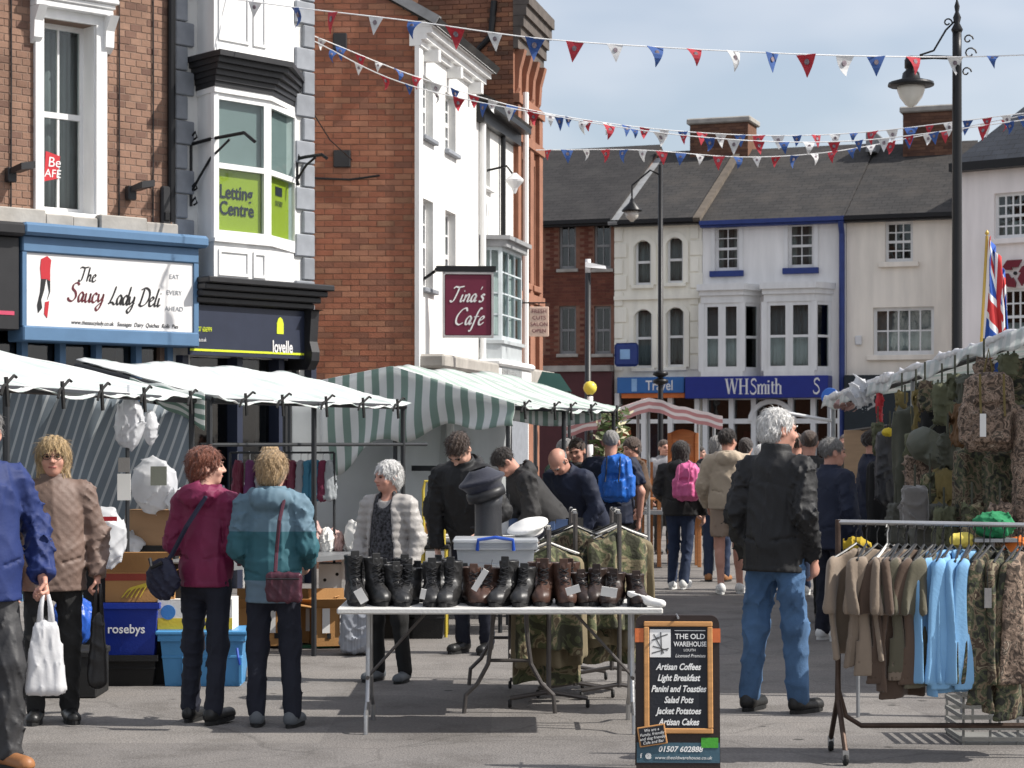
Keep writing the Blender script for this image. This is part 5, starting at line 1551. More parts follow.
bunting('highest string of red, white and blue pennants across the whole square', [(195, -6, 22.6), (300, 8, 22), (411, 21, 21.6), (535, 38, 21.4), (655, 47, 21.4), (772, 53, 21.4), (860, 56, 21.6), (957, 57, 21.9), (1050, 54, 21)], top, 0.19, 1)
def fl_seq(a, b, step, seq, off=0):
    r = []; k = 0; x = a
    while x < b:
        r.append((x, seq[(k + off) % 3])); x += step; k += 1
    return r
bunting('middle string of pennants starting at the red brick side wall', [(314, 36, 25.9), (420, 78, 26), (540, 112, 26), (690, 132, 26), (840, 134, 26), (1035, 112, 25)], fl_seq(322, 1024, 19, 'wbr'), 0.15, 2)
bunting('lower middle string of pennants crossing just under the first', [(314, 41, 25.8), (400, 82, 25), (520, 110, 24.5), (690, 136, 24), (850, 141, 24), (1040, 118, 23.5)], fl_seq(334, 1030, 25, 'rbw', 1), 0.14, 3)
bunting('lowest string of pennants in front of the far roofs', [(536, 150, 30.5), (640, 150, 30), (740, 157, 30), (830, 152, 30), (930, 134, 30), (1040, 112, 29)], fl_seq(548, 1024, 19, 'bwr', 2), 0.16, 4)
# thin overhead cable
bb = MB().tube([at(300, 92, 24.5), at(330, 140, 25.5), at(352, 160, 26.4)], 0.008, 5)
tag(bb.build('overhead_cable', M_black), 'thin black cable sagging between the white quoins and the brick wall', 'cable')

# ------------------------------------------------------------------ market stalls
M_can = stripe_mat('pale_striped_canopy', (0.74, 0.75, 0.74), (0.58, 0.65, 0.63), 16, 0.6, 'U', trans=0.3, var=0.16)
M_cang = stripe_mat('green_striped_canopy', (0.76, 0.77, 0.75), (0.27, 0.37, 0.32), 13, 0.5, 'U', trans=0.4)
M_cangr = stripe_mat('green_striped_roof', (0.68, 0.69, 0.67), (0.44, 0.53, 0.48), 12, 0.5, 'U', trans=0.3, var=0.16)
M_canr = stripe_mat('red_striped_canopy', (0.72, 0.66, 0.65), (0.52, 0.24, 0.24), 4.0, 0.5, 'V', trans=0.3)
M_tarp = stripe_mat('blue_striped_tarp', (0.22, 0.265, 0.31), (0.55, 0.59, 0.62), 26, 0.72, 'U', trans=0.2, shear=-0.28)
M_sheetw = mat('milky_plastic_sheet', (0.60, 0.62, 0.62), 0.5, var=0.12, vs=2, trans=0.5, bump=0.3, bs=6)
M_pole = mat('dark_stall_pole', (0.035, 0.037, 0.04), 0.5, metal=0.4, bump=0.1)
M_polel = mat('grey_stall_pole', (0.28, 0.29, 0.3), 0.45, metal=0.6, bump=0.1)
M_tie = mat('black_strap', (0.015, 0.015, 0.015), 0.8)
def pole(t, a, b, r=0.021, m=None, name='post'): return MB().tube([a, b], r, 8).build(name, m or M_pole, t)
def stall(label, A, B, dep, zf, zb, m, seed, mid=0.5, counter=True, dash=True):
    """A, B: near and far ends of the open front edge; roof rises to the left"""
    A, B = Vector(A), Vector(B)
    d = (B - A); L = d.length; ang = math.atan2(d.y, d.x)
    t = thing('market_stall', label, 'market stall', (A.x, A.y, 0), ang, 'market stalls in the square')
    rg = random.Random(seed)
    ph = [rg.uniform(0, 6) for _ in range(6)]
    def fn(u, v):       # local: x along the front, +y to the left/back
        sag = -0.055 * abs(math.sin(math.pi * (u * 3 + 0.15 * math.sin(v * 4)))) * math.sin(math.pi * min(1, v * 1.1 + 0.12)) - 0.03 * math.sin(math.pi * u) * (1 - v)
        sc_ = -0.016 * (abs(math.sin(u * L * 7 + 2 * math.sin(u * 9) + ph[3])) + 0.5 * math.sin(u * 31 + ph[4])) * max(0, 1 - v * 14)
        rip = 0.016 * math.sin(u * 19 + 4 * v + ph[0]) * math.sin(v * 5 + ph[1]) + 0.010 * abs(math.sin(u * 37 + v * 14 + ph[2])) * math.sin(u * 7 + ph[5])
        return (u * L, v * dep, zf + (zb - zf) * v + sag + rip + sc_)
    sheet('canopy', fn, 56, 20, m, t, 0.006)
    # ties along the front rail
    for u in (0, L): pole(t, (u, 0.06, zf - 0.03), (u, dep, zb - 0.05), name='roof_rail')
    pole(t, (0, 0.06, zf - 0.04), (L, 0.06, zf - 0.04), name='front_rail'); pole(t, (0, dep, zb - 0.06), (L, dep, zb - 0.06), name='back_rail')
    n = 5
    for k in range(n):
        u = L * (k + 0.5) / n + rg.uniform(-0.1, 0.1)
        b = MB()
        for e in (-1, 1): b.tube([(u, -0.012, zf - 0.02), (u + e * 0.07, -0.03, zf + 0.03 * e), (u + e * 0.1, -0.03, zf + 0.05 * e - 0.03)], 0.009, 5)
        b.tube([(u, -0.014, zf + 0.02), (u + 0.01, -0.02, zf - 0.14)], 0.012, 5)
        tag(b.build('tie', M_tie, t), kind='stuff')
    for u in (0, L * mid, L):
        if u in (0, L) or True:
            pole(t, (u, 0.08, 0), (u, 0.08, zf - 0.03)); pole(t, (u, dep - 0.02, 0), (u, dep - 0.02, zb - 0.05))
    if counter:
        MB().box(0.05, L - 0.05, 0.25, dep - 0.1, 0.70, 0.74).build('counter', M_polel, t)
    t['L'] = L
    return t
s1 = stall('left-hand stall with pale canopy and blue striped back tarp', (-2.80, 10.6), (-2.16, 14.3), 1.8, 1.97, 2.36, M_can, 1, mid=0.166, counter=False)
def tf(u, v):
    x = s1['L'] + 0.03 + 0.02 * math.sin(u * 30) + 0.05 * math.sin(u * 4 + v * 3) * (1 - v)
    return (x + 0.1 * (1 - v) * u, 1.9 - 1.82 * u - 0.0, 0.55 + (1.30 + (1 - u) * 0.35) * v)
sheet('back_tarp', tf, 60, 12, M_tarp, s1, 0.004)
def sf(u, v):        # the turned-down striped side flap at the far end
    return (s1['L'] - 0.02 + 0.02 * math.sin(u * 9), 0.55 * u - 0.02, 1.985 + 0.10 * u - (0.26 - 0.2 * u) * v + 0.01 * math.sin(u * 14 + v * 4))
sheet('side_flap', sf, 20, 8, stripe_mat('green_flap', (0.72, 0.74, 0.72), (0.22, 0.33, 0.28), 4, 0.5, 'V', trans=0.4), s1, 0.004)
s2 = stall('middle stall with pale striped canopy and hanging clothes bags', (-2.06, 14.4), (-0.83, 16.9), 1.25, 1.97, 2.25, M_can, 2)
# side rail at waist height across stall two
pole(s2, (0.2, 0.3, 1.62), (s2['L'] + 0.35, 0.05, 1.62), 0.014, name='goods_rail')
s3 = stall('far stall with green and white striped canopy and striped side valance', (0.036, 18.3), (1.09, 20.5), 1.25, 1.985, 2.34, M_cangr, 3)
def vf(u, v):
    y = 1.25 + 0.75 - (2.0) * u
    top = 2.34 - 0.12 * max(0, (y - 1.25)) / 0.75 if y > 1.25 else 1.985 + 0.355 * y / 1.25
    drop = (0.86 - 0.62 * u) * (1 + 0.10 * math.sin(u * 17))
    return (-0.03 - 0.05 * math.sin(u * 11 + v * 4) * v, y, top - drop * v - 0.05 * v * math.sin(u * 6))
sheet('side_valance', vf, 60, 10, M_cang, s3, 0.004)
def vf2(u, v):
    return (u * s3['L'], 0.2 + 0.02 * math.sin(u * 20), 1.97 - 0.16 * v * (0.5 + 0.5 * math.sin(math.pi * u)) - 0.02)
sheet('front_valance', vf2, 40, 4, M_cang, s3, 0.004)
def backs(u, v): return (s3['L'] * u, 1.22 + 0.03 * math.sin(u * 9 + v), 0.7 + 1.55 * v)
sheet('back_sheet', backs, 30, 6, M_sheetw, s3, 0.003)
MB().box(0.0, 0.012, -0.05, 1.3, 1.52, 1.57, Matrix.Translation((0.35, 0, -0.15))).build('cross_rail', M_pole, s3)
# milky plastic sheet closing the gap between stalls two and three
q0, q1 = at(290, 440, 19.3), at(450, 430, 19.6)
t = thing('plastic_sheet', 'milky plastic sheet hanging below the green striped valance', 'plastic sheet', (q0.x, q0.y, 0), math.atan2(q1.y - q0.y, q1.x - q0.x))
Lq = math.hypot(q1.x - q0.x, q1.y - q0.y)
sheet('sheet', lambda u, v: (u * Lq, 0.02 * math.sin(u * 5 + v * 2) + 0.004 * math.sin(u * 23 + v * 6), 0.6 + 1.5 * v), 50, 8, M_sheetw, t, 0.003)
pole(t, (0, 0.02, 0), (0, 0.02, 2.1), 0.02); pole(t, (Lq, 0.02, 0), (Lq, 0.02, 2.12), 0.045, M_metalw)
pole(t, (0, 0.02, 2.1), (Lq, 0.02, 2.12), 0.015, name='top_rail')
# red-striped small canopy
pk = at(648, 398, 26.2); le = at(566, 424, 26.2); re = at(721, 416, 26.2); 
t = thing('market_stall', 'small far stall with red and white striped gabled canopy', 'market stall', (pk.x, 26.2, 0), 0, 'market stalls in the square')
def rf(u, v):
    x = (le.x - pk.x) * (1 - u * 2) if u < 0.5 else (re.x - pk.x) * (u * 2 - 1)
    e = abs(u * 2 - 1)
    z = pk.z + ((le.z if u < 0.5 else re.z) - pk.z) * e - 0.012 * math.sin(math.pi * ((u * 2) % 1))
    return (x, -0.2 + 2.4 * v, z + 0.006 * math.sin(u * 25 + v * 4))
sheet('canopy', rf, 40, 8, M_canr, t, 0.005, False)
def rf2(u, v):
    x, y, z = rf(u, 0); return (x, -0.21, z - 0.17 * v - 0.01 * math.sin(u * 40))
sheet('front_valance', rf2, 40, 4, stripe_mat('red_valance', (0.72, 0.66, 0.65), (0.50, 0.24, 0.24), 2.0, 0.45, 'V', trans=0.3), t, 0.004, False)
for x, z in ((le.x - pk.x + 0.1, le.z), (re.x - pk.x - 0.1, re.z), (0, pk.z)):
    pole(t, (x, -0.1, 0), (x, -0.1, z - 0.02), 0.022, M_polel); pole(t, (x, 2.1, 0), (x, 2.1, z - 0.02), 0.022, M_polel)
MB().box(le.x - pk.x, re.x - pk.x, 0.3, 1.6, 0.7, 0.75).build('counter', M_polel, t)
# little blue-green tarp peeping up behind the third stall
p = at(551, 383, 26)
b = MB().prism([(-0.22, -0.1), (0.25, -0.12), (0.1, 0.1), (-0.12, 0.13)], -0.5, 0.5)
t = thing('market_stall', 'green tarpaulin peak of a stall seen behind the striped canopy', 'market stall', (p.x, 26, 0), 0, 'market stalls in the square')
b.build('canopy', mat('green_tarp', (0.05, 0.13, 0.11), 0.7), t, False, (0, 0, p.z))
for x in (-0.2, 0.22): pole(t, (x, -0.4, 0), (x, -0.4, p.z - 0.1)); pole(t, (x, 0.4, 0), (x, 0.4, p.z - 0.1))

# right-hand army surplus stall: open front along X = 3.35
sr = thing('market_stall', 'army surplus stall with pale rolled canopy edge at the right', 'market stall', (3.42, 13.0, 0), R(90), 'market stalls in the square')
LR = 8.6
def zr(x): return 2.36 - 0.30 * x / LR
def cr(u, v):
    x = u * LR
    return (x, -v * 2.3 + 0.05, zr(x) + 0.36 * v + 0.012 * math.sin(u * 34 + v * 3) - 0.03 * math.sin(math.pi * ((u * 4) % 1)) * math.sin(math.pi * v))
sheet('canopy', cr, 60, 12, M_can, sr, 0.006)
def vr(u, v):
    x = u * LR
    return (x, 0.13 + 0.015 * math.sin(u * 40) + 0.02 * v, zr(x) + 0.02 - (0.10 + 0.025 * math.sin(u * 23) + 0.02 * math.sin(u * 57)) * v)
sheet('front_valance', vr, 90, 4, stripe_mat('pale_valance', (0.78, 0.79, 0.78), (0.66, 0.70, 0.69), 30, 0.5, 'U', trans=0.5), sr, 0.004)
# rolled edge with crumpled plastic
def roll(P):
    d = ecap(P, (0.0, 0.10, 0), (LR, 0.10, -0.30), 0.036, 0.05, (1, 1, 1))
    return d + folds(P, 5, 0.024, (5, 14, 14), 7) + 0.006 * np.sin(P[..., 0] * 4.3 + np.sin(P[..., 0] * 1.7))
link('rolled_edge', sdf_mesh('rolled_edge', roll, (-0.15, -0.12, -0.5), (LR + 0.15, 0.32, 0.2), 0.022, mat('crumpled_white_plastic', (0.66, 0.66, 0.67), 0.35, var=0.15, vs=9, trans=0.2)), sr, (0, 0, 2.38))
for x in (0.02, LR / 2, LR):
    pole(sr, (x, 0.03, 0), (x, 0.03, zr(x) - 0.01), 0.024, M_polel); pole(sr, (x, -2.15, 0), (x, -2.15, zr(x) + 0.3), 0.024, M_polel)
pole(sr, (0, 0.03, zr(0) - 0.04), (LR, 0.03, zr(LR) - 0.04), 0.02, name='front_rail')
pole(sr, (0, -0.1, 1.9), (LR, -0.1, 1.75), 0.016, name='hanging_rail'); pole(sr, (0, -0.1, 1.35), (LR, -0.1, 1.3), 0.016, name='hanging_rail')
pole(sr, (LR, 0.03, zr(LR) - 0.2), (LR, 0.6, zr(LR) - 0.1), 0.018, M_metalw, 'cross_rail'); pole(sr, (LR, 0.6, 0), (LR, 0.6, zr(LR) - 0.1), 0.022, M_polel)
MB().box(0.2, LR - 0.2, -1.6, -0.25, 0.70, 0.74).build('counter', M_polel, sr)
for x in (0.3, 3.0, 5.6, 8.2):
    for y in (-1.5, -0.35): pole(sr, (x, y, 0), (x, y, 0.70), 0.018, name='counter_leg')
p = at(857, 480, 20.6)
tag(MB().bevbox(p.x - 0.13, p.x + 0.16, 20.58, 20.62, 0.62, 1.76, 0.005).build('plywood_board', mat('plywood', (0.40, 0.27, 0.17), 0.8, var=0.15, vs=3, aniso=(1, 1, 8))), 'tan plywood board standing at the far end of the army surplus stall', 'board')
p = bpy.data.objects['plywood_board']
MB().box(at(857, 480, 20.6).x - 0.1, at(857, 480, 20.6).x + 0.12, 20.64, 20.68, 0.0, 0.7).build('support_leg', M_polel, p)

# ------------------------------------------------------------------ goods
ORD = ['first', 'second', 'third', 'fourth', 'fifth', 'sixth', 'seventh', 'eighth', 'ninth', 'tenth', 'eleventh', 'twelfth', 'thirteenth', 'fourteenth', 'fifteenth', 'sixteenth', 'seventeenth', 'eighteenth', 'nineteenth', 'twentieth']
M_steel = mat('brushed_steel', (0.42, 0.42, 0.42), 0.35, metal=0.9, bump=0.1)
M_darkleg = mat('worn_dark_steel', (0.12, 0.11, 0.105), 0.45, metal=0.7, bump=0.15)
M_tabletop = mat('table_laminate', (0.62, 0.61, 0.58), 0.5, var=0.08, vs=4)
def folding_table(label, x0, x1, y0, y1, z, legs_x=True):
    t = thing('folding_table', label, 'table', ((x0 + x1) / 2, (y0 + y1) / 2, 0), 0, 'folding market tables')
    w, d = (x1 - x0) / 2, (y1 - y0) / 2
    MB().bevbox(-w, w, -d, d, z - 0.036, z, 0.008).build('table_top', M_tabletop, t)
    ends = []
    if legs_x:
        for s in (-1, 1):
            xx = s * (w - 0.16)
            for e in (-1, 1):
                yy = e * (d - 0.17)
                MB().tube([(xx, yy * 0.55, z - 0.04), (xx, yy * 0.6, z - 0.25), (xx - s * 0.0, yy * 0.75, 0.28), (xx, yy * 1.05, 0.16), (xx, e * (d - 0.04), 0.1), (xx, e * (d - 0.03), 0.0)], 0.0135, 8).build('leg', M_steel, t)
            MB().tube([(xx, -d * 0.5, 0.3), (xx, d * 0.5, 0.3)], 0.011, 8).build('cross_bar', M_darkleg, t)
            MB().tube([(xx, 0, 0.3), (xx * 0.55, 0, z - 0.04)], 0.009, 8).build('brace', M_darkleg, t)
    else:
        for s in (-1, 1):
            yy = s * (d - 0.18)
            for e in (-1, 1):
                xx = e * (w - 0.1)
                MB().tube([(xx * 0.45, yy, z - 0.04), (xx * 0.5, yy, z - 0.25), (xx * 0.6, yy, 0.3), (xx * 0.9, yy, 0.18), (e * (w - 0.05), yy, 0.11), (e * (w - 0.04), yy, 0.0)], 0.0135, 8).build('leg', M_darkleg, t)
            MB().tube([(-w * 0.42, yy, 0.32), (w * 0.42, yy, 0.32)], 0.011, 8).build('cross_bar', M_darkleg, t)
            MB().tube([(0, yy, 0.32), (0, yy * 0.5, z - 0.04)], 0.009, 8).build('brace', M_darkleg, t)
    return t
TZ = 0.712
folding_table('long white folding table carrying the row of boots', -0.98, 0.845, 11.45, 12.12, TZ)
folding_table('second folding table behind the boots with plastic box and caps on it', -0.33, 0.30, 12.2, 14.0, TZ, False)

# boots
M_blk = mat('black_polished_leather', (0.015, 0.0145, 0.0145), 0.45, var=0.45, bump=0.12, bs=40, spec=0.6)
M_brn = mat('brown_oiled_leather', (0.060, 0.030, 0.021), 0.42, var=0.3, vs=9, bump=0.15, bs=40)
M_dbr = mat('dark_brown_leather', (0.030, 0.018, 0.014), 0.42, var=0.3, vs=9, bump=0.15, bs=40)
M_sole = mat('black_rubber', (0.012, 0.012, 0.012), 0.7)
def boot_sdf(h):
    def fn(P):
        d = ecap(P, (0, -0.005, 0.06), (0, -0.175, 0.042), 0.046, 0.050, (1, 1, 1))
        d = smin(d, ell(P, (0, -0.185, 0.042), (0.052, 0.062, 0.045)), 0.02)
        d = smin(d, ell(P, (0, 0.015, 0.05), (0.043, 0.055, 0.06)), 0.03)
        d = smin(d, ecap(P, (0, -0.0, 0.08), (0, 0.004, h), 0.047, 0.060, (1.05, 0.85, 1)), 0.035)
        d = smin(d, cap(P, (0, -0.055, 0.10), (0, -0.14, 0.065), 0.043, 0.040), 0.03)
        d += folds(P, 3, 0.004, (26, 26, 40))
        d = np.maximum(d, P[..., 2] - h); d = np.maximum(d, 0.018 - P[..., 2])
        d = np.maximum(d, -ecap(P, (0, 0.004, h - 0.08), (0, 0.004, h + 0.05), 0.04, 0.052, (1.05, 0.85, 1)))
        seam = np.abs(P[..., 1] + 0.145 + (P[..., 2] - 0.05) * 0.5) - 0.003
        return np.where((seam < 0) & (P[..., 2] < 0.12), d + 0.003, d)
    return fn
def boot_parts(h, m):
    up = sdf_mesh('upper', boot_sdf(h), (-0.075, -0.265, 0.0), (0.075, 0.085, h + 0.02), 0.0068, m)
    out = []
    for k in range(20):
        a = 2 * math.pi * k / 20
        y = -0.09 - 0.162 * math.cos(a); w = (0.054 if y < -0.08 else 0.046) * math.sin(a)
        if abs(y + 0.06) < 0.05: w *= 0.86
        out.append((w, y))
    V = [(x, y, 0) for x, y in out] + [(x, y, 0.024) for x, y in out]; n = 20
    F = [tuple(range(n)), tuple(reversed(range(n, 2 * n)))] + [(i, n + i, n + (i + 1) % n, (i + 1) % n) for i in range(n)]
    so = mesh('sole', V, F, M_sole)
    b = MB()
    zs = 0.105; y = -0.125; k = 0
    for k in range(int((h - 0.1) / 0.026)):
        f = k / max(1, (h - 0.1) / 0.026 - 1)
        z = 0.095 + 0.026 * k + (0.0 if k > 2 else 0.0)
        yy = -0.128 if k == 0 else (-0.112 if k == 1 else (-0.09 if k == 2 else -0.068 - 0.006 * f))
        b.tube([(-0.026, yy + 0.01, z), (0, yy - 0.012, z + 0.012), (0.026, yy + 0.01, z + 0.022)], 0.0036, 5)
        b.tube([(0.026, yy + 0.01, z), (0, yy - 0.010, z + 0.012), (-0.026, yy + 0.01, z + 0.022)], 0.0036, 5)
    la = mesh('laces', b.v, b.f, M_ink)
    tg = MB().bevbox(-0.024, 0.024, -0.062, -0.054, h - 0.05, h + 0.025, 0.003)
    return up, so, la, mesh('tongue', tg.v, tg.f, m)
BOOTS = {}
for kind, h, m in (('black', 0.255, M_blk), ('shortblack', 0.205, M_blk), ('brown', 0.225, M_brn), ('dark', 0.195, M_dbr), ('tall', 0.285, M_blk)):
    BOOTS[kind] = boot_parts(h, m)
def boot(label, kind, x, y, z, rz, group):
    t = thing('boot', label, 'boot', (x, y, z), rz, group)
    up, so, la, tg = BOOTS[kind]
    link('upper', up, t); link('sole', so, t); o = link('laces', la, t); o['kind'] = 'stuff'; link('tongue', tg, t)
    return t
rg = random.Random(5)
front = [(353, 'tall'), (373, 'black'), (393, 'black'), (412, 'shortblack'), (432, 'black'), (453, 'black'), (471.5, 'brown'), (491, 'brown'), (509, 'black'), (526.5, 'shortblack'), (546, 'brown'), (562, 'brown'), (579.5, 'dark'), (598, 'dark'), (616, 'dark'), (635, 'dark')]
desc = {'tall': 'tall black leather', 'black': 'black leather lace-up', 'shortblack': 'shorter black leather', 'brown': 'reddish brown leather', 'dark': 'dark brown leather'}
for i, (px, kind) in enumerate(front):
    x = (px - 512) / FPX * 11.72
    boot('%s boot, %s from the left in the front row' % (desc[kind], ORD[i]), kind, x, 11.76 + rg.uniform(-0.05, 0.02), TZ, rg.uniform(-0.4, 0.4), 'boots on the table, front row').scale = (1, 1, rg.uniform(0.88, 1.06))
back = [(362, 'tall'), (383, 'black'), (403, 'tall'), (422, 'black'), (443, 'black'), (463, 'shortblack'), (482, 'dark'), (501, 'shortblack'), (518, 'shortblack'), (537, 'brown'), (555, 'brown'), (571, 'brown'), (589, 'brown'), (607, 'dark'), (626, 'brown')]
for i, (px, kind) in enumerate(back[0:6:1] + back[7::2]):
    x = (px - 512) / FPX * 12.0
    boot('%s boot, %s from the left in the rear row' % (desc[kind], ORD[i]), kind, x, 12.05 + rg.uniform(-0.03, 0.02), TZ, rg.uniform(-0.5, 0.5), 'boots on the table, rear row').scale = (1, 1, rg.uniform(0.82, 1.0))
M_card = mat('white_card', (0.76, 0.75, 0.72), 0.7, var=0.03, bump=0)
for i, (px, py, w, h, rot, lab) in enumerate([(361, 596, 0.05, 0.085, -0.5, 'hanging by the leftmost boots'), (423, 594, 0.03, 0.06, 0.2, 'beside the fourth boot of the row'), (480, 580, 0.035, 0.14, 0.55, 'slanting across the brown pair of boots'), (573, 590, 0.08, 0.045, -0.3, 'lying on the third brown boot from the right'), (609, 592, 0.09, 0.055, 0.15, 'lying on the dark brown boots near the right')]):
    p = at(px, py, 11.47)
    t = thing('price_tag', 'blank white price tag ' + lab, 'price tag', p, 0, 'price tags on the boots', (0.25, rot, 0))
    MB().box(-w / 2, w / 2, -0.002, 0.002, -h / 2, h / 2).build('card', M_card, t)
    MB().tube([(0, 0.0, h / 2), (0.01, 0.03, h / 2 + 0.03), (0.0, 0.06, h / 2 + 0.05)], 0.002, 5).build('string', M_ink, t)
# white heeled shoe on the table corner
p = at(648, 607, 11.6)
t = thing('heeled_shoe', 'white heeled shoe on the right corner of the boot table', 'shoe', (0.74, 11.52, TZ), R(70))
def heel(P):
    d = ecap(P, (0, -0.10, 0.02), (0, -0.02, 0.035), 0.03, 0.026, (1, 1, 1.2))
    d = smin(d, cap(P, (0, -0.02, 0.045), (0, 0.07, 0.075), 0.026, 0.026), 0.03)
    d = np.maximum(d, -cap(P, (0, -0.05, 0.075), (0, 0.07, 0.11), 0.026, 0.03))
    return np.maximum(d, 0.003 - P[..., 2])
link('upper', sdf_mesh('upper', heel, (-0.05, -0.15, -0.005), (0.05, 0.12, 0.12), 0.006, M_card), t)
MB().tube([(0, 0.085, 0.06), (0, 0.09, 0.0)], [0.014, 0.007], 8).build('heel', M_ink, t)

# clear box with blue handle, caps
M_clear = mat('cloudy_plastic', (0.62, 0.64, 0.66), 0.3, var=0.08, trans=0.45, bump=0)
M_bluehd = mat('blue_handle_plastic', (0.02, 0.08, 0.42), 0.4, bump=0)
def bin_(label, name, x, y, z, w, d, h, m, mr=None, taper=0.03, rot=0, ribs=True, lid=None, group=None, cat='crate'):
    t = thing(name, label, cat, (x, y, z), rot, group)
    b = MB(); th = 0.008
    W, D = w / 2, d / 2
    w0, d0 = W - taper, D - taper
    def ringv(a, c, zz): return [(-a, -c, zz), (a, -c, zz), (a, c, zz), (-a, c, zz)]
    V = ringv(w0, d0, 0) + ringv(W, D, h) + ringv(W - th, D - th, h) + ringv(w0 - th, d0 - th, th)
    F = [(3, 2, 1, 0)] + [(i, (i + 1) % 4, 4 + (i + 1) % 4, 4 + i) for i in range(4)] + [(4 + i, 4 + (i + 1) % 4, 8 + (i + 1) % 4, 8 + i) for i in range(4)] + [(8 + i, 8 + (i + 1) % 4, 12 + (i + 1) % 4, 12 + i) for i in range(4)] + [(12, 13, 14, 15)]
    b.add(V, F); b.build('body', m, t)
    r = MB(); e = 0.014
    r.box(-W - e, W + e, -D - e, -D - 0.001, h - 0.035, h + 0.004); r.box(-W - e, W + e, D + 0.001, D + e, h - 0.035, h + 0.004)
    r.box(-W - e, -W - 0.001, -D - 0.001, D + 0.001, h - 0.035, h + 0.004); r.box(W + 0.001, W + e, -D - 0.001, D + 0.001, h - 0.035, h + 0.004)
    r.build('rim', mr or m, t)
    if ribs:
        rb = MB().bevbox(-W * 0.97, W * 0.97, -D - 0.004 + taper * 0.4, -D + taper + 0.02, h * 0.55, h * 0.55 + 0.02, 0.004); rb.build('rib', mr or m, t)
    if lid:
        MB().bevbox(-W - 0.02, W + 0.02, -D - 0.02, D + 0.02, h + 0.005, h + 0.03, 0.008).build('lid', lid, t)
    return t
t = bin_('cloudy plastic storage box with blue handle behind the boots', 'storage_box', -0.10, 12.62, TZ, 0.48, 0.36, 0.31, M_clear, lid=M_clear, cat='box')
MB().tube([(-0.11, -0.2, 0.27), (-0.105, -0.215, 0.335), (0.0, -0.22, 0.35), (0.105, -0.215, 0.335), (0.11, -0.2, 0.27)], 0.011, 8).build('handle', M_bluehd, t)
M_navycap = mat('navy_cap_wool', (0.012, 0.014, 0.028), 0.7, sheen=0.2)
t = thing('cap_stand', 'dark grey flared stand holding the navy peaked cap', 'stand', (-0.15, 12.95, TZ + 0.0))
MB().lathe([(0.15, 0.0), (0.15, 0.02), (0.10, 0.3), (0.085, 0.36), (0.085, 0.52), (0.095, 0.6)], 20).build('column', mat('dark_grey_plastic', (0.035, 0.036, 0.04), 0.35), t, True)
MB().lathe([(0.16, -0.001), (0.17, 0.012), (0.16, 0.025)], 20).build('base', M_black, t, True)
t = thing('peaked_cap', 'navy peaked cap tilted on a dark stand above the storage box', 'cap', (-0.165, 12.95, TZ + 0.6), 0, None, (0.1, -0.30, 0))
def capf(P):
    d = ell(P, (0, 0, 0.09), (0.155, 0.15, 0.035))
    d = smin(d, ecap(P, (0, 0, 0.0), (0, 0, 0.06), 0.105, 0.12, (1, 1, 1)) , 0.03)
    return np.maximum(d, -0.03 - P[..., 2])
link('crown', sdf_mesh('crown', capf, (-0.19, -0.19, -0.06), (0.19, 0.19, 0.16), 0.012, M_navycap), t)
MB().lathe([(0.122, -0.03), (0.126, 0.0), (0.122, 0.03)], 24).build('band', M_black, t, True)
t = thing('sailor_cap', 'white flat sailor cap lying on the table right of the plastic box', 'cap', (0.105, 12.72, 1.09), 0, None, (0.25, -0.28, 0))
def wcap(P):
    return smin(ell(P, (0, 0, 0.03), (0.135, 0.13, 0.032)), ecap(P, (0, 0, -0.02), (0, 0, 0.02), 0.09, 0.09, (1, 1, 1.6)), 0.02)
link('crown', sdf_mesh('crown', wcap, (-0.16, -0.16, -0.1), (0.16, 0.16, 0.09), 0.011, M_card), t)
MB().lathe([(0.093, -0.05), (0.095, -0.02)], 24).build('band', M_navycap, t, True)
MB().lathe([(0.07, -0.37), (0.03, -0.35), (0.03, -0.04)], 12).build('stand', M_clear, t, True)

# ---- garments
def shirt_sdf(w=0.22, L=0.70, sleeve='short', seed=1, th=0.022, shoulder=0.08, slope=0.32):
    rg = np.random.RandomState(seed)
    p1, p2, p3 = rg.rand(3) * 6
    def fn(P):
        x, y, z = P[..., 0], P[..., 1], P[..., 2]
        fall = np.clip(-z / L, 0, 1)
        yy = y + (0.012 + 0.028 * fall) * np.sin(x * 30 + p1 + z * 2) + 0.015 * fall * np.sin(x * 55 + p2) + 0.01 * np.sin(z * 9 + p3)
        ax = np.abs(x)
        wz = w * (0.95 + 0.12 * fall)
        body = np.maximum(np.abs(yy) - th, ax - wz)
        body = np.maximum(body, z + shoulder + ax * slope)
        body = np.maximum(body, -(L + 0.012 * np.sin(x * 20)) - z)
        d = body
        if sleeve:
            ln = (0.012, -0.29) if sleeve == 'short' else (0.0, -0.64)
            for s in (-1, 1):
                a = (s * (w - 0.03), 0, -shoulder - 0.03 - w * slope); b = (s * (w + ln[0]), 0, -shoulder + ln[1] - w * (slope - 0.32))
                Q = np.stack([x, yy * 2.2, z], -1)
                c = cap(Q, a, b, 0.066, 0.064 if sleeve == 'short' else 0.055)
                c = np.maximum(c, -(z - b[2] + 0.02 + (s * x - w) * 0.2))
                d = smin(d, c, 0.03)
        d = np.maximum(d, -ell(P, (0, 0, -shoulder + 0.03), (0.085, 0.2, 0.06)))
        return d * 0.8
    return fn
GARM = {}
def garment_mesh(key, m, **k):
    kk = (key, m.name)
    if kk not in GARM:
        L = k.get('L', 0.7); w = k.get('w', 0.22); vx = k.pop('vox', 0.0095)
        GARM[kk] = sdf_mesh('cloth', shirt_sdf(**k), (-w - 0.17, -0.11, -L - 0.05), (w + 0.17, 0.11, -0.02), vx, m)
    return GARM[kk]
hb_ = MB(); hb_.tube([(-0.2, 0, -0.155), (-0.1, 0, -0.12), (0, 0, -0.08), (0.1, 0, -0.12), (0.2, 0, -0.155)], 0.007, 6)
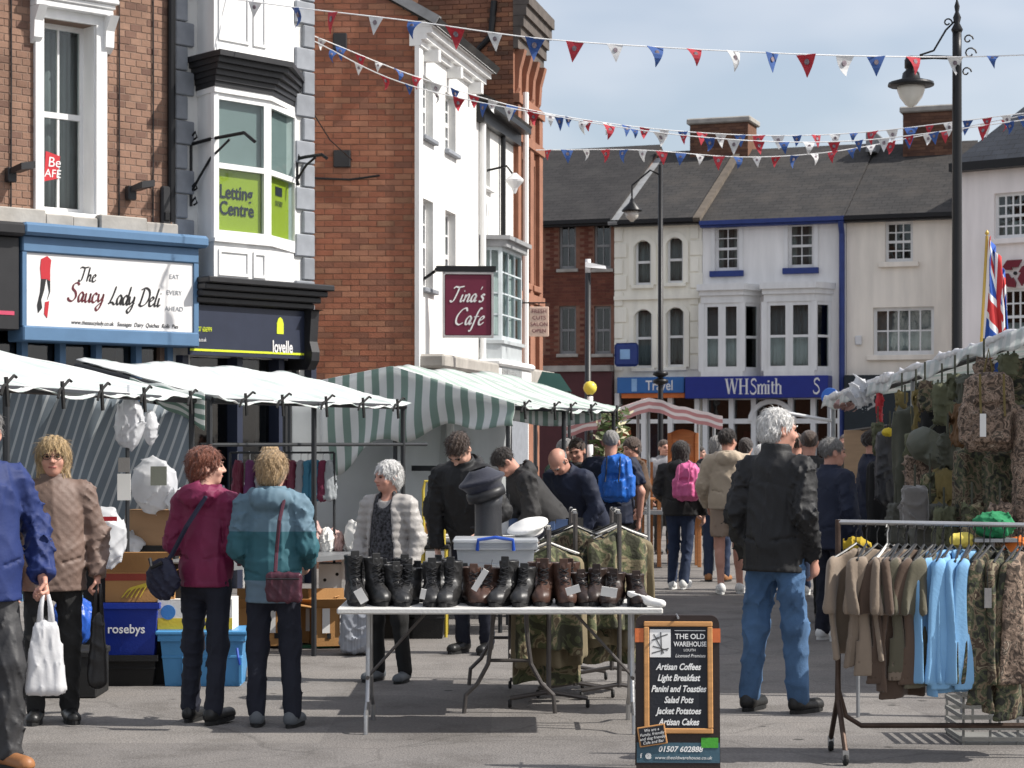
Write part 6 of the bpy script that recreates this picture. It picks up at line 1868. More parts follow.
hb_.tube([(0, 0, -0.08), (0, 0, -0.02), (0.018, 0, 0.0), (0.012, 0, 0.022), (-0.012, 0, 0.022), (-0.02, 0, 0.008)], 0.0035, 6)
M_hang = mat('black_hanger', (0.02, 0.02, 0.02), 0.4); M_hangw = mat('white_hanger', (0.65, 0.63, 0.58), 0.4)
ME_hang = {'b': mesh('hanger', hb_.v, hb_.f, M_hang), 'w': mesh('hanger', hb_.v, hb_.f, M_hangw)}
def garment(label, cat, key, m, x, y, z, rz, group, hang='b', tilt=0.0, **k):
    t = thing({'shirt': 'hanging_shirt', 'jacket': 'hanging_jacket', 'trousers': 'hanging_trousers'}[cat], label, cat, (x, y, z), rz, group, (tilt, 0, rz))
    link('cloth', garment_mesh(key, m, **k), t)
    link('hanger', ME_hang[hang], t)
    return t
CAMO_D = camo_mat('dpm_camouflage', [(0.026, 0.026, 0.02), (0.065, 0.072, 0.038), (0.16, 0.125, 0.08), (0.06, 0.04, 0.026), (0.21, 0.18, 0.12)], 13)
CAMO_T = camo_mat('tan_green_camouflage', [(0.05, 0.05, 0.03), (0.10, 0.11, 0.055), (0.24, 0.20, 0.12), (0.12, 0.09, 0.055), (0.28, 0.25, 0.16)], 8)
CAMO_B = camo_mat('brown_leaf_camouflage', [(0.06, 0.043, 0.032), (0.17, 0.12, 0.088), (0.30, 0.215, 0.16), (0.10, 0.08, 0.06), (0.40, 0.32, 0.25)], 22)
M_olive = mat('olive_canvas', (0.10, 0.105, 0.06), 0.85, var=0.2, vs=8, bump=0.3, bs=90)
M_olive2 = mat('ochre_olive_canvas', (0.15, 0.115, 0.04), 0.85, var=0.25, vs=8, bump=0.3)
M_dolive = mat('dark_olive_nylon', (0.055, 0.058, 0.040), 0.7, var=0.2, vs=8)
M_tan = mat('tan_cotton', (0.20, 0.155, 0.115), 0.9, var=0.12, rv=0.12, sheen=0.2)
M_brownc = mat('brown_cotton', (0.085, 0.055, 0.038), 0.9, var=0.12, rv=0.2, sheen=0.2)
M_olc = mat('olive_cotton', (0.105, 0.095, 0.062), 0.9, var=0.12, rv=0.2, sheen=0.2)
M_skyb = mat('sky_blue_cotton', (0.19, 0.38, 0.60), 0.9, var=0.1, rv=0.08)
M_blackc = mat('black_cotton', (0.012, 0.012, 0.012), 0.9, var=0.2)
# rail of shirts, right foreground
YR, ZR = 10.62, at(840, 522, 10.62).z
xl = at(838, 522, YR).x
t = thing('garment_rail', 'chrome garment rail on castors hung with shirts', 'clothes rail', (xl, YR, 0))
LRail = 1.75
MB().tube([(0, 0, ZR), (LRail, 0, ZR - 0.03)], 0.014, 10).build('hanging_bar', M_steel, t)
M_rust = mat('rusty_dark_steel', (0.075, 0.05, 0.038), 0.55, var=0.4, vs=12, metal=0.6)
for x in (0, LRail):
    MB().tube([(x, 0, ZR + 0.012), (x, 0, 0.42)], 0.0145, 10).build('upright', M_rust, t)
    MB().tube([(x, 0, 0.44), (x, -0.02, 0.30), (x, -0.24, 0.07)], 0.014, 8).build('foot', M_rust, t); MB().tube([(x, 0, 0.44), (x, 0.02, 0.30), (x, 0.24, 0.07)], 0.014, 8).build('foot', M_rust, t)
    for y in (-0.24, 0.24):
        MB().lathe([(0.026, -0.012), (0.03, 0), (0.026, 0.012)], 14, Matrix.Translation((x, y, 0.03)) @ Matrix.Rotation(R(90), 4, 'Y')).build('castor', M_sole, t)
        MB().box(x - 0.016, x + 0.016, y - 0.012, y + 0.012, 0.03, 0.078).build('castor_fork', M_steel, t)
MB().tube([(0, 0, 0.36), (0.04, 0.0, 0.22), (0.12, 0.0, 0.17), (LRail - 0.12, 0, 0.17), (LRail, 0, 0.36)], 0.014, 8).build('lower_bar', M_rust, t)
rg = random.Random(8)
seq = []
specs = [('tan T-shirt', 'tan', M_tan, 5, 0.60, 'short', 856, 10.5), ('brown T-shirt', 'brown', M_brownc, 4, 0.72, 'short', 889, 9), ('tan T-shirt', 'tan2', M_tan, 2, 0.66, 'short', 898, 9), ('olive T-shirt', 'olive', M_olc, 5, 0.66, 'short', 906, 9), ('sky blue shirt', 'blue', M_skyb, 5, 0.70, 'long', 935, 8.5), ('camouflage shirt', 'camo', CAMO_D, 2, 0.70, 'long', 974, 10), ('black-green camouflage jacket', 'camoj', CAMO_D, 3, 0.82, 'long', 990, 14), ('orange-brown camouflage shirt', 'camob', CAMO_B, 1, 0.7, 'long', 1022, 9)]
cnt = {}
for nm, key, m, n, L, sl, px, st in specs:
    for k in range(n):
        pxx = px + st * k
        x = (pxx - 512) / FPX * YR
        if (nm, 'c') not in cnt: cnt[(nm, 'c')] = 0
        i = cnt[(nm, 'c')]; cnt[(nm, 'c')] += 1
        rz = R(58) + rg.uniform(-0.16, 0.16)
        if nm == 'sky blue shirt': rz = R(64) + rg.uniform(-0.1, 0.1)
        if pxx < 866: rz = R(42 + (pxx - 856))
        garment('%s on a hanger, %s %s along the rail from the left' % (nm, ORD[i], nm.split()[-1] if i else 'one'), 'jacket' if 'jacket' in nm else 'shirt', key + str(k % 3), m, x, YR, ZR - 0.03 + 0.0 - 0.03 * ((pxx - 840) / 340), rz, nm + 's on the garment rail', 'w' if k == 3 and key == 'tan' else 'b', L=L + 0.06 + 0.04 * (k % 3), sleeve=sl, seed=k % 3 + len(key), th=0.013 if sl == 'short' else 0.016, slope=0.46, w=0.205)
p = at(985, 600, 10.4)
t = thing('price_tag', 'grey swing tag hanging on the dark camouflage jacket', 'price tag', at(988, 598, 10.36)); MB().box(-0.018, 0.018, -0.002, 0.002, -0.05, 0.05).build('card', mat('grey_card', (0.25, 0.24, 0.23), 0.7), t); MB().tube([(0, 0, 0.05), (0.0, 0.02, 0.16)], 0.002, 5).build('string', M_ink, t)
# coloured clothes behind the rail
for px, py, m, nm, sz in ((858, 545, mat('yellow_ochre_cloth', (0.36, 0.25, 0.015), 0.9), 'yellow ochre cloth folded behind the left end of the rail', 0.085), (962, 540, mat('lemon_cloth', (0.62, 0.50, 0.10), 0.9), 'pale yellow cloth heaped behind the camouflage shirts', 0.085), (993, 525, mat('bright_green_cloth', (0.02, 0.20, 0.08), 0.9), 'bright green cloth heaped above the camouflage jacket', 0.13), (1018, 548, mat('orange_cloth', (0.6, 0.16, 0.03), 0.9), 'orange cloth at the right edge of the photo', 0.10)):
    Yc = 12.2
    p = at(px, py, Yc)
    def heap(P, sz=sz):
        d = ell(P, (0, 0, 0), (sz, sz * 0.8, sz * 0.62)); return d + folds(P, int(px), 0.016, (22, 22, 22))
    t = thing('cloth_heap', nm, 'cloth', (p.x, Yc, p.z - sz * 0.6), 0, 'coloured cloth behind the rail')
    link('cloth', sdf_mesh('cloth', heap, (-sz * 1.3, -sz * 1.2, -sz * 0.9), (sz * 1.3, sz * 1.2, sz * 0.9), sz / 12, m), t, (0, 0, sz * 0.6))
    MB().box(-sz, sz, -sz * 0.7, sz * 0.7, -0.02, 0.0).build('shelf_board', M_polel, t)
    MB().tube([(0, 0, -0.02), (0, 0, -(p.z - sz * 0.6))], 0.012, 6).build('shelf_leg', M_polel, t)
# grey ribbed plastic crate under the rail
p = at(963, 757, 11.05)
t = thing('plastic_crate', 'grey open-ribbed plastic crate standing under the garment rail', 'crate', (p.x + 0.3, 11.3, 0))
M_grc = mat('grey_crate_plastic', (0.20, 0.20, 0.19), 0.6)
for k in range(6): 
    b = MB(); z = 0.02 + k * 0.06
    b.box(-0.3, 0.3, -0.22, -0.205, z, z + 0.022); b.box(-0.3, 0.3, 0.205, 0.22, z, z + 0.022); b.box(-0.3, -0.285, -0.205, 0.205, z, z + 0.022); b.box(0.285, 0.3, -0.205, 0.205, z, z + 0.022)
    b.build('slat_ring', M_grc, t)
for x in (-0.295, -0.15, 0.0, 0.15, 0.283):
    for y in (-0.216, 0.204): MB().box(x, x + 0.012, y, y + 0.012, 0, 0.36).build('rib', M_grc, t)
MB().box(-0.29, 0.29, -0.21, 0.21, 0.0, 0.012).build('base', M_grc, t)

# camouflage jackets on two short rails behind the boot table
for ri, (px, Yc, n, lab, m) in enumerate(((548, 12.9, 3, 'leftmost', CAMO_T), (574, 13.4, 4, 'middle', CAMO_D), (617, 13.3, 5, 'rightmost', CAMO_T))):
    zt_ = at(px, 512 if ri else 528, Yc).z
    x0 = (px - 512) / FPX * Yc
    t = thing('garment_rail', 'dark upright clothes stand on castors, %s of three behind the boots' % lab, 'clothes rail', (x0, Yc, 0), 0, 'clothes stands behind the boots')
    MB().tube([(0, -0.28, 0.08), (0, -0.28, zt_)], 0.015, 8).build('upright', M_darkleg, t); MB().tube([(0, 0.7, 0.08), (0, 0.7, zt_)], 0.015, 8).build('upright', M_darkleg, t)
    MB().tube([(0, -0.28, zt_), (0, 0.7, zt_)], 0.013, 8).build('hanging_bar', M_steel, t)
    for y in (-0.28, 0.7):
        MB().tube([(-0.24, y, 0.06), (0, y, 0.1), (0.24, y, 0.06)], 0.014, 8).build('foot', M_darkleg, t)
        for x in (-0.24, 0.24): MB().lathe([(0.022, -0.011), (0.028, 0), (0.022, 0.011)], 12, Matrix.Translation((x, y, 0.028)) @ Matrix.Rotation(R(90), 4, 'Y')).build('castor', M_sole, t)
    for k in range(n):
        mm = m if (k % 2 == 0) else (CAMO_T if m is CAMO_D else mat('khaki_cotton', (0.22, 0.18, 0.11), 0.9, rv=0.15))
        garment('%s jacket, %s from the front on the %s clothes stand' % ('camouflage' if mm in (CAMO_D, CAMO_T) else 'khaki', ORD[k], lab), 'jacket', 'cj%d%d' % (ri, k % 3), mm, x0, Yc - 0.20 + 0.14 * k, zt_ - 0.005, R(8) + rg.uniform(-0.5, 0.5), 'jackets behind the boots', 'w' if k == 1 else 'b', L=0.74 + 0.12 * (k % 3), sleeve='long', seed=ri * 5 + k, th=0.04, w=0.20, slope=0.62, vox=0.012)

# ---- A-board
xa = at(678, 768, 10.2)
t = thing('menu_board', 'black pavement menu board with wooden frame and white lettering', 'A-board', (xa.x, 10.18, 0), R(-2))
ab = bpy.data.objects.new('front_panel', None)
bpy.data.objects.remove(ab)
M_abd = mat('dark_brown_board', (0.022, 0.012, 0.009), 0.5, var=0.1)
M_abk = mat('chalkboard_black', (0.010, 0.012, 0.018), 0.6, var=0.15, vs=6)
M_wood = mat('varnished_pine', (0.50, 0.25, 0.09), 0.5, var=0.2, vs=4, aniso=(1, 1, 10))
tilt = Matrix.Rotation(R(-7), 4, 'X')
K = 10.18 / FPX
def bx(px): return (px - 678) * K
def bz(py): return (773 - py) * K
def panel(pts, y0, y1): return MB().prism(pts, y0, y1, tilt)
out = [(bx(636), 0), (bx(720), 0), (bx(720), bz(640))]
for k in range(7):
    a = R(90 * k / 6); out.append((bx(720) - 0.045 + 0.045 * math.cos(a), bz(617) - 0.045 + 0.045 * math.sin(a)))
for k in range(7):
    a = R(90 + 90 * k / 6); out.append((bx(636) + 0.045 + 0.045 * math.cos(a), bz(617) - 0.045 + 0.045 * math.sin(a)))
out.append((bx(636), bz(640)))
panel(out, 0.0, 0.018).build('front_panel', M_abd, t)
tl2 = Matrix.Translation((0, 0.2, 0)) @ Matrix.Rotation(R(7), 4, 'X')
MB().prism(out, 0.0, 0.018, tl2).build('rear_panel', M_abd, t)
fx0, fx1, fz0, fz1 = bx(644), bx(713), bz(735), bz(623); fw_ = 0.026
for q in ((fx0, fx1, fz1 - fw_, fz1), (fx0, fx1, fz0, fz0 + fw_)): MB().bevbox(q[0], q[1], -0.014, -0.0005, q[2], q[3], 0.004, tilt).build('frame_rail', M_wood, t)
for q in ((fx0, fx0 + fw_), (fx1 - fw_, fx1)): MB().bevbox(q[0], q[1], -0.0145, -0.0005, fz0 + fw_ + 0.001, fz1 - fw_ - 0.001, 0.004, tilt).build('frame_stile', M_wood, t)
MB().box(fx0 + fw_ + 0.001, fx1 - fw_ - 0.001, -0.004, -0.0005, fz0 + fw_ + 0.001, fz1 - fw_ - 0.001, tilt).build('chalk_panel', M_abk, t)
for x0, x1 in ((bx(635), fx0 - 0.001), (fx1 + 0.001, bx(721))): MB().box(x0, x1, -0.008, -0.0005, bz(644), bz(630), tilt).build('orange_clip', mat('orange_clip', (0.55, 0.14, 0.04), 0.5), t)
M_chalk = mat('white_print', (0.78, 0.78, 0.76), 0.6, bump=0)
def at_(s, px, py, size, **k):
    o = text(s, size, M_chalk, t, 0, 0, 0, ext=0.0006, **k)
    o.data.transform(tilt @ Matrix.Translation((bx(px), -0.0052, bz(py))))
at_('THE OLD', 690.5, 640.5, 0.036, align='CENTER', bold=0.0005); at_('WAREHOUSE', 690.5, 648, 0.034, align='CENTER', bold=0.0005, width=0.8); at_('LOUTH', 690, 653, 0.018, align='CENTER'); at_('Licensed Premises', 690.5, 659, 0.024, align='CENTER', shear=0.3, width=0.85)
for y in (632.5,): MB().box(bx(675), bx(706), -0.0055, -0.0045, bz(y), bz(y) + 0.003, tilt).build('rule', M_chalk, t)
for k, s in enumerate(('Artisan Coffees', 'Light Breakfast', 'Panini and Toasties', 'Salad Pots', 'Jacket Potatoes', 'Artisan Cakes')):
    at_(s, 678.5, 671.5 + 11.0 * k, 0.045, align='CENTER', shear=0.32, bold=0.0012, width=0.78)
pz = MB().box(bx(650), bx(671), -0.006, -0.0045, bz(659), bz(631), tilt).build('sketch_print', M_chalk, t)
b = MB()
for (x0, y0, x1, y1) in ((652, 655, 669, 650), (653, 648, 668, 652), (654, 636, 664, 655), (656, 640, 668, 636), (661, 634, 662, 656), (652, 642, 660, 640)):
    ribbon(b, [(bx(x0), bz(y0)), (bx(x1), bz(y1))], 0.006, -0.0072, 0.0008)
b2 = MB().add(b.v, b.f, tilt); tag(b2.build('sketch_lines', mat('grey_ink', (0.12, 0.12, 0.12), 0.7), pz), kind='stuff')
tg = Matrix.Translation((bx(652), -0.016, bz(737))) @ Matrix.Rotation(R(-9), 4, 'Y')
MB().bevbox(-0.07, 0.07, 0, 0.008, -0.05, 0.05, 0.003, tilt @ tg).build('small_tag_frame', M_wood, t)
MB().box(-0.062, 0.062, -0.003, -0.0005, -0.043, 0.043, tilt @ tg).build('small_tag', M_abk, t)
for k, s in enumerate(('We are a', 'Family, friendly', 'and dog friendly', 'Cafe and Bar')):
    o = text(s, 0.020, M_chalk, t, 0, 0, 0, 'CENTER', shear=0.2, ext=0.0005); o.data.transform(tilt @ tg @ Matrix.Translation((0, -0.004, 0.022 - 0.02 * k)))
MB().box(bx(636.5), bx(719.5), -0.003, -0.0005, bz(764), bz(744), tilt).build('blue_strip', mat('slate_blue_strip', (0.045, 0.10, 0.135), 0.5), t)
MB().box(bx(701), bx(718), -0.006, -0.0032, bz(749), bz(739), tilt).build('green_label', mat('green_label', (0.06, 0.33, 0.03), 0.5), t)
at_('01507 602888', 680, 753, 0.038, align='CENTER', shear=0.25, bold=0.0008); at_('www.theoldwarehouse.co.uk', 683, 760.5, 0.024, align='CENTER', shear=0.2)
at_('f', 640, 759, 0.03, bold=0.001); at_('@', 645, 759, 0.03, bold=0.001)
MB().tube([(0, 0.0, bz(617) - 0.01), (0, 0.2, bz(617) - 0.01)], 0.006, 6).build('hinge_bar', M_steel, t)

# ---- left-hand goods
M_cardb = mat('brown_cardboard', (0.36, 0.22, 0.12), 0.85, var=0.12, vs=4, aniso=(1, 1, 3))
M_cardo = mat('orange_cardboard', (0.42, 0.22, 0.08), 0.85, var=0.12, vs=4)
M_cardw = mat('white_cardboard', (0.70, 0.69, 0.66), 0.8, var=0.06)
M_bluec = mat('royal_blue_plastic', (0.012, 0.035, 0.28), 0.4, var=0.06)
M_lblue = mat('light_blue_plastic', (0.075, 0.27, 0.52), 0.4, var=0.06)
M_yel = mat('yellow_print', (0.66, 0.50, 0.05), 0.6)
def flapbox(label, x, y, z, w, d, h, m, rot=0, flaps=(35, 35, 60, 20), name='cardboard_box', band=None, group='cardboard boxes', closed=False):
    t = thing(name, label, 'box', (x, y, z), rot, group)
    W, D, th = w / 2, d / 2, 0.006
    b = MB()
    b.box(-W, W, -D, -D + th, 0, h); b.box(-W, W, D - th, D, 0, h); b.box(-W, -W + th, -D + th, D - th, 0, h); b.box(W - th, W, -D + th, D - th, 0, h); b.box(-W + th, W - th, -D + th, D - th, 0, th)
    b.build('carton', m, t)
    if closed:
        MB().box(-W, W, -D, -0.002, h + 0.001, h + th).build('flap', m, t); MB().box(-W, W, 0.002, D, h + 0.001, h + th).build('flap', m, t)
    else:
        fl = D * 0.95
        for k, a in enumerate(flaps):
            mt = Matrix.Translation((0, 0, h)) @ Matrix.Rotation(R(90 * k), 4, 'Z')
            ww, dd = (W, D) if k % 2 == 0 else (D, W)
            mt = mt @ Matrix.Translation((0, -dd, 0.001)) @ Matrix.Rotation(R(-a), 4, 'X')
            MB().box(-ww * 0.97, ww * 0.97, -fl * 0.85, 0, 0, th, mt).build('flap', m, t)
    if band:
        MB().box(-W - 0.001, W + 0.001, -D - 0.003, -D - 0.0005, h * band[0], h * band[1]).build('printed_band', band[2], t)
    return t
g0 = lambda px, Y: (px - 512) / FPX * Y
Yb = 13.72
zof = lambda py, Y: at(0, py, Y).z
xb = (g0(99, Yb) + g0(157, Yb)) / 2
bin_('black plastic crate on the ground below the royal blue one', 'plastic_crate', xb, Yb + 0.2, 0, 0.37, 0.38, zof(656, Yb), M_sole, group='stacked crates at the left stall')
t = bin_('royal blue plastic crate with white lettering on its front', 'plastic_crate', xb, Yb + 0.18, zof(656, Yb) + 0.005, 0.40, 0.38, zof(604, Yb) - zof(656, Yb), M_bluec, group='stacked crates at the left stall', ribs=False)
text('rosebys', 0.085, M_chalk, t, -0.135, -0.20, 0.15, ext=0.001, width=0.95, bold=0.001)
xb2 = (g0(158, Yb) + g0(245, Yb)) / 2
t = bin_('light blue lidded plastic crate on the ground behind the two women', 'plastic_crate', xb2, Yb + 0.2, 0, 0.56, 0.38, zof(636, Yb), M_lblue, group='stacked crates at the left stall', lid=None)
MB().bevbox(-0.31, 0.31, -0.215, 0.215, zof(636, Yb) + 0.006, zof(636, Yb) + 0.035, 0.008).build('lid', M_lblue, t)
for x in (-0.12, 0.12, 0.26): MB().bevbox(x - 0.012, x + 0.012, -0.2, -0.16, 0.02, 0.2, 0.004).build('rib', M_lblue, t)
MB().tube([(0.24, -0.215, 0.26), (0.25, -0.235, 0.2), (0.26, -0.215, 0.15)], 0.01, 6).build('handle', M_bluehd, t)
zz = zof(636, Yb) + 0.036
t = flapbox('white and yellow printed carton on the light blue crate', xb2 - 0.05, Yb + 0.2, zz, 0.5, 0.32, 0.2, M_cardw, 0, closed=True, group='cardboard boxes at the left stall', band=(0.03, 0.4, M_yel))
MB().lathe([(0.05, 0), (0.05, 0.004)], 18, Matrix.Translation((-0.18, -0.1605, 0.12)) @ Matrix.Rotation(R(90), 4, 'X')).build('blue_disc_print', mat('blue_print', (0.05, 0.2, 0.5), 0.6), t)
t = flapbox('banana carton with red top band and yellow fruit print', xb + 0.06, Yb + 0.24, zof(604, Yb) + 0.01, 0.46, 0.38, 0.20, M_cardo, R(3), (62, 30, 70, 40), group='cardboard boxes at the left stall', band=(0.72, 0.95, mat('dull_red_print', (0.30, 0.05, 0.03), 0.7)))
b = MB()
for k in range(5): ribbon(b, [(-0.12 + 0.03 * k, 0.03), (-0.06 + 0.03 * k, 0.09 + 0.008 * k), (0.06 + 0.02 * k, 0.11 + 0.006 * k)], 0.02, -0.1955 - 0.0004 * k, 0.002, pen=R(60))
b.build('banana_print', M_yel, t)
flapbox('plain cardboard carton stacked behind the banana carton', g0(150, 14.0), 14.35, zof(546, 14.1), 0.36, 0.34, 0.24, M_cardb, R(-12), closed=True, group='cardboard boxes at the left stall')
MB().box(-0.2, 0.2, -0.2, 0.2, -zof(546, 14.1), -0.002).build('support', M_sole, bpy.data.objects['cardboard_box.002'] if 'cardboard_box.002' in bpy.data.objects else None)
M_poly = mat('white_polythene', (0.72, 0.73, 0.75), 0.25, var=0.12, vs=6, trans=0.4, bump=0.4, bs=9)
def soft(label, name, cat, x, y, z, r, m, seed, fold=0.02, rot=0, group=None, extra=None, part='bag_body', h=None):
    def fn(P):
        d = ell(P, (0, 0, r[2]), r) if len(r) == 3 else rbox(P, (0, 0, r[2]), (r[0], r[1], r[2]), r[3])
        if extra: d = smin(d, extra(P), 0.03)
        return d + folds(P, seed, fold, tuple(2.6 / q for q in r[:3]))
    e = 1.35
    t = thing(name, label, cat, (x, y, z), rot, group)
    link(part, sdf_mesh(part, fn, (-r[0] * e, -r[1] * e, -r[2] * 0.4), (r[0] * e, r[1] * e, r[2] * 2.6), h or max(r[:3]) / 14, m), t)
    return t
p = at(129, 450, 13.2)
t = soft('white plastic bag of bedding hanging from the left stall canopy', 'hanging_bag', 'bag', p.x, 13.2, p.z, (0.105, 0.10, 0.17), M_poly, 3, 0.022, group='bags of bedding')
MB().tube([(0, 0, 0.33), (0, 0, 0.42)], 0.012, 6).build('tie', M_poly, t)
soft('small white plastic bag hanging beside the larger hanging bag', 'hanging_bag', 'bag', at(150, 446, 13.5).x, 13.5, at(150, 446, 13.5).z, (0.05, 0.06, 0.12), M_poly, 8, 0.01, group='bags of bedding')
p = at(156, 514, 14.1)
t = soft('clear bag of pillows with a grey label on top of the cartons', 'pillow_bag', 'bag', p.x - 0.02, 14.1, p.z, (0.17, 0.14, 0.2), M_poly, 5, 0.026, group='bags of bedding')
MB().box(0.01, 0.12, -0.158, -0.154, 0.2, 0.33).build('label_card', mat('grey_olive_card', (0.20, 0.21, 0.17), 0.6), t)
soft('low white polythene bag beside the pillows', 'pillow_bag', 'bag', at(178, 512, 14.0).x, 14.05, at(178, 514, 14.0).z, (0.10, 0.1, 0.09), M_poly, 6, 0.02, group='bags of bedding')
p = at(101, 572, 13.4)
t = soft('white bag with small red print beside the brown quilted jacket', 'pillow_bag', 'bag', p.x, 13.6, p.z, (0.13, 0.12, 0.21), M_poly, 9, 0.024, group='bags of bedding')
MB().box(-0.03, 0.09, -0.125, -0.121, 0.33, 0.36).build('red_print', M_red, t)
soft('crumpled polythene lying behind the white bag at the left stall', 'pillow_bag', 'bag', at(118, 540, 14).x - 0.05, 14.2, at(118, 560, 14).z, (0.22, 0.15, 0.1), M_poly, 12, 0.03, group='bags of bedding')
p = at(72, 636, 13.3)
soft('bright blue plastic sack standing beside the woman in brown', 'sack', 'sack', p.x, 13.3, 0.3, (0.15, 0.14, 0.17), mat('bright_blue_sack', (0.02, 0.09, 0.42), 0.35), 14, 0.02)
tag(MB().bevbox(p.x - 0.3, p.x + 0.2, 13.1, 13.5, 0.0, 0.305, 0.01).build('plastic_crate', M_sole), 'black crate under the bright blue sack', 'crate', 'stacked crates at the left stall')
o_ = [o for o in bpy.data.objects if o.get('label') == 'black crate under the bright blue sack'][0]
MB().bevbox(p.x - 0.31, p.x + 0.21, 13.09, 13.51, 0.26, 0.30, 0.006).build('rim', M_sole, o_)
t = thing('price_card', 'white price card on a post at the left stall', 'card', at(124, 487, 13.9)); MB().box(-0.045, 0.045, -0.003, 0.003, -0.09, 0.09).build('card', M_card, t); MB().box(-0.04, 0.04, -0.002, 0.002, 0.1, 0.2).build('card', mat('grey_card'), t); MB().tube([(0.02, 0.02, 0.3), (0.02, 0.02, -1.2)], 0.015, 6).build('post', M_pole, t)
# table under the left goods so that nothing floats
b = MB().box(-2.9, -2.1, 13.85, 14.6, 0.0, zof(560, 14.0) - 0.02)
tag(b.build('goods_plinth', M_sole), 'dark covered plinth behind the crates at the left stall', 'plinth')
b = MB().bevbox(-2.92, -2.08, 13.83, 14.62, zof(560, 14.0) - 0.018, zof(560, 14.0), 0.004); b.build('plinth_top', M_polel, bpy.data.objects['goods_plinth'])
# boxes between the two women and the grey puffer coat
Y2 = 16.4
for i, (px, py0, w, h, rot, lab) in enumerate(((262, 642, 0.42, 0.30, 6, 'left'), (302, 642, 0.36, 0.28, -8, 'middle'), (330, 640, 0.3, 0.30, 14, 'right'))):
    t = flapbox('orange-brown fruit carton with white tags, %s of three behind the handbag' % lab, g0(px, Y2), Y2 + 0.25 * (i % 2), zof(644, Y2), w, 0.34, h, M_cardo, R(rot), (35, 40, 70, 10), group='fruit cartons at the middle stall')
    for k in range(2):
        MB().box(-0.09 + 0.14 * k, -0.03 + 0.14 * k, -0.185, -0.182, h * 0.35, h * 1.0).build('tag', M_card, t)
    for k in range(2): MB().box(-0.05 + 0.15 * k, -0.02 + 0.15 * k, -0.178, -0.171, h * 0.2, h * 0.34).build('hand_hole', M_sole, t)
M_grnc = mat('green_crate_plastic', (0.02, 0.10, 0.045), 0.5)
for i, px in enumerate((262, 308)):
    bin_('green plastic crate under the fruit cartons, %s' % ('left one' if i == 0 else 'right one'), 'plastic_crate', g0(px, Y2), Y2 + 0.1, 0, 0.40, 0.4, zof(646, Y2), M_grnc if i else M_sole, group='crates under the fruit cartons')
bin_('dark crate under the right-hand fruit carton', 'plastic_crate', g0(345, Y2), Y2 + 0.2, 0, 0.28, 0.4, zof(646, Y2), M_sole, group='crates under the fruit cartons')
Y3 = 16.6
for i, (px, py0, py1, w) in enumerate(((328, 612, 566, 0.2), (352, 606, 560, 0.2), (376, 600, 556, 0.2), (392, 600, 556, 0.14))):
    z0, z1 = zof(604, Y3), zof(py1, Y3)
    t = flapbox('white carton with dark holes, %s from the left at the middle stall' % ORD[i], g0(px, Y3), Y3 + 0.3, z0, w, 0.3, z1 - z0, M_cardw, R(4 - 3 * i), closed=True, group='white cartons at the middle stall')
    for k, (a, c) in enumerate(((-0.05, 0.6), (0.04, 0.3), (0.05, 0.75))): MB().lathe([(0.014, 0), (0.014, 0.003)], 10, Matrix.Translation((a, -0.15, (z1 - z0) * c)) @ Matrix.Rotation(R(90), 4, 'X')).build('hole', M_sole, t)
tag(MB().bevbox(g0(315, Y3), g0(402, Y3), Y3 + 0.1, Y3 + 0.75, zof(604, Y3) - 0.06, zof(604, Y3) - 0.003, 0.005).build('trestle_shelf', M_polel), 'grey trestle shelf holding the white cartons', 'shelf')
for x in (318, 398): MB().tube([(g0(x, Y3), Y3 + 0.4, 0), (g0(x, Y3), Y3 + 0.4, zof(604, Y3) - 0.06)], 0.018, 8).build('leg', M_pole, bpy.data.objects['trestle_shelf'])
rg = random.Random(31)
for i in range(12):
    px = 316 + 7.2 * i + rg.uniform(-3, 3); py = 552 - rg.uniform(0, 8) 
    c = rg.choice([M_poly, M_cardw, M_blackc, mat('pinkish_bag', (0.5, 0.33, 0.3), 0.6), mat('silver_grey_bag', (0.3, 0.3, 0.32), 0.4)])
    soft('%s soft parcel on the white cartons, %s from the left' % ('pale' if c in (M_poly, M_cardw) else 'dull coloured', ORD[i]), 'parcel', 'parcel', g0(px, Y3), Y3 + 0.2 + rg.uniform(0, 0.3), zof(557, Y3), (rg.uniform(0.05, 0.08), 0.07, rg.uniform(0.06, 0.15)), c, i, 0.02, group='parcels on the middle stall')
# striped laundry bag
p = at(360, 662, 15.8)
t = soft('grey and blue striped laundry bag standing behind the boot table', 'laundry_bag', 'bag', p.x, 15.8, 0.02, (0.15, 0.12, 0.17, 0.04), mat('laundry_weave', (0.30, 0.32, 0.36), 0.6, var=0.35, vs=14, aniso=(4, 1, 0.05)), 2, 0.02)
MB().tube([(-0.07, -0.1, 0.33), (-0.05, -0.11, 0.42), (0.05, -0.11, 0.42), (0.07, -0.1, 0.33)], 0.01, 6).build('handle', M_bluehd, t)
for i, px in enumerate((395, 425)): bin_('dark low crate in shadow behind the boots, %s one' % ('left' if i == 0 else 'right'), 'plastic_crate', g0(px, 17), 17.2, 0, 0.34, 0.34, 0.3, M_sole, group='dark crates in shadow')
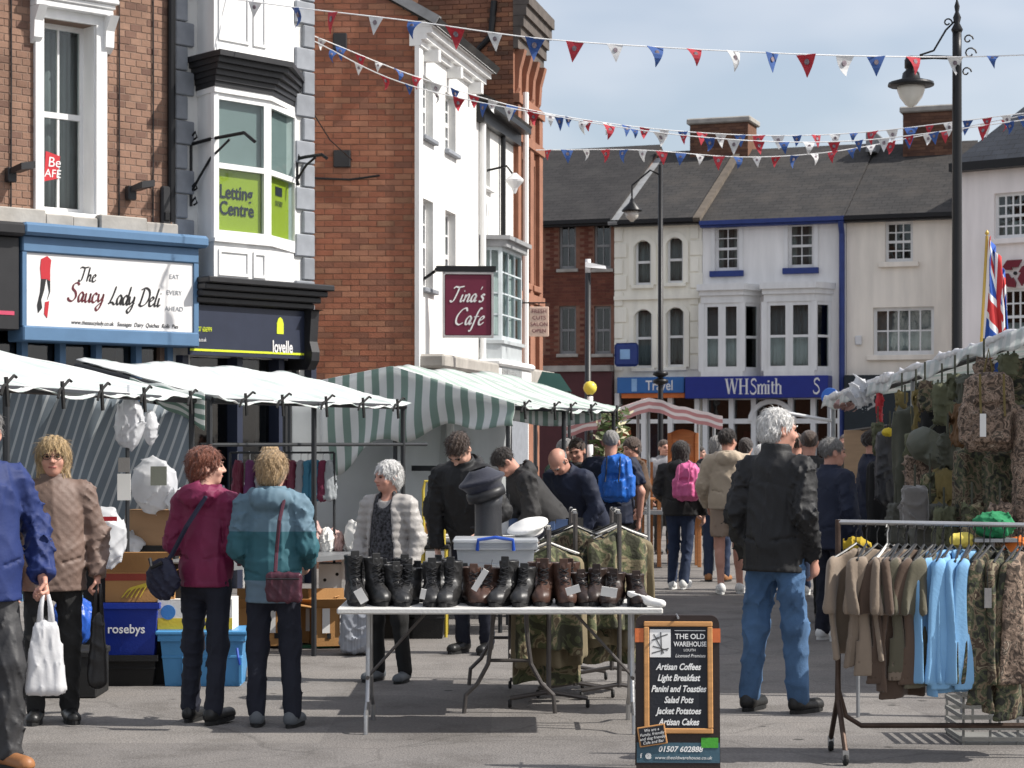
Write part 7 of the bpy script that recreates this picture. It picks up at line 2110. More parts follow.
# clothes in clear bags hanging in stall two
hang = [(238, M_burg, 'maroon'), (250, mat('plum_cloth', (0.12, 0.03, 0.10), 0.8), 'plum'), (262, mat('grey_cloth', (0.25, 0.25, 0.27), 0.8), 'grey'), (284, mat('wine_cloth', (0.14, 0.02, 0.05), 0.8), 'wine red'), (292, M_burg, 'maroon'), (301, mat('grey_cloth'), 'grey'), (308, mat('teal_blue_cloth', (0.04, 0.16, 0.25), 0.8), 'teal blue'), (316, mat('teal_blue_cloth'), 'teal blue'), (323, mat('wine_cloth'), 'wine red'), (330, mat('clear_bag_grey', (0.42, 0.45, 0.47), 0.4, trans=0.3), 'pale')]
for i, (px, m, nm) in enumerate(hang):
    Yh = 16.9
    p = at(px, 455, Yh)
    t = thing('garment_bag', '%s garment in a clear bag, %s from the left on the stall rail' % (nm, ORD[i]), 'garment bag', p, R(35), 'garments in clear bags')
    def gb(P, i=i):
        return ecap(P, (0, 0, -0.07), (0, 0, -0.34), 0.035, 0.05, (0.75, 1.3, 1)) + folds(P, i, 0.012, (50, 50, 12))
    link('cloth', sdf_mesh('cloth', gb, (-0.09, -0.07, -0.42), (0.09, 0.07, -0.01), 0.011, m), t)
    MB().tube([(0, 0, -0.06), (0, 0, 0.0), (0.015, 0, 0.02), (-0.01, 0, 0.03)], 0.004, 5).build('hook', M_steel, t)
t = thing('hanging_rail', 'thin dark rail holding the bagged garments in the middle stall', 'clothes rail', at(230, 455, 16.9)); MB().tube([(0, 0, 0.02), (0.86, 0, 0.02)], 0.01, 6).build('bar', M_pole, t)
for x in (0, 0.86): MB().tube([(x, 0, 0.02), (x, 0, -1.53)], 0.012, 6).build('upright', M_pole, t)
# yellow tubular chair frame behind
p = at(434, 510, 17.2)
t = thing('tubular_chair', 'yellow tubular chair back behind the man in black', 'chair', (p.x, 17.2, 0))
for dx in (-0.045, 0.045):
    MB().tube([(dx - 0.04, 0, 0.75), (dx - 0.045, 0, 1.24), (dx - 0.03, 0, 1.31), (dx + 0.03, 0, 1.31), (dx + 0.045, 0, 1.24), (dx + 0.04, 0, 0.75)], 0.013, 8).build('back_frame', mat('yellow_tube', (0.55, 0.42, 0.06), 0.4), t)
for x in (-0.1, 0.1):
    for y in (0, 0.34): MB().tube([(x, y, 0), (x, y, 0.76)], 0.014, 8).build('leg', mat('yellow_tube'), t)
MB().bevbox(-0.13, 0.13, -0.03, 0.36, 0.74, 0.78, 0.01).build('seat', M_blackc, t)
# clutter on the third stall's counter and between
rg = random.Random(77)
for i in range(14):
    px = 412 + i * 12.5; Yq = 17.2 if px < 470 else 17.6
    py = rg.uniform(515, 528)
    m = rg.choice([M_cardw, M_poly, M_cardo, M_blackc, mat('dull_blue_goods', (0.06, 0.1, 0.2), 0.6), mat('grey_cloth')])
    z = zof(535, Yq)
    t = flapbox('small %s box among the goods behind the boots, %s from the left' % ('pale' if m in (M_cardw, M_poly) else 'coloured', ORD[i]), g0(px, Yq), Yq + 0.25, z, rg.uniform(0.08, 0.13), 0.14, zof(py, Yq) - z + 0.02, m, rg.uniform(-0.5, 0.5), closed=True, group='small boxes behind the boots', name='goods_box')
tag(MB().bevbox(g0(405, 17.2), g0(590, 17.6), 17.3, 18.1, zof(536, 17.2) - 0.04, zof(535, 17.6) - 0.004, 0.006).build('trestle_table', M_tabletop), 'pale trestle table of small boxes behind the boots', 'table')
for x in (410, 500, 585): MB().tube([(g0(x, 17.4), 17.6, 0), (g0(x, 17.4), 17.6, 0.8)], 0.018, 8).build('leg', M_pole, bpy.data.objects['trestle_table'])
# wooden and leafy things at the red-striped stall
M_oran = mat('orange_pine', (0.42, 0.17, 0.06), 0.6, var=0.2, aniso=(1, 1, 8))
for i, (px, py0, py1, w) in enumerate(((683, 475, 433, 0.36), (640, 490, 462, 0.3), (622, 480, 430, 0.2))):
    Yq = 27.2; x = g0(px, Yq); z1 = zof(py1, Yq)
    t = thing('wooden_chair', 'orange pine chair back at the red-striped stall, %s' % ('rightmost' if i == 0 else 'middle one' if i == 1 else 'leftmost'), 'chair', (x, Yq, 0), 0.2 * i, 'pine chairs at the far stall')
    for s in (-1, 1): MB().bevbox(s * w / 2 - 0.025, s * w / 2 + 0.025, -0.02, 0.02, 0, z1, 0.006).build('back_post', M_oran, t); MB().bevbox(s * w / 2 - 0.025, s * w / 2 + 0.025, -0.42, -0.38, 0, z1 - 0.5, 0.006).build('leg', M_oran, t)
    def sp2(u, v): return (-w / 2 + w * u, 0.0, z1 - 0.42 + 0.42 * v + 0.05 * math.sin(math.pi * u) * v)
    sheet('back_panel', sp2, 8, 4, M_oran, t, 0.02)
    MB().bevbox(-w / 2, w / 2, -0.42, 0.0, z1 - 0.5, z1 - 0.46, 0.01).build('seat', M_oran, t)
M_leaf = mat('plant_leaf', (0.09, 0.13, 0.035), 0.6, var=0.3, vs=20, rv=0.3, trans=0.3)
M_flow = mat('cream_flower', (0.62, 0.56, 0.38), 0.7, var=0.1)
p = at(612, 440, 25.6)
t = thing('potted_plant', 'tall leafy plant with cream flowers beside the red-striped stall', 'plant', (p.x, 25.6, 0))
MB().lathe([(0.12, 0), (0.16, 0.3), (0.17, 0.32), (0.14, 0.33)], 14).build('pot', M_terra, t, True)
MB().tube([(0, 0, 0.3), (0.02, 0, 1.2), (0, 0.02, 1.9)], [0.03, 0.02, 0.008], 6).build('stem', M_leaf, t)
rg = random.Random(2); b = MB(); bf = MB()
for k in range(420):
    a = rg.uniform(0, 6.28); r = rg.uniform(0.02, 0.26) ; z = rg.uniform(1.1, 2.05)
    c = Vector((r * math.cos(a), r * math.sin(a), z)); ax = Vector((rg.gauss(0, 1), rg.gauss(0, 1), rg.gauss(0, 0.7))).normalized(); bx_ = ax.orthogonal().normalized(); l = rg.uniform(0.04, 0.085)
    tgt = bf if rg.random() < 0.13 else b
    tgt.add([c - ax * l, c + bx_ * l * 0.4, c + ax * l, c - bx_ * l * 0.4], [(0, 1, 2, 3)])
tag(b.build('foliage', M_leaf, t), kind='stuff'); tag(bf.build('blossom', M_flow, t), kind='stuff')

# ---- hanging stock of the army stall
def rucksack_mesh(key, m, w=0.17, d=0.10, h=0.26, pockets=True):
    def fn(P):
        e = rbox(P, (0, 0, h), (w, d, h), 0.07)
        e = smin(smax(e, ell(P, (0, 0.0, h * 0.85), (w * 1.25, d * 1.8, h * 1.32)), 0.04), ell(P, (0, -0.01, 2 * h - 0.06), (w * 0.85, d * 1.05, 0.06)), 0.04)
        if pockets:
            e = smin(e, rbox(P, (0, -d - 0.0, h * 0.62), (w * 0.74, 0.045, h * 0.40), 0.03), 0.02)
            e = smin(e, rbox(P, (0, -d - 0.0, h * 1.42), (w * 0.66, 0.022, h * 0.2), 0.018), 0.02)
            for s in (-1, 1): e = smin(e, rbox(P, (s * (w + 0.0), 0, h * 0.7), (0.035, d * 0.7, h * 0.5), 0.03), 0.02)
        return e + folds(P, 7, 0.014, (24, 24, 16))
    return sdf_mesh('bag_body', fn, (-w - 0.08, -d - 0.12, -0.05), (w + 0.08, d + 0.08, 2 * h + 0.1), 0.0115, m)
def rucksack(label, me, m_strap, x, y, z, rz, h=0.26, w=0.17, d=0.10, group=None, scale=1, cat='backpack', loop=0.16):
    t = thing('backpack', label, cat, (x, y, z), rz, group); t.scale = (scale,) * 3
    link('bag_body', me, t)
    for s in (-1, 1): MB().tube([(s * w * 0.5, d - 0.01, 2 * h * 0.92), (s * w * 0.62, d + 0.05, h * 1.2), (s * w * 0.6, d - 0.01, h * 0.3)], 0.014, 6).build('shoulder_strap', m_strap, t)
    MB().tube([(-0.03, d * 0.6, 2 * h + 0.0), (0, d * 0.5, 2 * h + loop), (0.03, d * 0.6, 2 * h + 0.0)], 0.009, 6).build('haul_loop', m_strap, t)
    for s in (-1, 1): MB().tube([(s * w * 0.45, -d - 0.02, 2 * h * 0.98), (s * w * 0.45, -d - 0.045, h * 1.3), (s * w * 0.45, -d - 0.08, h * 0.9)], 0.008, 5).build('lid_strap', m_strap, t)
    return t
ME_ruck = rucksack_mesh('c', CAMO_B)
ME_ruckd = rucksack_mesh('d', M_dolive)
p = at(991, 452, 13.5)
t = rucksack('large brown leaf-camouflage rucksack with white tag hanging at the right', ME_ruck, M_olive2, p.x - 0.01, 13.5, p.z, R(-6), group='rucksacks on the army stall')
MB().box(-0.085, -0.045, -0.19, -0.186, 0.1, 0.25).build('swing_tag', M_card, t)
def hang_soft(label, px, ytop, ybot, Y, w, d, m, seed, kind='sack', rot=0.0):
    zt, zb = zof(ytop, Y), zof(ybot, Y)
    h = (zt - zb) / 2
    t = soft(label, 'kit_bag' if kind == 'sack' else 'hanging_clothes', 'bag' if kind == 'sack' else 'clothes', g0(px, Y), Y, zb, (w, d, h * 0.94, min(w, d) * 0.6), m, seed, 0.028, rot, 'stock hanging on the army stall', h=max(0.014, h / 20))
    MB().tube([(0, 0, 2 * h - 0.03), (0, 0, 2 * h + 0.12)], 0.008, 5).build('strap', M_dolive, t)
    return t
hang_soft('grey-black rucksack cover hanging at the far end of the army stall', 890, 425, 505, 17.2, 0.13, 0.12, mat('charcoal_nylon', (0.05, 0.05, 0.052), 0.6), 1)
t = soft('yellow cap hanging above the charcoal bag', 'yellow_cap', 'cap', g0(888, 17.0), 17.0, zof(437, 17.0), (0.055, 0.06, 0.04), mat('yellow_cap', (0.62, 0.46, 0.03), 0.7), 4, 0.006, group=None)
MB().tube([(0, 0, 0.07), (0, 0, 0.2)], 0.005, 5).build('cord', M_tie, t)
def duf(P): return smin(cap(P, (-0.13, 0, 0.14), (0.13, 0, 0.10), 0.125, 0.125), rbox(P, (0.0, -0.11, 0.1), (0.12, 0.03, 0.07), 0.02), 0.02) + folds(P, 3, 0.012, (18, 18, 18))
p = at(934, 468, 15.0)
t = thing('duffel_bag', 'olive green padded duffel bag hanging in the middle of the army stall', 'bag', (p.x, 15, p.z), R(10), 'stock hanging on the army stall', (0, R(18), R(10)))
link('bag_body', sdf_mesh('bag_body', duf, (-0.3, -0.18, -0.06), (0.3, 0.16, 0.3), 0.014, mat('green_grey_nylon', (0.095, 0.10, 0.075), 0.6)), t)
MB().tube([(-0.13, -0.02, 0.25), (-0.02, 0, 0.42), (0.11, -0.02, 0.22)], 0.012, 6).build('strap', M_dolive, t)
hang_soft('long olive webbing bundle hanging beside the green duffel', 916, 385, 455, 15.6, 0.03, 0.03, M_olive2, 3)
hang_soft('brown mottled cloth bundle below the green duffel', 918, 452, 500, 15.2, 0.11, 0.08, CAMO_B, 5)
hang_soft('ochre olive smock hanging below the duffel', 950, 465, 545, 14.6, 0.12, 0.1, M_olive2, 6, 'clothes')
hang_soft('rust-brown satchel hanging left of the camouflage rucksack', 962, 400, 448, 14.2, 0.06, 0.1, mat('rust_brown_canvas', (0.11, 0.055, 0.02), 0.8), 7)
hang_soft('dark olive trousers hanging near the top of the stall', 942, 380, 425, 14.8, 0.07, 0.06, M_olive, 8, 'clothes')
hang_soft('dark olive kit bag hanging beside the rolled canopy edge', 968, 372, 412, 14.4, 0.08, 0.08, M_dolive, 9)
hang_soft('black kit bag hanging near the far end of the army stall', 878, 455, 545, 18.0, 0.10, 0.1, M_blackc, 10)
hang_soft('dark green coat hanging deep inside the army stall', 905, 400, 540, 16.4, 0.09, 0.1, M_dolive, 11, 'clothes')
hang_soft('black coat hanging behind the duffel', 938, 395, 520, 16.0, 0.14, 0.1, M_blackc, 12, 'clothes')
hang_soft('dark camouflage coat hanging behind the rucksack, left one', 975, 440, 545, 13.9, 0.14, 0.1, CAMO_D, 13, 'clothes')
hang_soft('dark camouflage coat hanging behind the rucksack, right one', 1005, 445, 550, 13.7, 0.14, 0.1, CAMO_D, 14, 'clothes')
hang_soft('brown camouflage coat at the right edge of the stall', 1035, 400, 560, 13.4, 0.15, 0.1, CAMO_B, 15, 'clothes')
hang_soft('camouflage sleeve bundle hanging at the top right', 1014, 355, 400, 13.8, 0.10, 0.07, CAMO_D, 16, 'clothes')
hang_soft('khaki smock folded low on the army stall', 930, 500, 560, 14.2, 0.14, 0.1, mat('grey_green_wool', (0.10, 0.10, 0.085), 0.9), 17, 'clothes')
hang_soft('grey hooded fleece hanging low on the army stall', 915, 482, 530, 14.0, 0.10, 0.09, mat('grey_fleece', (0.16, 0.15, 0.14), 0.95, sheen=0.4), 18, 'clothes')
hang_soft('dark green coat closing the back of the army stall', 985, 390, 560, 15.4, 0.30, 0.08, M_olive, 19, 'clothes')
hang_soft('dark camouflage tarpaulin closing the back of the stall', 925, 420, 570, 17.4, 0.25, 0.08, CAMO_D, 20, 'clothes')
extra = [(902, 388, 430, 16.6, 0.05, M_olive2, 'narrow ochre pouch'), (912, 430, 470, 15.8, 0.06, M_olive, 'olive water bottle cover'), (925, 378, 412, 15.3, 0.06, CAMO_D, 'small camouflage pouch'), (948, 430, 468, 14.6, 0.07, M_dolive, 'dark gas mask bag'), (955, 372, 400, 14.5, 0.06, M_olive, 'olive side pouch'), (966, 455, 520, 14.0, 0.05, M_olive2, 'ochre rolled blanket'), (1008, 352, 378, 13.6, 0.07, M_olive, 'olive roll'), (984, 356, 380, 13.9, 0.06, CAMO_B, 'brown camouflage hat'), (896, 500, 545, 16.0, 0.07, mat('grey_green_wool'), 'grey-green folded coat'), (944, 505, 548, 13.8, 0.08, M_olive, 'olive folded smock'), (972, 500, 545, 13.5, 0.07, CAMO_T, 'tan camouflage folded shirt'), (1000, 500, 540, 13.3, 0.08, CAMO_B, 'brown camouflage folded shirt'), (878, 420, 455, 17.8, 0.05, M_olive, 'olive belt bundle'), (930, 470, 505, 14.6, 0.06, CAMO_T, 'tan camouflage pouch')]
for i, (px, ya, yb, Yq, w_, m_, nm) in enumerate(extra):
    hang_soft('%s hanging %s on the army stall, px order %s' % (nm, 'high' if yb < 440 else 'low', ORD[i]) if False else '%s among the hanging stock of the army stall' % nm, px, ya, yb, Yq, w_, 0.06, m_, 50 + i)
hang_soft('red cloth strip hanging at the far end of the stall', 880, 390, 425, 18.4, 0.035, 0.04, M_red, 21, 'clothes')
soft('crumpled white polythene knotted over the far end of the canopy', 'plastic_bundle', 'plastic', g0(862, 19.0), 19.0, zof(408, 19.0), (0.14, 0.14, 0.13), M_poly, 22, 0.06)
soft('pinkish cloth bundle tied to the far canopy corner', 'cloth_bundle', 'cloth', g0(845, 20.6), 20.6, zof(410, 20.6), (0.12, 0.1, 0.06), mat('dusty_pink_cloth', (0.38, 0.24, 0.22), 0.9), 23, 0.03)

# ------------------------------------------------------------------ people
M_skin = mat('skin_light', (0.56, 0.33, 0.25), 0.5, var=0.07, vs=14, bump=0.05, spec=0.35)
M_skin2 = mat('skin_ruddy', (0.52, 0.27, 0.20), 0.5, var=0.07, vs=14, bump=0.05, spec=0.35)
M_eye = mat('eye_dark', (0.02, 0.018, 0.016), 0.25, bump=0)
M_lip = mat('lips', (0.36, 0.12, 0.10), 0.5, bump=0)
def hairm(name, c): return mat(name, c, 0.65, var=0.45, vs=30, aniso=(3, 3, 0.7), bump=1.0, bs=80, sheen=0.3)
H_blond = hairm('blond_hair', (0.42, 0.29, 0.14)); H_red = hairm('auburn_hair', (0.17, 0.045, 0.018)); H_sandy = hairm('sandy_hair', (0.36, 0.24, 0.12))
H_white = hairm('white_hair', (0.66, 0.65, 0.63)); H_dark = hairm('dark_brown_hair', (0.025, 0.016, 0.012)); H_grey = hairm('grey_hair', (0.22, 0.21, 0.20)); H_brown = hairm('brown_hair', (0.055, 0.03, 0.018))
def rx(a): c, s = math.cos(a), math.sin(a); return np.array(((1, 0, 0), (0, c, -s), (0, s, c)), f32)
def rz_(a): c, s = math.cos(a), math.sin(a); return np.array(((c, -s, 0), (s, c, 0), (0, 0, 1)), f32)
def ry(a): c, s = math.cos(a), math.sin(a); return np.array(((c, 0, s), (0, 1, 0), (-s, 0, c)), f32)

# one hand, wrist at the origin, fingers hanging along -Z, thumb towards -Y
def hand_vf(curl):
    lo, hi, h = (-0.06, -0.09, -0.24), (0.06, 0.08, 0.13), 0.0048
    P = grid(lo, hi, h)
    d = ecap(P, (0, 0, 0.12), (0, 0, 0.0), 0.036, 0.027, (1.15, 1, 1))
    d = smin(d, ecap(P, (0, 0.0, -0.02), (0, 0.002, -0.085), 0.030, 0.040, (1.9, 1, 1)), 0.02)
    for k, (y, L) in enumerate(((-0.030, 0.074), (-0.009, 0.084), (0.012, 0.078), (0.032, 0.062))):
        p = np.array((0.0, y, -0.092)); a = 0.15
        for j, fr in enumerate((0.45, 0.32, 0.23)):
            a += curl * (0.55, 0.9, 0.7)[j]
            q = p + np.array((-math.sin(a) * L * fr, y * 0.06, -math.cos(a) * L * fr))
            d = smin(d, cap(P, p, q, 0.0093 - 0.0008 * j, 0.0088 - 0.0009 * j), 0.005); p = q
    p = np.array((-0.004, -0.028, -0.028)); q = p + np.array((-0.014, -0.030, -0.036)); r = q + np.array((-0.014 * curl - 0.004, -0.006 + 0.012 * curl, -0.032))
    d = smin(d, cap(P, p, q, 0.014, 0.011), 0.012); d = smin(d, cap(P, q, r, 0.0105, 0.0085), 0.004)
    return snets(d, lo, h)
HAND = {'relaxed': hand_vf(0.45), 'fist': hand_vf(1.55)}

def head_sd(Q, sex='m'):
    d = ell(Q, (0, 0.016, 0.036), (0.077, 0.097, 0.084))
    d = smin(d, ell(Q, (0, -0.022, -0.03), (0.063, 0.072, 0.083)), 0.03)
    d = smin(d, ell(Q, (0, -0.058, -0.088), (0.026, 0.026, 0.022)), 0.035)
    for s in (-1, 1):
        d = smin(d, ell(Q, (s * 0.038, -0.062, -0.028), (0.025, 0.022, 0.024)), 0.02)
        d = smin(d, cap(Q, (s * 0.012, -0.092, 0.026), (s * 0.045, -0.078, 0.024), 0.009, 0.008), 0.015)
    d = smax(d, -ell(Q, (0.031, -0.098, 0.006), (0.017, 0.016, 0.011)), 0.012)
    d = smax(d, -ell(Q, (-0.031, -0.098, 0.006), (0.017, 0.016, 0.011)), 0.012)
    d = smin(d, cap(Q, (0, -0.090, 0.014), (0, -0.112, -0.024), 0.0085, 0.0125), 0.010)
    for s in (-1, 1): d = smin(d, ell(Q, (s * 0.012, -0.100, -0.029), (0.009, 0.010, 0.008)), 0.006)
    d = smin(d, ell(Q, (0, -0.088, -0.058), (0.024, 0.010, 0.010)), 0.010)
    d = smax(d, -ell(Q, (0, -0.101, -0.058), (0.022, 0.008, 0.0025)), 0.003)
    for s in (-1, 1):
        e = np.maximum(ell(Q, (s * 0.079, 0.016, -0.004), (0.013, 0.021, 0.033)), -ell(Q, (s * 0.091, 0.01, -0.002), (0.010, 0.012, 0.020)))
        d = smin(d, e, 0.008)
    return d
def hair_sd(Q, style, seed):
    st = 0.0045 * np.sin(Q[..., 0] * 190 + 3 * np.sin(Q[..., 2] * 40 + seed)) + 0.003 * np.sin(Q[..., 1] * 230 + 2 * np.sin(Q[..., 2] * 33))
    face = ell(Q, (0, -0.105, -0.045), (0.068, 0.075, 0.10))
    if style == 'bob':
        d = ell(Q, (0, 0.018, 0.036), (0.098, 0.116, 0.10))
        d = smin(d, ecap(Q, (0, 0.035, 0.0), (0, 0.04, -0.115), 0.100, 0.098, (1, 1.15, 1)), 0.03)
        d = np.maximum(d, -0.135 - Q[..., 2])
        d = smax(d, -ell(Q, (0, -0.10, -0.060), (0.070, 0.090, 0.110)), 0.012)
    elif style == 'crop':      # full short woman's cut
        d = ell(Q, (0, 0.022, 0.036), (0.096, 0.116, 0.100))
        d = smin(d, ell(Q, (0, 0.052, -0.03), (0.085, 0.078, 0.075)), 0.03)
        d = smax(d, -ell(Q, (0, -0.11, -0.05), (0.072, 0.085, 0.105)), 0.015)
        d = smax(d, -ell(Q, (0, -0.03, -0.14), (0.2, 0.09, 0.10)), 0.01)
        d += folds(Q, seed, 0.004, (75, 75, 45), 7)
    elif style == 'short':
        d = ell(Q, (0, 0.022, 0.044), (0.086, 0.106, 0.090))
        d = smax(d, -ell(Q, (0, -0.11, -0.04), (0.085, 0.085, 0.10)), 0.015)
        d = smax(d, -0.062 - Q[..., 2] + (Q[..., 1] < 0.03) * 0.055, 0.01)
        d += folds(Q, seed, 0.0035, (75, 75, 45), 7)
    elif style == 'thick':     # full man's hair
        d = ell(Q, (0, 0.024, 0.042), (0.088, 0.108, 0.092))
        d = smin(d, ell(Q, (0, 0.06, -0.02), (0.078, 0.065, 0.06)), 0.03)
        d = smax(d, -ell(Q, (0, -0.115, -0.04), (0.09, 0.085, 0.10)), 0.015)
        d = smax(d, -0.085 - Q[..., 2] + (Q[..., 1] < 0.02) * 0.075, 0.01)
        d += folds(Q, seed, 0.0035, (80, 80, 50), 7)
    elif style == 'buzz':
        d = ell(Q, (0, 0.020, 0.038), (0.0805, 0.1005, 0.0865))
        d = smax(d, -ell(Q, (0, -0.11, -0.02), (0.09, 0.085, 0.10)), 0.01)
        d = smax(d, -0.06 - Q[..., 2] + (Q[..., 1] < 0.03) * 0.06, 0.006)
        st = st * 0.4
    else:                      # 'fringe': bald crown
        d = ell(Q, (0, 0.020, 0.03), (0.082, 0.101, 0.085))
        d = smax(d, -ell(Q, (0, -0.09, -0.02), (0.1, 0.09, 0.12)), 0.01)
        d = smax(d, Q[..., 2] - 0.03, 0.006); d = smax(d, -0.06 - Q[..., 2], 0.006); st = st * 0.4
    return d + st

SHOE = {}
def shoe_mesh(m):
    if m.name not in SHOE:
        def fn(P):
            d = ecap(P, (0, 0.045, 0.045), (0, -0.145, 0.036), 0.042, 0.044, (1, 1, 1.05))
            d = smin(d, ell(P, (0, 0.03, 0.07), (0.042, 0.055, 0.05)), 0.03)
            return np.maximum(d, 0.02 - P[..., 2])
        up = sdf_mesh('shoe', fn, (-0.065, -0.21, 0.0), (0.065, 0.11, 0.14), 0.0085, m)
        out = []
        for k in range(18):
            a = 2 * math.pi * k / 18; y = -0.05 - 0.142 * math.cos(a); out.append(((0.049 if y < -0.06 else 0.043) * math.sin(a), y))
        n = 18
        so = mesh('sole', [(x, y, 0) for x, y in out] + [(x, y, 0.024) for x, y in out], [tuple(range(n)), tuple(reversed(range(n, 2 * n)))] + [(i, n + i, n + (i + 1) % n, (i + 1) % n) for i in range(n)], m if m.name.startswith('white') else M_sole)
        SHOE[m.name] = (up, so)
    return SHOE[m.name]

def strands(me, ho, hair, c, seed):
    rg = np.random.RandomState(seed)
    n = len(me.vertices)
    co = np.empty(n * 3); me.vertices.foreach_get('co', co); co = co.reshape(-1, 3)
    no = np.empty(n * 3); me.vertices.foreach_get('normal', no); no = no.reshape(-1, 3)
    k = 2400
    ix = rg.randint(0, n, k)
    ix = ix[((co[ix] - c) * no[ix]).sum(1) > 0.02]
    p, q = co[ix], no[ix]
    d = np.array((0, 0, -1.0)) + rg.normal(size=(len(ix), 3)) * (0.22 if hair[0] == 'bob' else 0.38) + (p - c) * np.array((3.0, 3.0, 0))
    d -= q * (d * q).sum(1, keepdims=True); d /= np.linalg.norm(d, axis=1, keepdims=True) + 1e-6
    L = rg.uniform(0.02, 0.06, (len(ix), 1)) * (1.3 if hair[0] == 'bob' else 0.8)
    s = np.cross(d, q) * rg.uniform(0.0009, 0.0018, (len(ix), 1))
    lift = rg.uniform(0.001, 0.007, (len(ix), 1))
    a = p - q * 0.002; b = p + d * L * 0.5 + q * lift; e = p + d * L + q * lift * rg.uniform(-0.2, 1.0, (len(ix), 1))
    V = np.concatenate([a - s, a + s, b - s, b + s, e])
    m = len(ix); i = np.arange(m)
    F = np.stack([i, m + i, 3 * m + i, 2 * m + i], 1).tolist() + np.stack([2 * m + i, 3 * m + i, 4 * m + i], 1).tolist()
    o = link('hair_strands', mesh('hair_strands', V, F, hair[1], False), ho); o['kind'] = 'stuff'

def bridge(parts, paths):
    """joins bust, forearms and legs into one continuous surface, inside the clothes"""
    offs = np.cumsum([0] + [len(p[0]) for p in parts])
    V, F = joinvf(parts)
    V = [tuple(v) for v in V]
    for k in range(1, len(parts)):
        path = np.asarray(paths[k], float)
        B, C = np.asarray(parts[0][0]), np.asarray(parts[k][0])
        ia = np.argsort(((B - path[0]) ** 2).sum(1))[:4]; ic = offs[k] + np.argsort(((C - path[-1]) ** 2).sum(1))[:4]
        prev = [int(i) for i in ia]
        for p in path:
            st = len(V)
            for q in range(4): V.append((p[0] + 0.02 * math.cos(q * 1.571), p[1] + 0.02 * math.sin(q * 1.571), p[2]))
            cur = list(range(st, st + 4))
            for q in range(4): F.append([prev[q], prev[(q + 1) % 4], cur[(q + 1) % 4], cur[q]])
            prev = cur
        cur = [int(i) for i in ic]
        for q in range(4): F.append([prev[q], prev[(q + 1) % 4], cur[(q + 1) % 4], cur[q]])
    return np.array(V), F

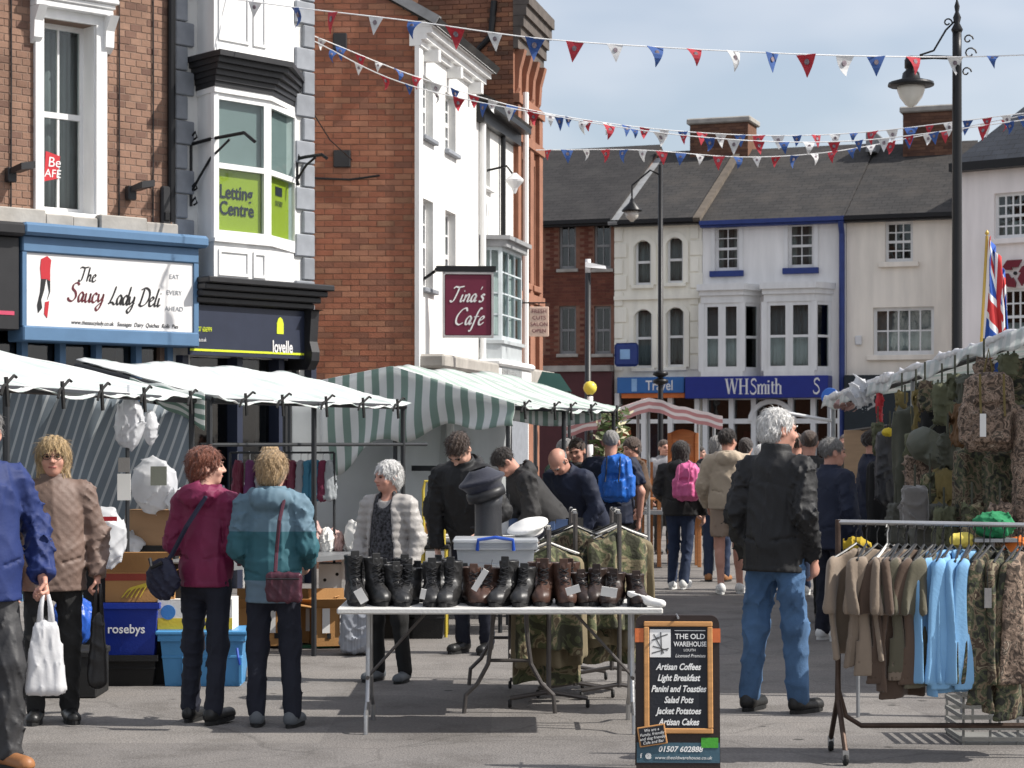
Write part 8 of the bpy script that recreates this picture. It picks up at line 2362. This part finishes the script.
def person(label, x, y, rot, H, jk, tr, shoe, hair, skin=None, lean=0, yaw=0, pitch=0, roll=0, bulk=1.0, hem=0.82, infl=0.016, collar=1.50, hood=False, puff=0, arms=None, hands=None, legs=None, trw=1.0, shorts=None, vox=0.0135, seed=1, blouse=None, sleeves='long', glasses=False, zoff=0.0, fold=0.011, quilt=False, hipb=1.0, pockets=True):
    skin = skin or M_skin
    s = H / 1.72
    t = thing('person', label, 'person', (x, y, zoff), R(rot), None)
    t.scale = (s, s, s)
    b = bulk
    hipc = np.array((0, 0.0, 0.93))
    Ln = rx(R(lean)).astype(float)          # lean forward: top moves to -Y
    def up(V): return (np.asarray(V) - hipc) @ Ln.T + hipc
    A = {1: [(0.265, 0.03, 1.13), (0.255, -0.06, 0.89)], -1: [(-0.265, 0.03, 1.13), (-0.255, -0.06, 0.89)]}
    if arms:
        for k in arms: A[k] = arms[k]
    hc = np.array((0, -0.012, 1.605))
    Rh = (rz_(R(yaw)) @ rx(R(pitch)) @ ry(R(roll)))   # head to torso
    # ---- body: bust, hands (and bare limbs)
    parts = []
    lo, hi, h = (-0.15, -0.17, 1.30), (0.15, 0.18, 1.76), 0.0075 if vox < 0.016 else 0.009
    P = grid(lo, hi, h)
    Q = (P - _v(hc)) @ Rh
    d = head_sd(Q)
    nb = cap(P, (0, 0.025, 1.42), tuple(hc + np.array(Rh, float) @ np.array((0, 0.02, -0.05))), 0.060, 0.054)
    d = smin(d, nb, 0.03)
    d = smin(d, ell(P, (0, 0.0, 1.33), (0.14, 0.09, 0.10)), 0.05)
    parts.append(snets(d, lo, h))
    parts[-1] = (up(parts[-1][0]), parts[-1][1])
    paths = [None]
    if hair:
        Vh, Fh = snets(hair_sd(Q, hair[0], seed), lo, h)
        hm = mesh('hair', up(Vh), Fh, hair[1], True)
        ho = link('hair', hm, t)
        if vox < 0.0155 and hair[0] not in ('buzz', 'fringe'): strands(hm, ho, hair, up(np.array(hc)), seed)
    Rhd = Ln @ np.array(Rh, float)
    def hp(p): return up(np.array(hc) + np.array(Rh, float) @ np.array(p))
    Mh = Matrix([list(Rhd[i]) + [0] for i in range(3)] + [[0, 0, 0, 1]])
    for sx in (-1, 1):
        q = hp((sx * 0.031, -0.0855, 0.006))
        e = MB().lathe([(0.001, -0.009), (0.008, -0.006), (0.0115, 0), (0.008, 0.006), (0.001, 0.009)], 10, Matrix.Translation(q) @ Mh @ Matrix.Rotation(R(90), 4, 'X') @ Matrix.Diagonal((1.15, 0.6, 1, 1)))
        e.build('eye', M_eye, t, True)
        br = MB().tube([Vector(hp((sx * 0.015, -0.099, 0.028))), Vector(hp((sx * 0.032, -0.098, 0.033))), Vector(hp((sx * 0.05, -0.083, 0.028)))], 0.0042, 5)
        br.build('eyebrow', hair[1] if hair else M_eye, t, True)
    MB().tube([Vector(hp((-0.022, -0.088, -0.058))), Vector(hp((0, -0.0975, -0.057))), Vector(hp((0.022, -0.088, -0.058)))], 0.0058, 6).build('lips', M_lip, t, True)
    if glasses:
        g = MB()
        for sx in (-1, 1):
            g.tube([Vector(hp((sx * 0.034 + 0.023 * math.cos(a), -0.112, 0.004 + 0.017 * math.sin(a)))) for a in [k * math.pi / 6 for k in range(13)]], 0.0022, 5)
            g.tube([Vector(hp((sx * 0.057, -0.11, 0.008))), Vector(hp((sx * 0.08, -0.02, 0.01)))], 0.002, 5)
        g.tube([Vector(hp((-0.012, -0.113, 0.008))), Vector(hp((0.012, -0.113, 0.008)))], 0.002, 5)
        g.build('glasses', M_eye, t)
    # ---- hands
    for sx in (-1, 1):
        hk = (hands or {}).get(sx, 'relaxed')
        if hk is None: continue
        V, F = HAND[hk]
        el, wr = np.array(A[sx][0], float), np.array(A[sx][1], float)
        dz = (el - wr) / np.linalg.norm(el - wr)
        yv = np.array((0, 1.0, 0)); yv = yv - dz * (yv @ dz)
        if np.linalg.norm(yv) < 0.2: yv = np.array((0, 0, 1.0)) - dz * dz[2]
        yv /= np.linalg.norm(yv); xv = np.cross(yv, dz)
        V2 = V.copy()
        F2 = F
        if sx < 0: V2[:, 0] *= -1; F2 = F[:, ::-1]
        V2 = V2[:, :1] * xv + V2[:, 1:2] * yv + V2[:, 2:] * dz + wr - dz * 0.012
        parts.append((up(V2), F2))
        paths.append(up(np.array([(sx * 0.10, 0.0, 1.37), (sx * 0.165, 0.012, 1.37), el, wr + dz * 0.09])))
    if sleeves == 'short':
        for sx in (-1, 1):
            sh = (sx * 0.175, 0.01, 1.38); el, wr = A[sx]
            lo2 = np.minimum.reduce([sh, el, wr]) - 0.08; hi2 = np.maximum.reduce([sh, el, wr]) + 0.08
            P = grid(lo2, hi2, 0.011)
            d = smin(cap(P, sh, el, 0.05, 0.042), cap(P, el, wr, 0.043, 0.030), 0.02)
            V, F = snets(d, lo2, 0.011); parts.append((up(V), F)); paths.append(up(np.array([(sx * 0.10, 0.0, 1.37), (sx * 0.14, 0.005, 1.38)])))
    L = {1: [(0.092, 0.0, 0.88), (0.10, -0.015, 0.49), (0.10, 0.025, 0.09)], -1: [(-0.092, 0.0, 0.88), (-0.10, -0.015, 0.49), (-0.10, 0.025, 0.09)]}
    if legs:
        for k in legs: L[k] = [L[k][0]] + list(legs[k])
    if shorts:
        for sx in (-1, 1):
            hpj, kn, an = L[sx]
            lo2 = np.minimum.reduce([hpj, kn, an]) - 0.12; hi2 = np.maximum.reduce([hpj, kn, an]) + 0.12
            P = grid(lo2, hi2, 0.012)
            kn_, an_ = np.array(kn), np.array(an)
            d = smin(cap(P, hpj, kn, 0.08, 0.055), cap(P, kn, an, 0.052, 0.034), 0.03)
            d = smin(d, cap(P, kn_ * 0.8 + an_ * 0.2 + np.array((0, 0.02, 0)), kn_ * 0.55 + an_ * 0.45 + np.array((0, 0.015, 0)), 0.048, 0.042), 0.03)
            parts.append(snets(d, lo2, 0.012)); paths.append(np.array([up(np.array((0.0, 0.0, 1.26))), (0.0, 0, 0.95), (sx * 0.06, 0, 0.9)]))
    V, F = bridge(parts, paths)
    link('body', mesh('body', V, F, skin, True), t)
    # ---- trousers
    pts = [p for k in L for p in L[k]]
    lo2 = np.array((min(p[0] for p in pts) - 0.17, min(p[1] for p in pts) - 0.2, 0.03)); hi2 = np.array((max(p[0] for p in pts) + 0.17, max(p[1] for p in pts) + 0.2, 1.06))
    P = grid(lo2, hi2, vox)
    d = ell(P, (0, 0.005, 0.90), (0.152 * b * hipb, 0.108 * b * hipb, 0.14))
    for sx in (-1, 1):
        hpj, kn, an = L[sx]
        lg = smin(cap(P, hpj, kn, 0.088 * min(b, 1.05) * hipb, 0.068 * trw), cap(P, kn, an, 0.068 * trw, 0.060 * trw), 0.04)
        if shorts: lg = np.maximum(cap(P, hpj, kn, 0.10 * b, 0.085), shorts - P[..., 2])
        else: lg = np.maximum(lg, (an[2] - 0.055) - P[..., 2])
        d = smin(d, lg, 0.045)
    d += folds(P, seed + 40, fold, (20, 20, 14))
    V, F = snets(d, lo2, vox)
    link('shorts' if shorts else 'trousers', mesh('trousers', V, F, tr, True), t)
    for sx in (-1, 1):
        an = L[sx][2]; kn = L[sx][1]
        u_, so_ = shoe_mesh(shoe)
        back = an[2] - 0.09
        o = link('shoe', u_, t, (an[0], an[1] - 0.02, max(0, back)), (R(-min(55, back * 320)), 0, R(8 * sx)))
        link('sole', so_, o)
    # ---- jacket
    zs = [A[k][j][2] for k in A for j in (0, 1)]; xs = [A[k][j][0] for k in A for j in (0, 1)]; ys = [A[k][j][1] for k in A for j in (0, 1)]
    lo2 = np.array((min(-0.3 * b, min(xs) - 0.1), min(-0.24 * b, min(ys) - 0.1), min(hem - 0.03, min(zs) - 0.08))); hi2 = np.array((max(0.3 * b, max(xs) + 0.1), max(0.26 * b, max(ys) + 0.1), 1.60))
    P = grid(lo2, hi2, vox)
    tz = P[..., 2]
    d = ell(P, (0, 0.0, 1.27), (0.168 * b, 0.122 * b, 0.21))
    d = smin(d, ell(P, (0, -0.008, 1.06), (0.165 * b, 0.125 * b, 0.2)), 0.08)
    d = smin(d, ecap(P, (0, 0.0, 0.95), (0, 0.0, hem - 0.06), 0.166 * b * hipb, 0.172 * b * hipb, (1, 1.28, 1)), 0.08)
    d = smin(d, cap(P, (-0.145 * b, 0.012, 1.395), (0.145 * b, 0.012, 1.395), 0.058, 0.058), 0.05)
    d = smin(d, cap(P, (0, 0.02, 1.40), (0, 0.02, 1.46), 0.09, 0.07), 0.05)
    for sx in (-1, 1):
        el, wr = np.array(A[sx][0], float), np.array(A[sx][1], float)
        sh = (sx * 0.175 * b, 0.012, 1.385)
        if sleeves == 'short':
            e2 = np.array(sh) * 0.35 + el * 0.65; am = np.maximum(cap(P, sh, e2, 0.066, 0.068), (P - _v(e2)) @ _v((el - np.array(sh)) / np.linalg.norm(el - np.array(sh))) - 0.01)
        else:
            am = smin(cap(P, sh, el, 0.068, 0.056), cap(P, el, wr, 0.056, 0.043), 0.03)
            am = np.maximum(am, (P - _v(wr)) @ _v((wr - el) / np.linalg.norm(wr - el)) - 0.005)
        am += folds(P, seed + 9 + sx, fold * 1.1, (24, 24, 26))
        d = smin(d, am, 0.02)
    torso_d = d - infl
    d = d - infl + folds(P, seed, fold, (15, 15, 9))
    if puff: d = d - puff * np.abs(np.sin(np.pi * tz / 0.062)) + puff * 0.4
    if quilt: d = d - 0.004 * np.abs(np.sin((P[..., 0] + tz) * 55) * np.sin((P[..., 0] - tz) * 55))
    d = np.maximum(d, hem - tz)
    d = np.maximum(d, tz - 1.475)
    if collar > 1.47:
        ring_ = np.maximum(cap(P, (0, 0.02, 1.42), (0, 0.012, 1.60), 0.088, 0.088), tz - collar - (P[..., 1] > 0) * 0.01)
        d = smin(d, ring_, 0.02)
    d = np.maximum(d, -np.maximum(cap(P, (0, 0.018, 1.47), (0, -0.0, 1.7), 0.069, 0.075), 1.44 - tz))
    if collar <= 1.47: d = np.maximum(d, -ell(P, (0, -0.06, 1.50), (0.085, 0.12, 0.085)))
    if hood:
        hd = ell(P, (0, 0.115, 1.435), (0.135, 0.075, 0.085))
        hd = smin(hd, cap(P, (-0.11, 0.04, 1.46), (-0.05, 0.13, 1.40), 0.04, 0.04), 0.03); hd = smin(hd, cap(P, (0.11, 0.04, 1.46), (0.05, 0.13, 1.40), 0.04, 0.04), 0.03)
        hd = np.maximum(hd, -ell(P, (0, 0.065, 1.50), (0.085, 0.075, 0.05)))
        d = smin(d, hd + folds(P, seed + 3, 0.012, (20, 20, 20)), 0.025)
    if blouse is not None:
        gap = np.abs(P[..., 0] + 0.01) - (0.075 + 0.09 * (1.45 - tz))
        cut = np.maximum(gap, P[..., 1] + 0.02)
        d = np.maximum(d, -np.maximum(cut, -(torso_d + 0.028)))
        bd = np.maximum(torso_d + 0.014, np.maximum(gap - 0.02, P[..., 1]))
        bd = np.maximum(bd, hem + 0.02 - tz) + folds(P, seed + 5, 0.008, (30, 30, 12))
        bd = np.maximum(bd, -ell(P, (0, -0.12, 1.46), (0.07, 0.14, 0.10)))
        V, F = snets(bd, lo2, vox)
        link('blouse', mesh('blouse', up(V), F, blouse, True), t)
    if pockets:
        for sx in (-1, 1):
            pk = np.abs(tz - (hem + 0.16) - np.abs(P[..., 0]) * 0.25)
            d = np.where((pk < 0.008) & (np.abs(np.abs(P[..., 0]) - 0.11) < 0.06) & (d > -0.03), d + 0.006, d)
        d = np.where((np.abs(tz - 1.315 + 0.25 * np.abs(P[..., 0])) < 0.006) & (np.abs(P[..., 0]) < 0.19) & (P[..., 1] > 0), d + 0.004, d)   # yoke seam
        d = np.where((np.abs(tz - hem - 0.035) < 0.006), d + 0.003, d)
    V, F = snets(d, lo2, vox)
    link('jacket' if sleeves == 'long' else 'shirt', mesh('jacket', up(V), F, jk, True), t)
    t['s'] = s
    return t, (lambda p: tuple(up(np.array(p, float))))
def wpos(t, p):
    m = Matrix.Translation(t.location) @ t.rotation_euler.to_matrix().to_4x4() @ Matrix.Diagonal((t.scale[0],) * 3 + (1,))
    return m @ Vector(p)

C_navyj = mat('navy_rain_jacket', (0.012, 0.026, 0.115), 0.7, var=0.15, vs=7, bump=0.15)
C_quilt = mat('brown_quilted_cloth', (0.155, 0.105, 0.085), 0.6, var=0.15, vs=9)
C_mag = mat('magenta_jacket', (0.165, 0.012, 0.055), 0.65, var=0.15, vs=7)
C_teal = band_mat('teal_grey_jacket', [(0.0, (0.11, 0.17, 0.22)), (0.915, (0.022, 0.10, 0.125)), (1.22, (0.10, 0.17, 0.22))])
C_grey = mat('silver_grey_puffer', (0.36, 0.34, 0.32), 0.5, var=0.1, vs=8)
C_blk = mat('black_jacket_cloth', (0.012, 0.012, 0.013), 0.65, var=0.2, vs=8)
C_blk2 = mat('charcoal_jacket_cloth', (0.022, 0.021, 0.021), 0.75, var=0.2, vs=8)
C_navy2 = mat('dark_navy_cloth', (0.011, 0.016, 0.036), 0.75, var=0.2, vs=8)
C_beige = mat('beige_sweat_cloth', (0.42, 0.34, 0.25), 0.9, var=0.08, sheen=0.3)
C_shorts = mat('beige_shorts_cloth', (0.33, 0.25, 0.19), 0.9, var=0.08)
C_jean = mat('blue_denim', (0.06, 0.125, 0.235), 0.85, var=0.4, vs=6, bump=0.3, bs=120)
C_jeand = mat('dark_denim', (0.018, 0.03, 0.065), 0.85, var=0.25, vs=5, bump=0.3, bs=120)
C_trn = mat('navy_trousers', (0.008, 0.010, 0.020), 0.8, var=0.2)
C_trb = mat('black_trousers', (0.010, 0.010, 0.010), 0.8, var=0.2)
C_trg = mat('charcoal_trousers', (0.03, 0.03, 0.032), 0.6, var=0.2)
C_lace = mat('black_white_print', (0.035, 0.035, 0.04), 0.7, var=1.6, vs=45, detail=2)
C_pink = mat('pink_nylon', (0.62, 0.13, 0.30), 0.5, var=0.12, vs=9)
C_bbp = mat('bright_blue_nylon', (0.02, 0.13, 0.50), 0.45, var=0.3, vs=11)
S_blk = mat('black_shoe', (0.012, 0.012, 0.012), 0.4); S_white = mat('white_trainer', (0.66, 0.66, 0.64), 0.6); S_tan = mat('tan_shoe', (0.30, 0.13, 0.05), 0.5); S_grey = mat('grey_shoe', (0.10, 0.11, 0.12), 0.6)

def place(px, py): return gnd(px, py)
# navy-jacket man cut by the left edge
Y1 = 10.35
t1, u1_ = person('man in a navy rain jacket cut off by the left edge, carrying a white bag', g0(-19, Y1), Y1, 35, 1.80, C_navyj, C_trg, S_tan, ('short', H_grey), M_skin2, bulk=1.02, hem=0.80, infl=0.022, hood=False, collar=1.53, yaw=-40, legs={1: [(0.10, -0.12, 0.50), (0.09, -0.13, 0.09)], -1: [(-0.10, 0.04, 0.5), (-0.10, 0.22, 0.16)]}, arms={1: [(0.30, 0.04, 1.14), (0.275, -0.09, 0.92)], -1: [(-0.28, 0.06, 1.13), (-0.26, 0.02, 0.9)]}, hands={1: 'fist', -1: 'relaxed'}, vox=0.0115, seed=2, trw=1.15, fold=0.016)
# brown quilted jacket
x, y = place(53, 722)
t2, u2_ = person('blond woman with glasses in a brown quilted jacket', x, y, 14, 1.66, C_quilt, C_trb, S_blk, ('bob', H_blond), M_skin2, bulk=1.0, hem=0.80, infl=0.02, collar=1.51, glasses=True, arms={1: [(0.262, 0.02, 1.13), (0.262, -0.06, 0.90)]}, hands={1: 'fist'}, vox=0.011, seed=4, quilt=True, yaw=-4, hipb=1.05)
# magenta jacket
x, y = place(206, 722)
t3, u3_ = person('woman with short auburn hair in a magenta jacket seen from behind', x, y, 158, 1.60, C_mag, C_trn, S_blk, ('crop', H_red), M_skin, bulk=0.95, hem=0.855, infl=0.012, collar=1.49, hood=True, yaw=-48, arms={1: [(0.215, 0.03, 1.12), (0.17, -0.19, 1.02)], -1: [(-0.22, 0.01, 1.12), (-0.15, -0.20, 1.04)]}, vox=0.0115, seed=6, legs={-1: [(-0.10, 0.02, 0.49), (-0.11, 0.10, 0.10)]}, hipb=1.0, trw=0.98)
# teal jacket
x, y = place(273, 726)
t4, u4_ = person('woman with sandy hair in a teal and grey jacket seen from behind', x, y, 176, 1.58, C_teal, C_trn, S_grey, ('crop', H_sandy), M_skin, bulk=0.99, hem=0.78, infl=0.012, collar=1.50, hood=True, yaw=-12, arms={1: [(0.225, 0.04, 1.12), (0.18, -0.16, 1.02)], -1: [(-0.23, 0.04, 1.12), (-0.19, -0.16, 1.02)]}, vox=0.0115, seed=8, legs={-1: [(-0.11, 0.0, 0.49), (-0.13, 0.05, 0.09)]}, trw=1.0)
# grey puffer
x, y = place(388, 681)
t5, u5_ = person('white-haired woman in a silver grey puffer jacket facing left', x, y, -24, 1.50, C_grey, C_trb, S_grey, ('crop', H_white), M_skin2, bulk=0.96, hem=0.72, infl=0.012, collar=1.46, puff=0.007, yaw=-28, pitch=4, blouse=C_lace, arms={1: [(0.25, 0.03, 1.12), (0.24, -0.07, 0.90)], -1: [(-0.24, 0.03, 1.12), (-0.22, -0.12, 0.93)]}, vox=0.0115, seed=10, legs={1: [(0.10, 0.0, 0.49), (0.14, 0.02, 0.09)]}, fold=0.007)
# man looking down
x, y = place(474, 653)
t6, u6_ = person('dark-haired man in a black jacket looking down at the stall', x, y, -22, 1.76, C_blk, C_trn, S_blk, ('short', H_brown), M_skin, lean=24, pitch=34, yaw=-8, bulk=1.08, hem=0.82, infl=0.024, collar=1.52, hood=True, arms={1: [(0.28, -0.06, 1.13), (0.18, -0.28, 1.06)], -1: [(-0.28, -0.06, 1.12), (-0.25, -0.16, 0.88)]}, vox=0.013, seed=12)
# figures by the third stall
t7, u7_ = person('person with curly sandy hair in a white top behind the middle stall', g0(270, 18.6), 18.6, -10, 1.60, M_cardw, C_trb, S_blk, ('crop', H_sandy), M_skin, vox=0.02, seed=14, collar=1.46, pitch=25)
t8, u8_ = person('man in a charcoal hooded jacket stooping at the far stall', g0(552, 18.0), 18.0, -78, 1.72, C_blk2, C_trb, S_blk, ('short', H_dark), M_skin2, lean=38, pitch=18, bulk=1.1, infl=0.028, hood=True, arms={1: [(0.25, -0.12, 1.16), (0.16, -0.34, 1.04)], -1: [(-0.25, -0.12, 1.16), (-0.16, -0.34, 1.04)]}, vox=0.015, seed=16)
t9, u9_ = person('balding man in a navy jacket bending over the stall goods', g0(587, 19.2), 19.2, -38, 1.74, C_navy2, C_trb, S_blk, ('fringe', H_grey), M_skin2, lean=40, pitch=20, bulk=1.1, infl=0.024, arms={1: [(0.26, -0.10, 1.15), (0.17, -0.32, 1.02)], -1: [(-0.26, -0.10, 1.15), (-0.17, -0.32, 1.02)]}, vox=0.015, seed=18)
t9b, _ = person('dark-haired man half hidden behind the balding man', g0(577, 20.4), 20.4, -20, 1.66, C_blk2, C_trb, S_blk, ('short', H_brown), M_skin2, vox=0.02, seed=19, pitch=15)
t10, u10_ = person('shaven-headed man in a navy T-shirt with a blue backpack', g0(611, 20.2), 20.2, 172, 1.75, C_navy2, C_trb, S_blk, ('buzz', H_grey), M_skin2, bulk=1.16, infl=0.02, collar=1.46, sleeves='short', arms={1: [(0.28, 0.02, 1.14), (0.27, -0.06, 0.90)], -1: [(-0.29, 0.02, 1.13), (-0.27, -0.05, 0.89)]}, vox=0.015, seed=20)
x, y = place(681, 589)
t11, u11_ = person('woman in a black coat carrying a pink backpack', x, y, 163, 1.64, C_blk, C_jeand, S_white, ('bob', H_dark), M_skin, bulk=1.15, infl=0.026, hood=True, hem=0.86, arms={1: [(0.27, 0.0, 1.15), (0.2, -0.16, 1.02)]}, vox=0.015, seed=22, legs={1: [(0.09, -0.03, 0.49), (0.10, 0.03, 0.09)], -1: [(-0.08, 0.03, 0.49), (-0.07, 0.16, 0.11)]})
x, y = place(728, 594)
t12, u12_ = person('young man in a beige hoodie and shorts walking away', x, y, 172, 1.77, C_beige, C_shorts, S_white, ('short', H_dark), M_skin2, bulk=1.06, infl=0.024, hood=True, hem=0.89, yaw=-30, shorts=0.60, vox=0.0145, seed=24, legs={1: [(0.09, -0.02, 0.50), (0.07, 0.10, 0.10)], -1: [(-0.10, -0.10, 0.50), (-0.12, -0.12, 0.09)]}, arms={1: [(0.27, -0.02, 1.14), (0.22, -0.16, 0.93)]})
x, y = place(719, 583)
t13, u13_ = person('person in a dark jacket and jeans partly hidden by the beige hoodie', x, y + 0.25, 165, 1.70, C_blk, C_jeand, S_tan, ('crop', H_grey), M_skin, vox=0.02, seed=26)
# tall white-haired man
x, y = place(775, 712)
t14, u14_ = person('tall white-haired man in a black jacket and blue jeans', x, y, 142, 1.83, C_blk, C_jean, S_blk, ('thick', H_white), M_skin2, bulk=0.98, infl=0.018, collar=1.52, hem=0.80, yaw=-32, lean=3, arms={1: [(0.225, 0.06, 1.13), (0.215, -0.05, 0.90)], -1: [(-0.23, 0.06, 1.13), (-0.20, -0.08, 0.90)]}, hands={1: 'relaxed', -1: 'relaxed'}, vox=0.011, seed=28, legs={1: [(0.12, 0.0, 0.49), (0.15, 0.04, 0.09)], -1: [(-0.12, -0.02, 0.49), (-0.14, -0.03, 0.09)]}, trw=1.1, fold=0.013)
# right-hand background
x, y = place(832, 640)
t15, u15_ = person('grey-haired man in a dark navy jacket and white trainers', x, y, 120, 1.66, C_navy2, C_trn, S_white, ('short', H_grey), M_skin2, bulk=1.12, infl=0.024, hem=0.78, yaw=-15, vox=0.014, seed=30, trw=1.1)
t16, u16_ = person('broad man in black with a rucksack strap near the army stall', g0(809, 18.6), 18.6, 178, 1.74, C_blk, C_trb, S_blk, ('buzz', H_brown), M_skin2, bulk=1.2, infl=0.026, vox=0.018, seed=32)
t17, u17_ = person('person in a purple top with white hair beyond the tall man', g0(762, 24.5), 24.5, 160, 1.60, mat('purple_cloth', (0.06, 0.012, 0.09), 0.8), C_trb, S_blk, ('crop', H_white), M_skin, vox=0.022, seed=34)
t18, u18_ = person('person in a navy coat standing at the far end of the army stall', g0(873, 19.6), 19.6, 95, 1.74, C_navy2, C_trb, S_blk, ('short', H_dark), M_skin2, bulk=1.05, vox=0.02, seed=36, infl=0.022)
t19, u19_ = person('small distant figure in black outside the stationer', g0(700, 36), 36, 60, 1.55, C_blk, C_trb, S_blk, ('short', H_dark), M_skin, vox=0.026, seed=38)
t20, u20_ = person('distant person with a ruddy face beside the stall corner', g0(846, 22.5), 22.5, -30, 1.72, C_blk2, C_trb, S_blk, ('buzz', H_brown), M_skin2, vox=0.022, seed=39)

person('dark-haired shopper in a black coat far down the street', g0(746, 27.5), 27.5, 150, 1.68, C_blk, C_jeand, S_blk, ('crop', H_dark), M_skin, vox=0.022, seed=41)
person('shopper in a grey coat beyond the woman with the pink backpack', g0(664, 30), 30, 20, 1.66, mat('grey_cloth'), C_trb, S_blk, ('short', H_brown), M_skin2, vox=0.022, seed=42)
person('shopper in a brown coat under the red-striped canopy', g0(632, 24.5), 24.5, -60, 1.68, mat('brown_coat_cloth', (0.09, 0.055, 0.035), 0.85), C_trb, S_blk, ('crop', H_brown), M_skin2, vox=0.022, seed=43, pitch=15)
person('shopper in a tan anorak half hidden behind the tall white-haired man', g0(796, 22.0), 22.0, 175, 1.72, C_shorts, C_jeand, S_white, ('short', H_brown), M_skin2, vox=0.022, seed=44)
person('grey-haired shopper in a dark green coat behind the stooping men', g0(566, 21.8), 21.8, 30, 1.66, mat('dark_green_coat', (0.03, 0.055, 0.035), 0.85), C_trb, S_blk, ('crop', H_grey), M_skin2, vox=0.022, seed=45)
person('distant shopper in a red top near the stationer doorway', g0(690, 34), 34, 170, 1.64, mat('dull_red_top', (0.22, 0.03, 0.03), 0.85), C_jeand, S_white, ('bob', H_blond), M_skin, vox=0.026, seed=46)
# ---- bags people carry
def tube_world(label_parent, pts, r, m, name, n=8): return MB().tube(pts, r, n).build(name, m, label_parent)
def carrier(label, name, top, size, m, seed, rz=0, black=False):
    w, d, h = size
    def fn(P):
        z = P[..., 2]
        f = np.clip(-z / h, 0, 1)
        q = np.stack([P[..., 0] / (0.30 + 0.75 * f ** 0.7), P[..., 1] / (0.35 + 0.7 * f ** 0.8), z], -1)
        e = rbox(q, (0, 0, -h * 0.62), (w, d, h * 0.38), 0.045) * 0.55
        return e + folds(P, seed, 0.008, (26, 26, 8)) * (1.3 - 0.9 * f)
    t = thing(name, label, 'bag', top, rz)
    link('bag_body', sdf_mesh('bag_body', fn, (-w * 1.4, -d * 1.6, -h - 0.04), (w * 1.4, d * 1.6, -h * 0.12), 0.0105, m), t)
    for s in (-1, 1):
        MB().tube([(s * 0.012, -0.01, 0.012), (s * w * 0.22, -0.005, -h * 0.1), (s * w * 0.30, 0.0, -h * 0.33)], [0.009, 0.014, 0.02], 7).build('handle', m, t, True)
    return t
hw = wpos(t1, u1_((0.262, -0.165, 0.80)))
carrier('white plastic carrier bag held by the man in navy', 'carrier_bag', (hw.x, hw.y, hw.z + 0.02), (0.105, 0.07, 0.50), mat('white_carrier_plastic', (0.72, 0.72, 0.73), 0.35, var=0.05, trans=0.3), 3, 0.2)
hw = wpos(t2, u2_((0.262, -0.115, 0.80)))
carrier('limp black shopping bag held by the woman in brown', 'shopping_bag', (hw.x, hw.y, hw.z + 0.03), (0.062, 0.05, 0.60), mat('black_nylon', (0.014, 0.013, 0.013), 0.4), 5, 0.4)
# maroon shoulder bag on the teal jacket
sT = t4['s']
q = wpos(t4, (-0.12, 0.275, 0.80))
t = thing('handbag', 'maroon leather shoulder bag on the teal jacket', 'handbag', q, R(-6))
def hbag(P): return rbox(P, (0, 0, 0.085), (0.105, 0.035, 0.088), 0.022) + folds(P, 3, 0.008, (20, 20, 14))
M_maroon = mat('maroon_leather', (0.065, 0.018, 0.030), 0.38, var=0.25, vs=8)
link('bag_body', sdf_mesh('bag_body', hbag, (-0.14, -0.07, -0.02), (0.14, 0.07, 0.2), 0.008, M_maroon), t)
MB().bevbox(-0.098, 0.098, -0.045, -0.038, 0.13, 0.138, 0.003).build('zip', M_ink, t)
sp0 = Vector((-0.05, 0.0, 0.17))
mi = Matrix.Translation(q) @ Matrix.Rotation(R(-6), 4, 'Z')
def tob(p): return mi.inverted() @ wpos(t4, p)
MB().tube([sp0, tob((-0.06, 0.205, 1.1)), tob((-0.08, 0.215, 1.30)), tob((-0.10, 0.13, 1.455)), tob((-0.11, 0.0, 1.47)), tob((-0.11, -0.13, 1.36))], 0.011, 6).build('strap', M_maroon, t)
# navy bag on the magenta jacket
q = wpos(t3, (0.19, 0.21, 0.80))
t = thing('shoulder_bag', 'navy shoulder bag slung behind the magenta jacket', 'handbag', q, R(-25))
M_nbag = mat('navy_bag_cloth', (0.012, 0.014, 0.035), 0.6)
def nbag(P): return ell(P, (0, 0, 0.10), (0.12, 0.055, 0.13)) + folds(P, 4, 0.02, (18, 18, 18))
link('bag_body', sdf_mesh('bag_body', nbag, (-0.16, -0.09, -0.06), (0.16, 0.09, 0.27), 0.010, M_nbag), t)
mi2 = Matrix.Translation(q) @ Matrix.Rotation(R(-25), 4, 'Z')
def tob2(p): return mi2.inverted() @ wpos(t3, p)
MB().tube([Vector((0.03, 0, 0.2)), tob2((0.13, 0.195, 1.06)), tob2((0.02, 0.20, 1.24)), tob2((-0.09, 0.16, 1.42)), tob2((-0.13, 0.02, 1.48)), tob2((-0.10, -0.13, 1.37))], 0.015, 6).build('strap', M_nbag, t)
MB().tube([Vector((-0.05, -0.05, 0.22)), Vector((-0.02, -0.075, 0.17)), Vector((0.04, -0.06, 0.2))], 0.012, 6).build('buckle', M_ink, t)
# backpacks
ME_bp = rucksack_mesh('b', C_bbp, 0.15, 0.09, 0.23)
q = wpos(t10, (-0.08, 0.245, 1.03))
rucksack('bright blue backpack worn by the shaven-headed man', ME_bp, C_navy2, q.x, q.y, q.z, R(172 + 180 - 12), h=0.23, w=0.15, d=0.09, group='backpacks worn by shoppers', loop=0.03)
ME_pp = rucksack_mesh('p', C_pink, 0.135, 0.085, 0.21)
q = wpos(t11, (-0.13, 0.24, 1.03))
rucksack('pink backpack on one shoulder of the woman in black', ME_pp, C_pink, q.x, q.y, q.z, R(163 + 180 - 6), h=0.21, w=0.135, d=0.085, group='backpacks worn by shoppers', loop=0.03)
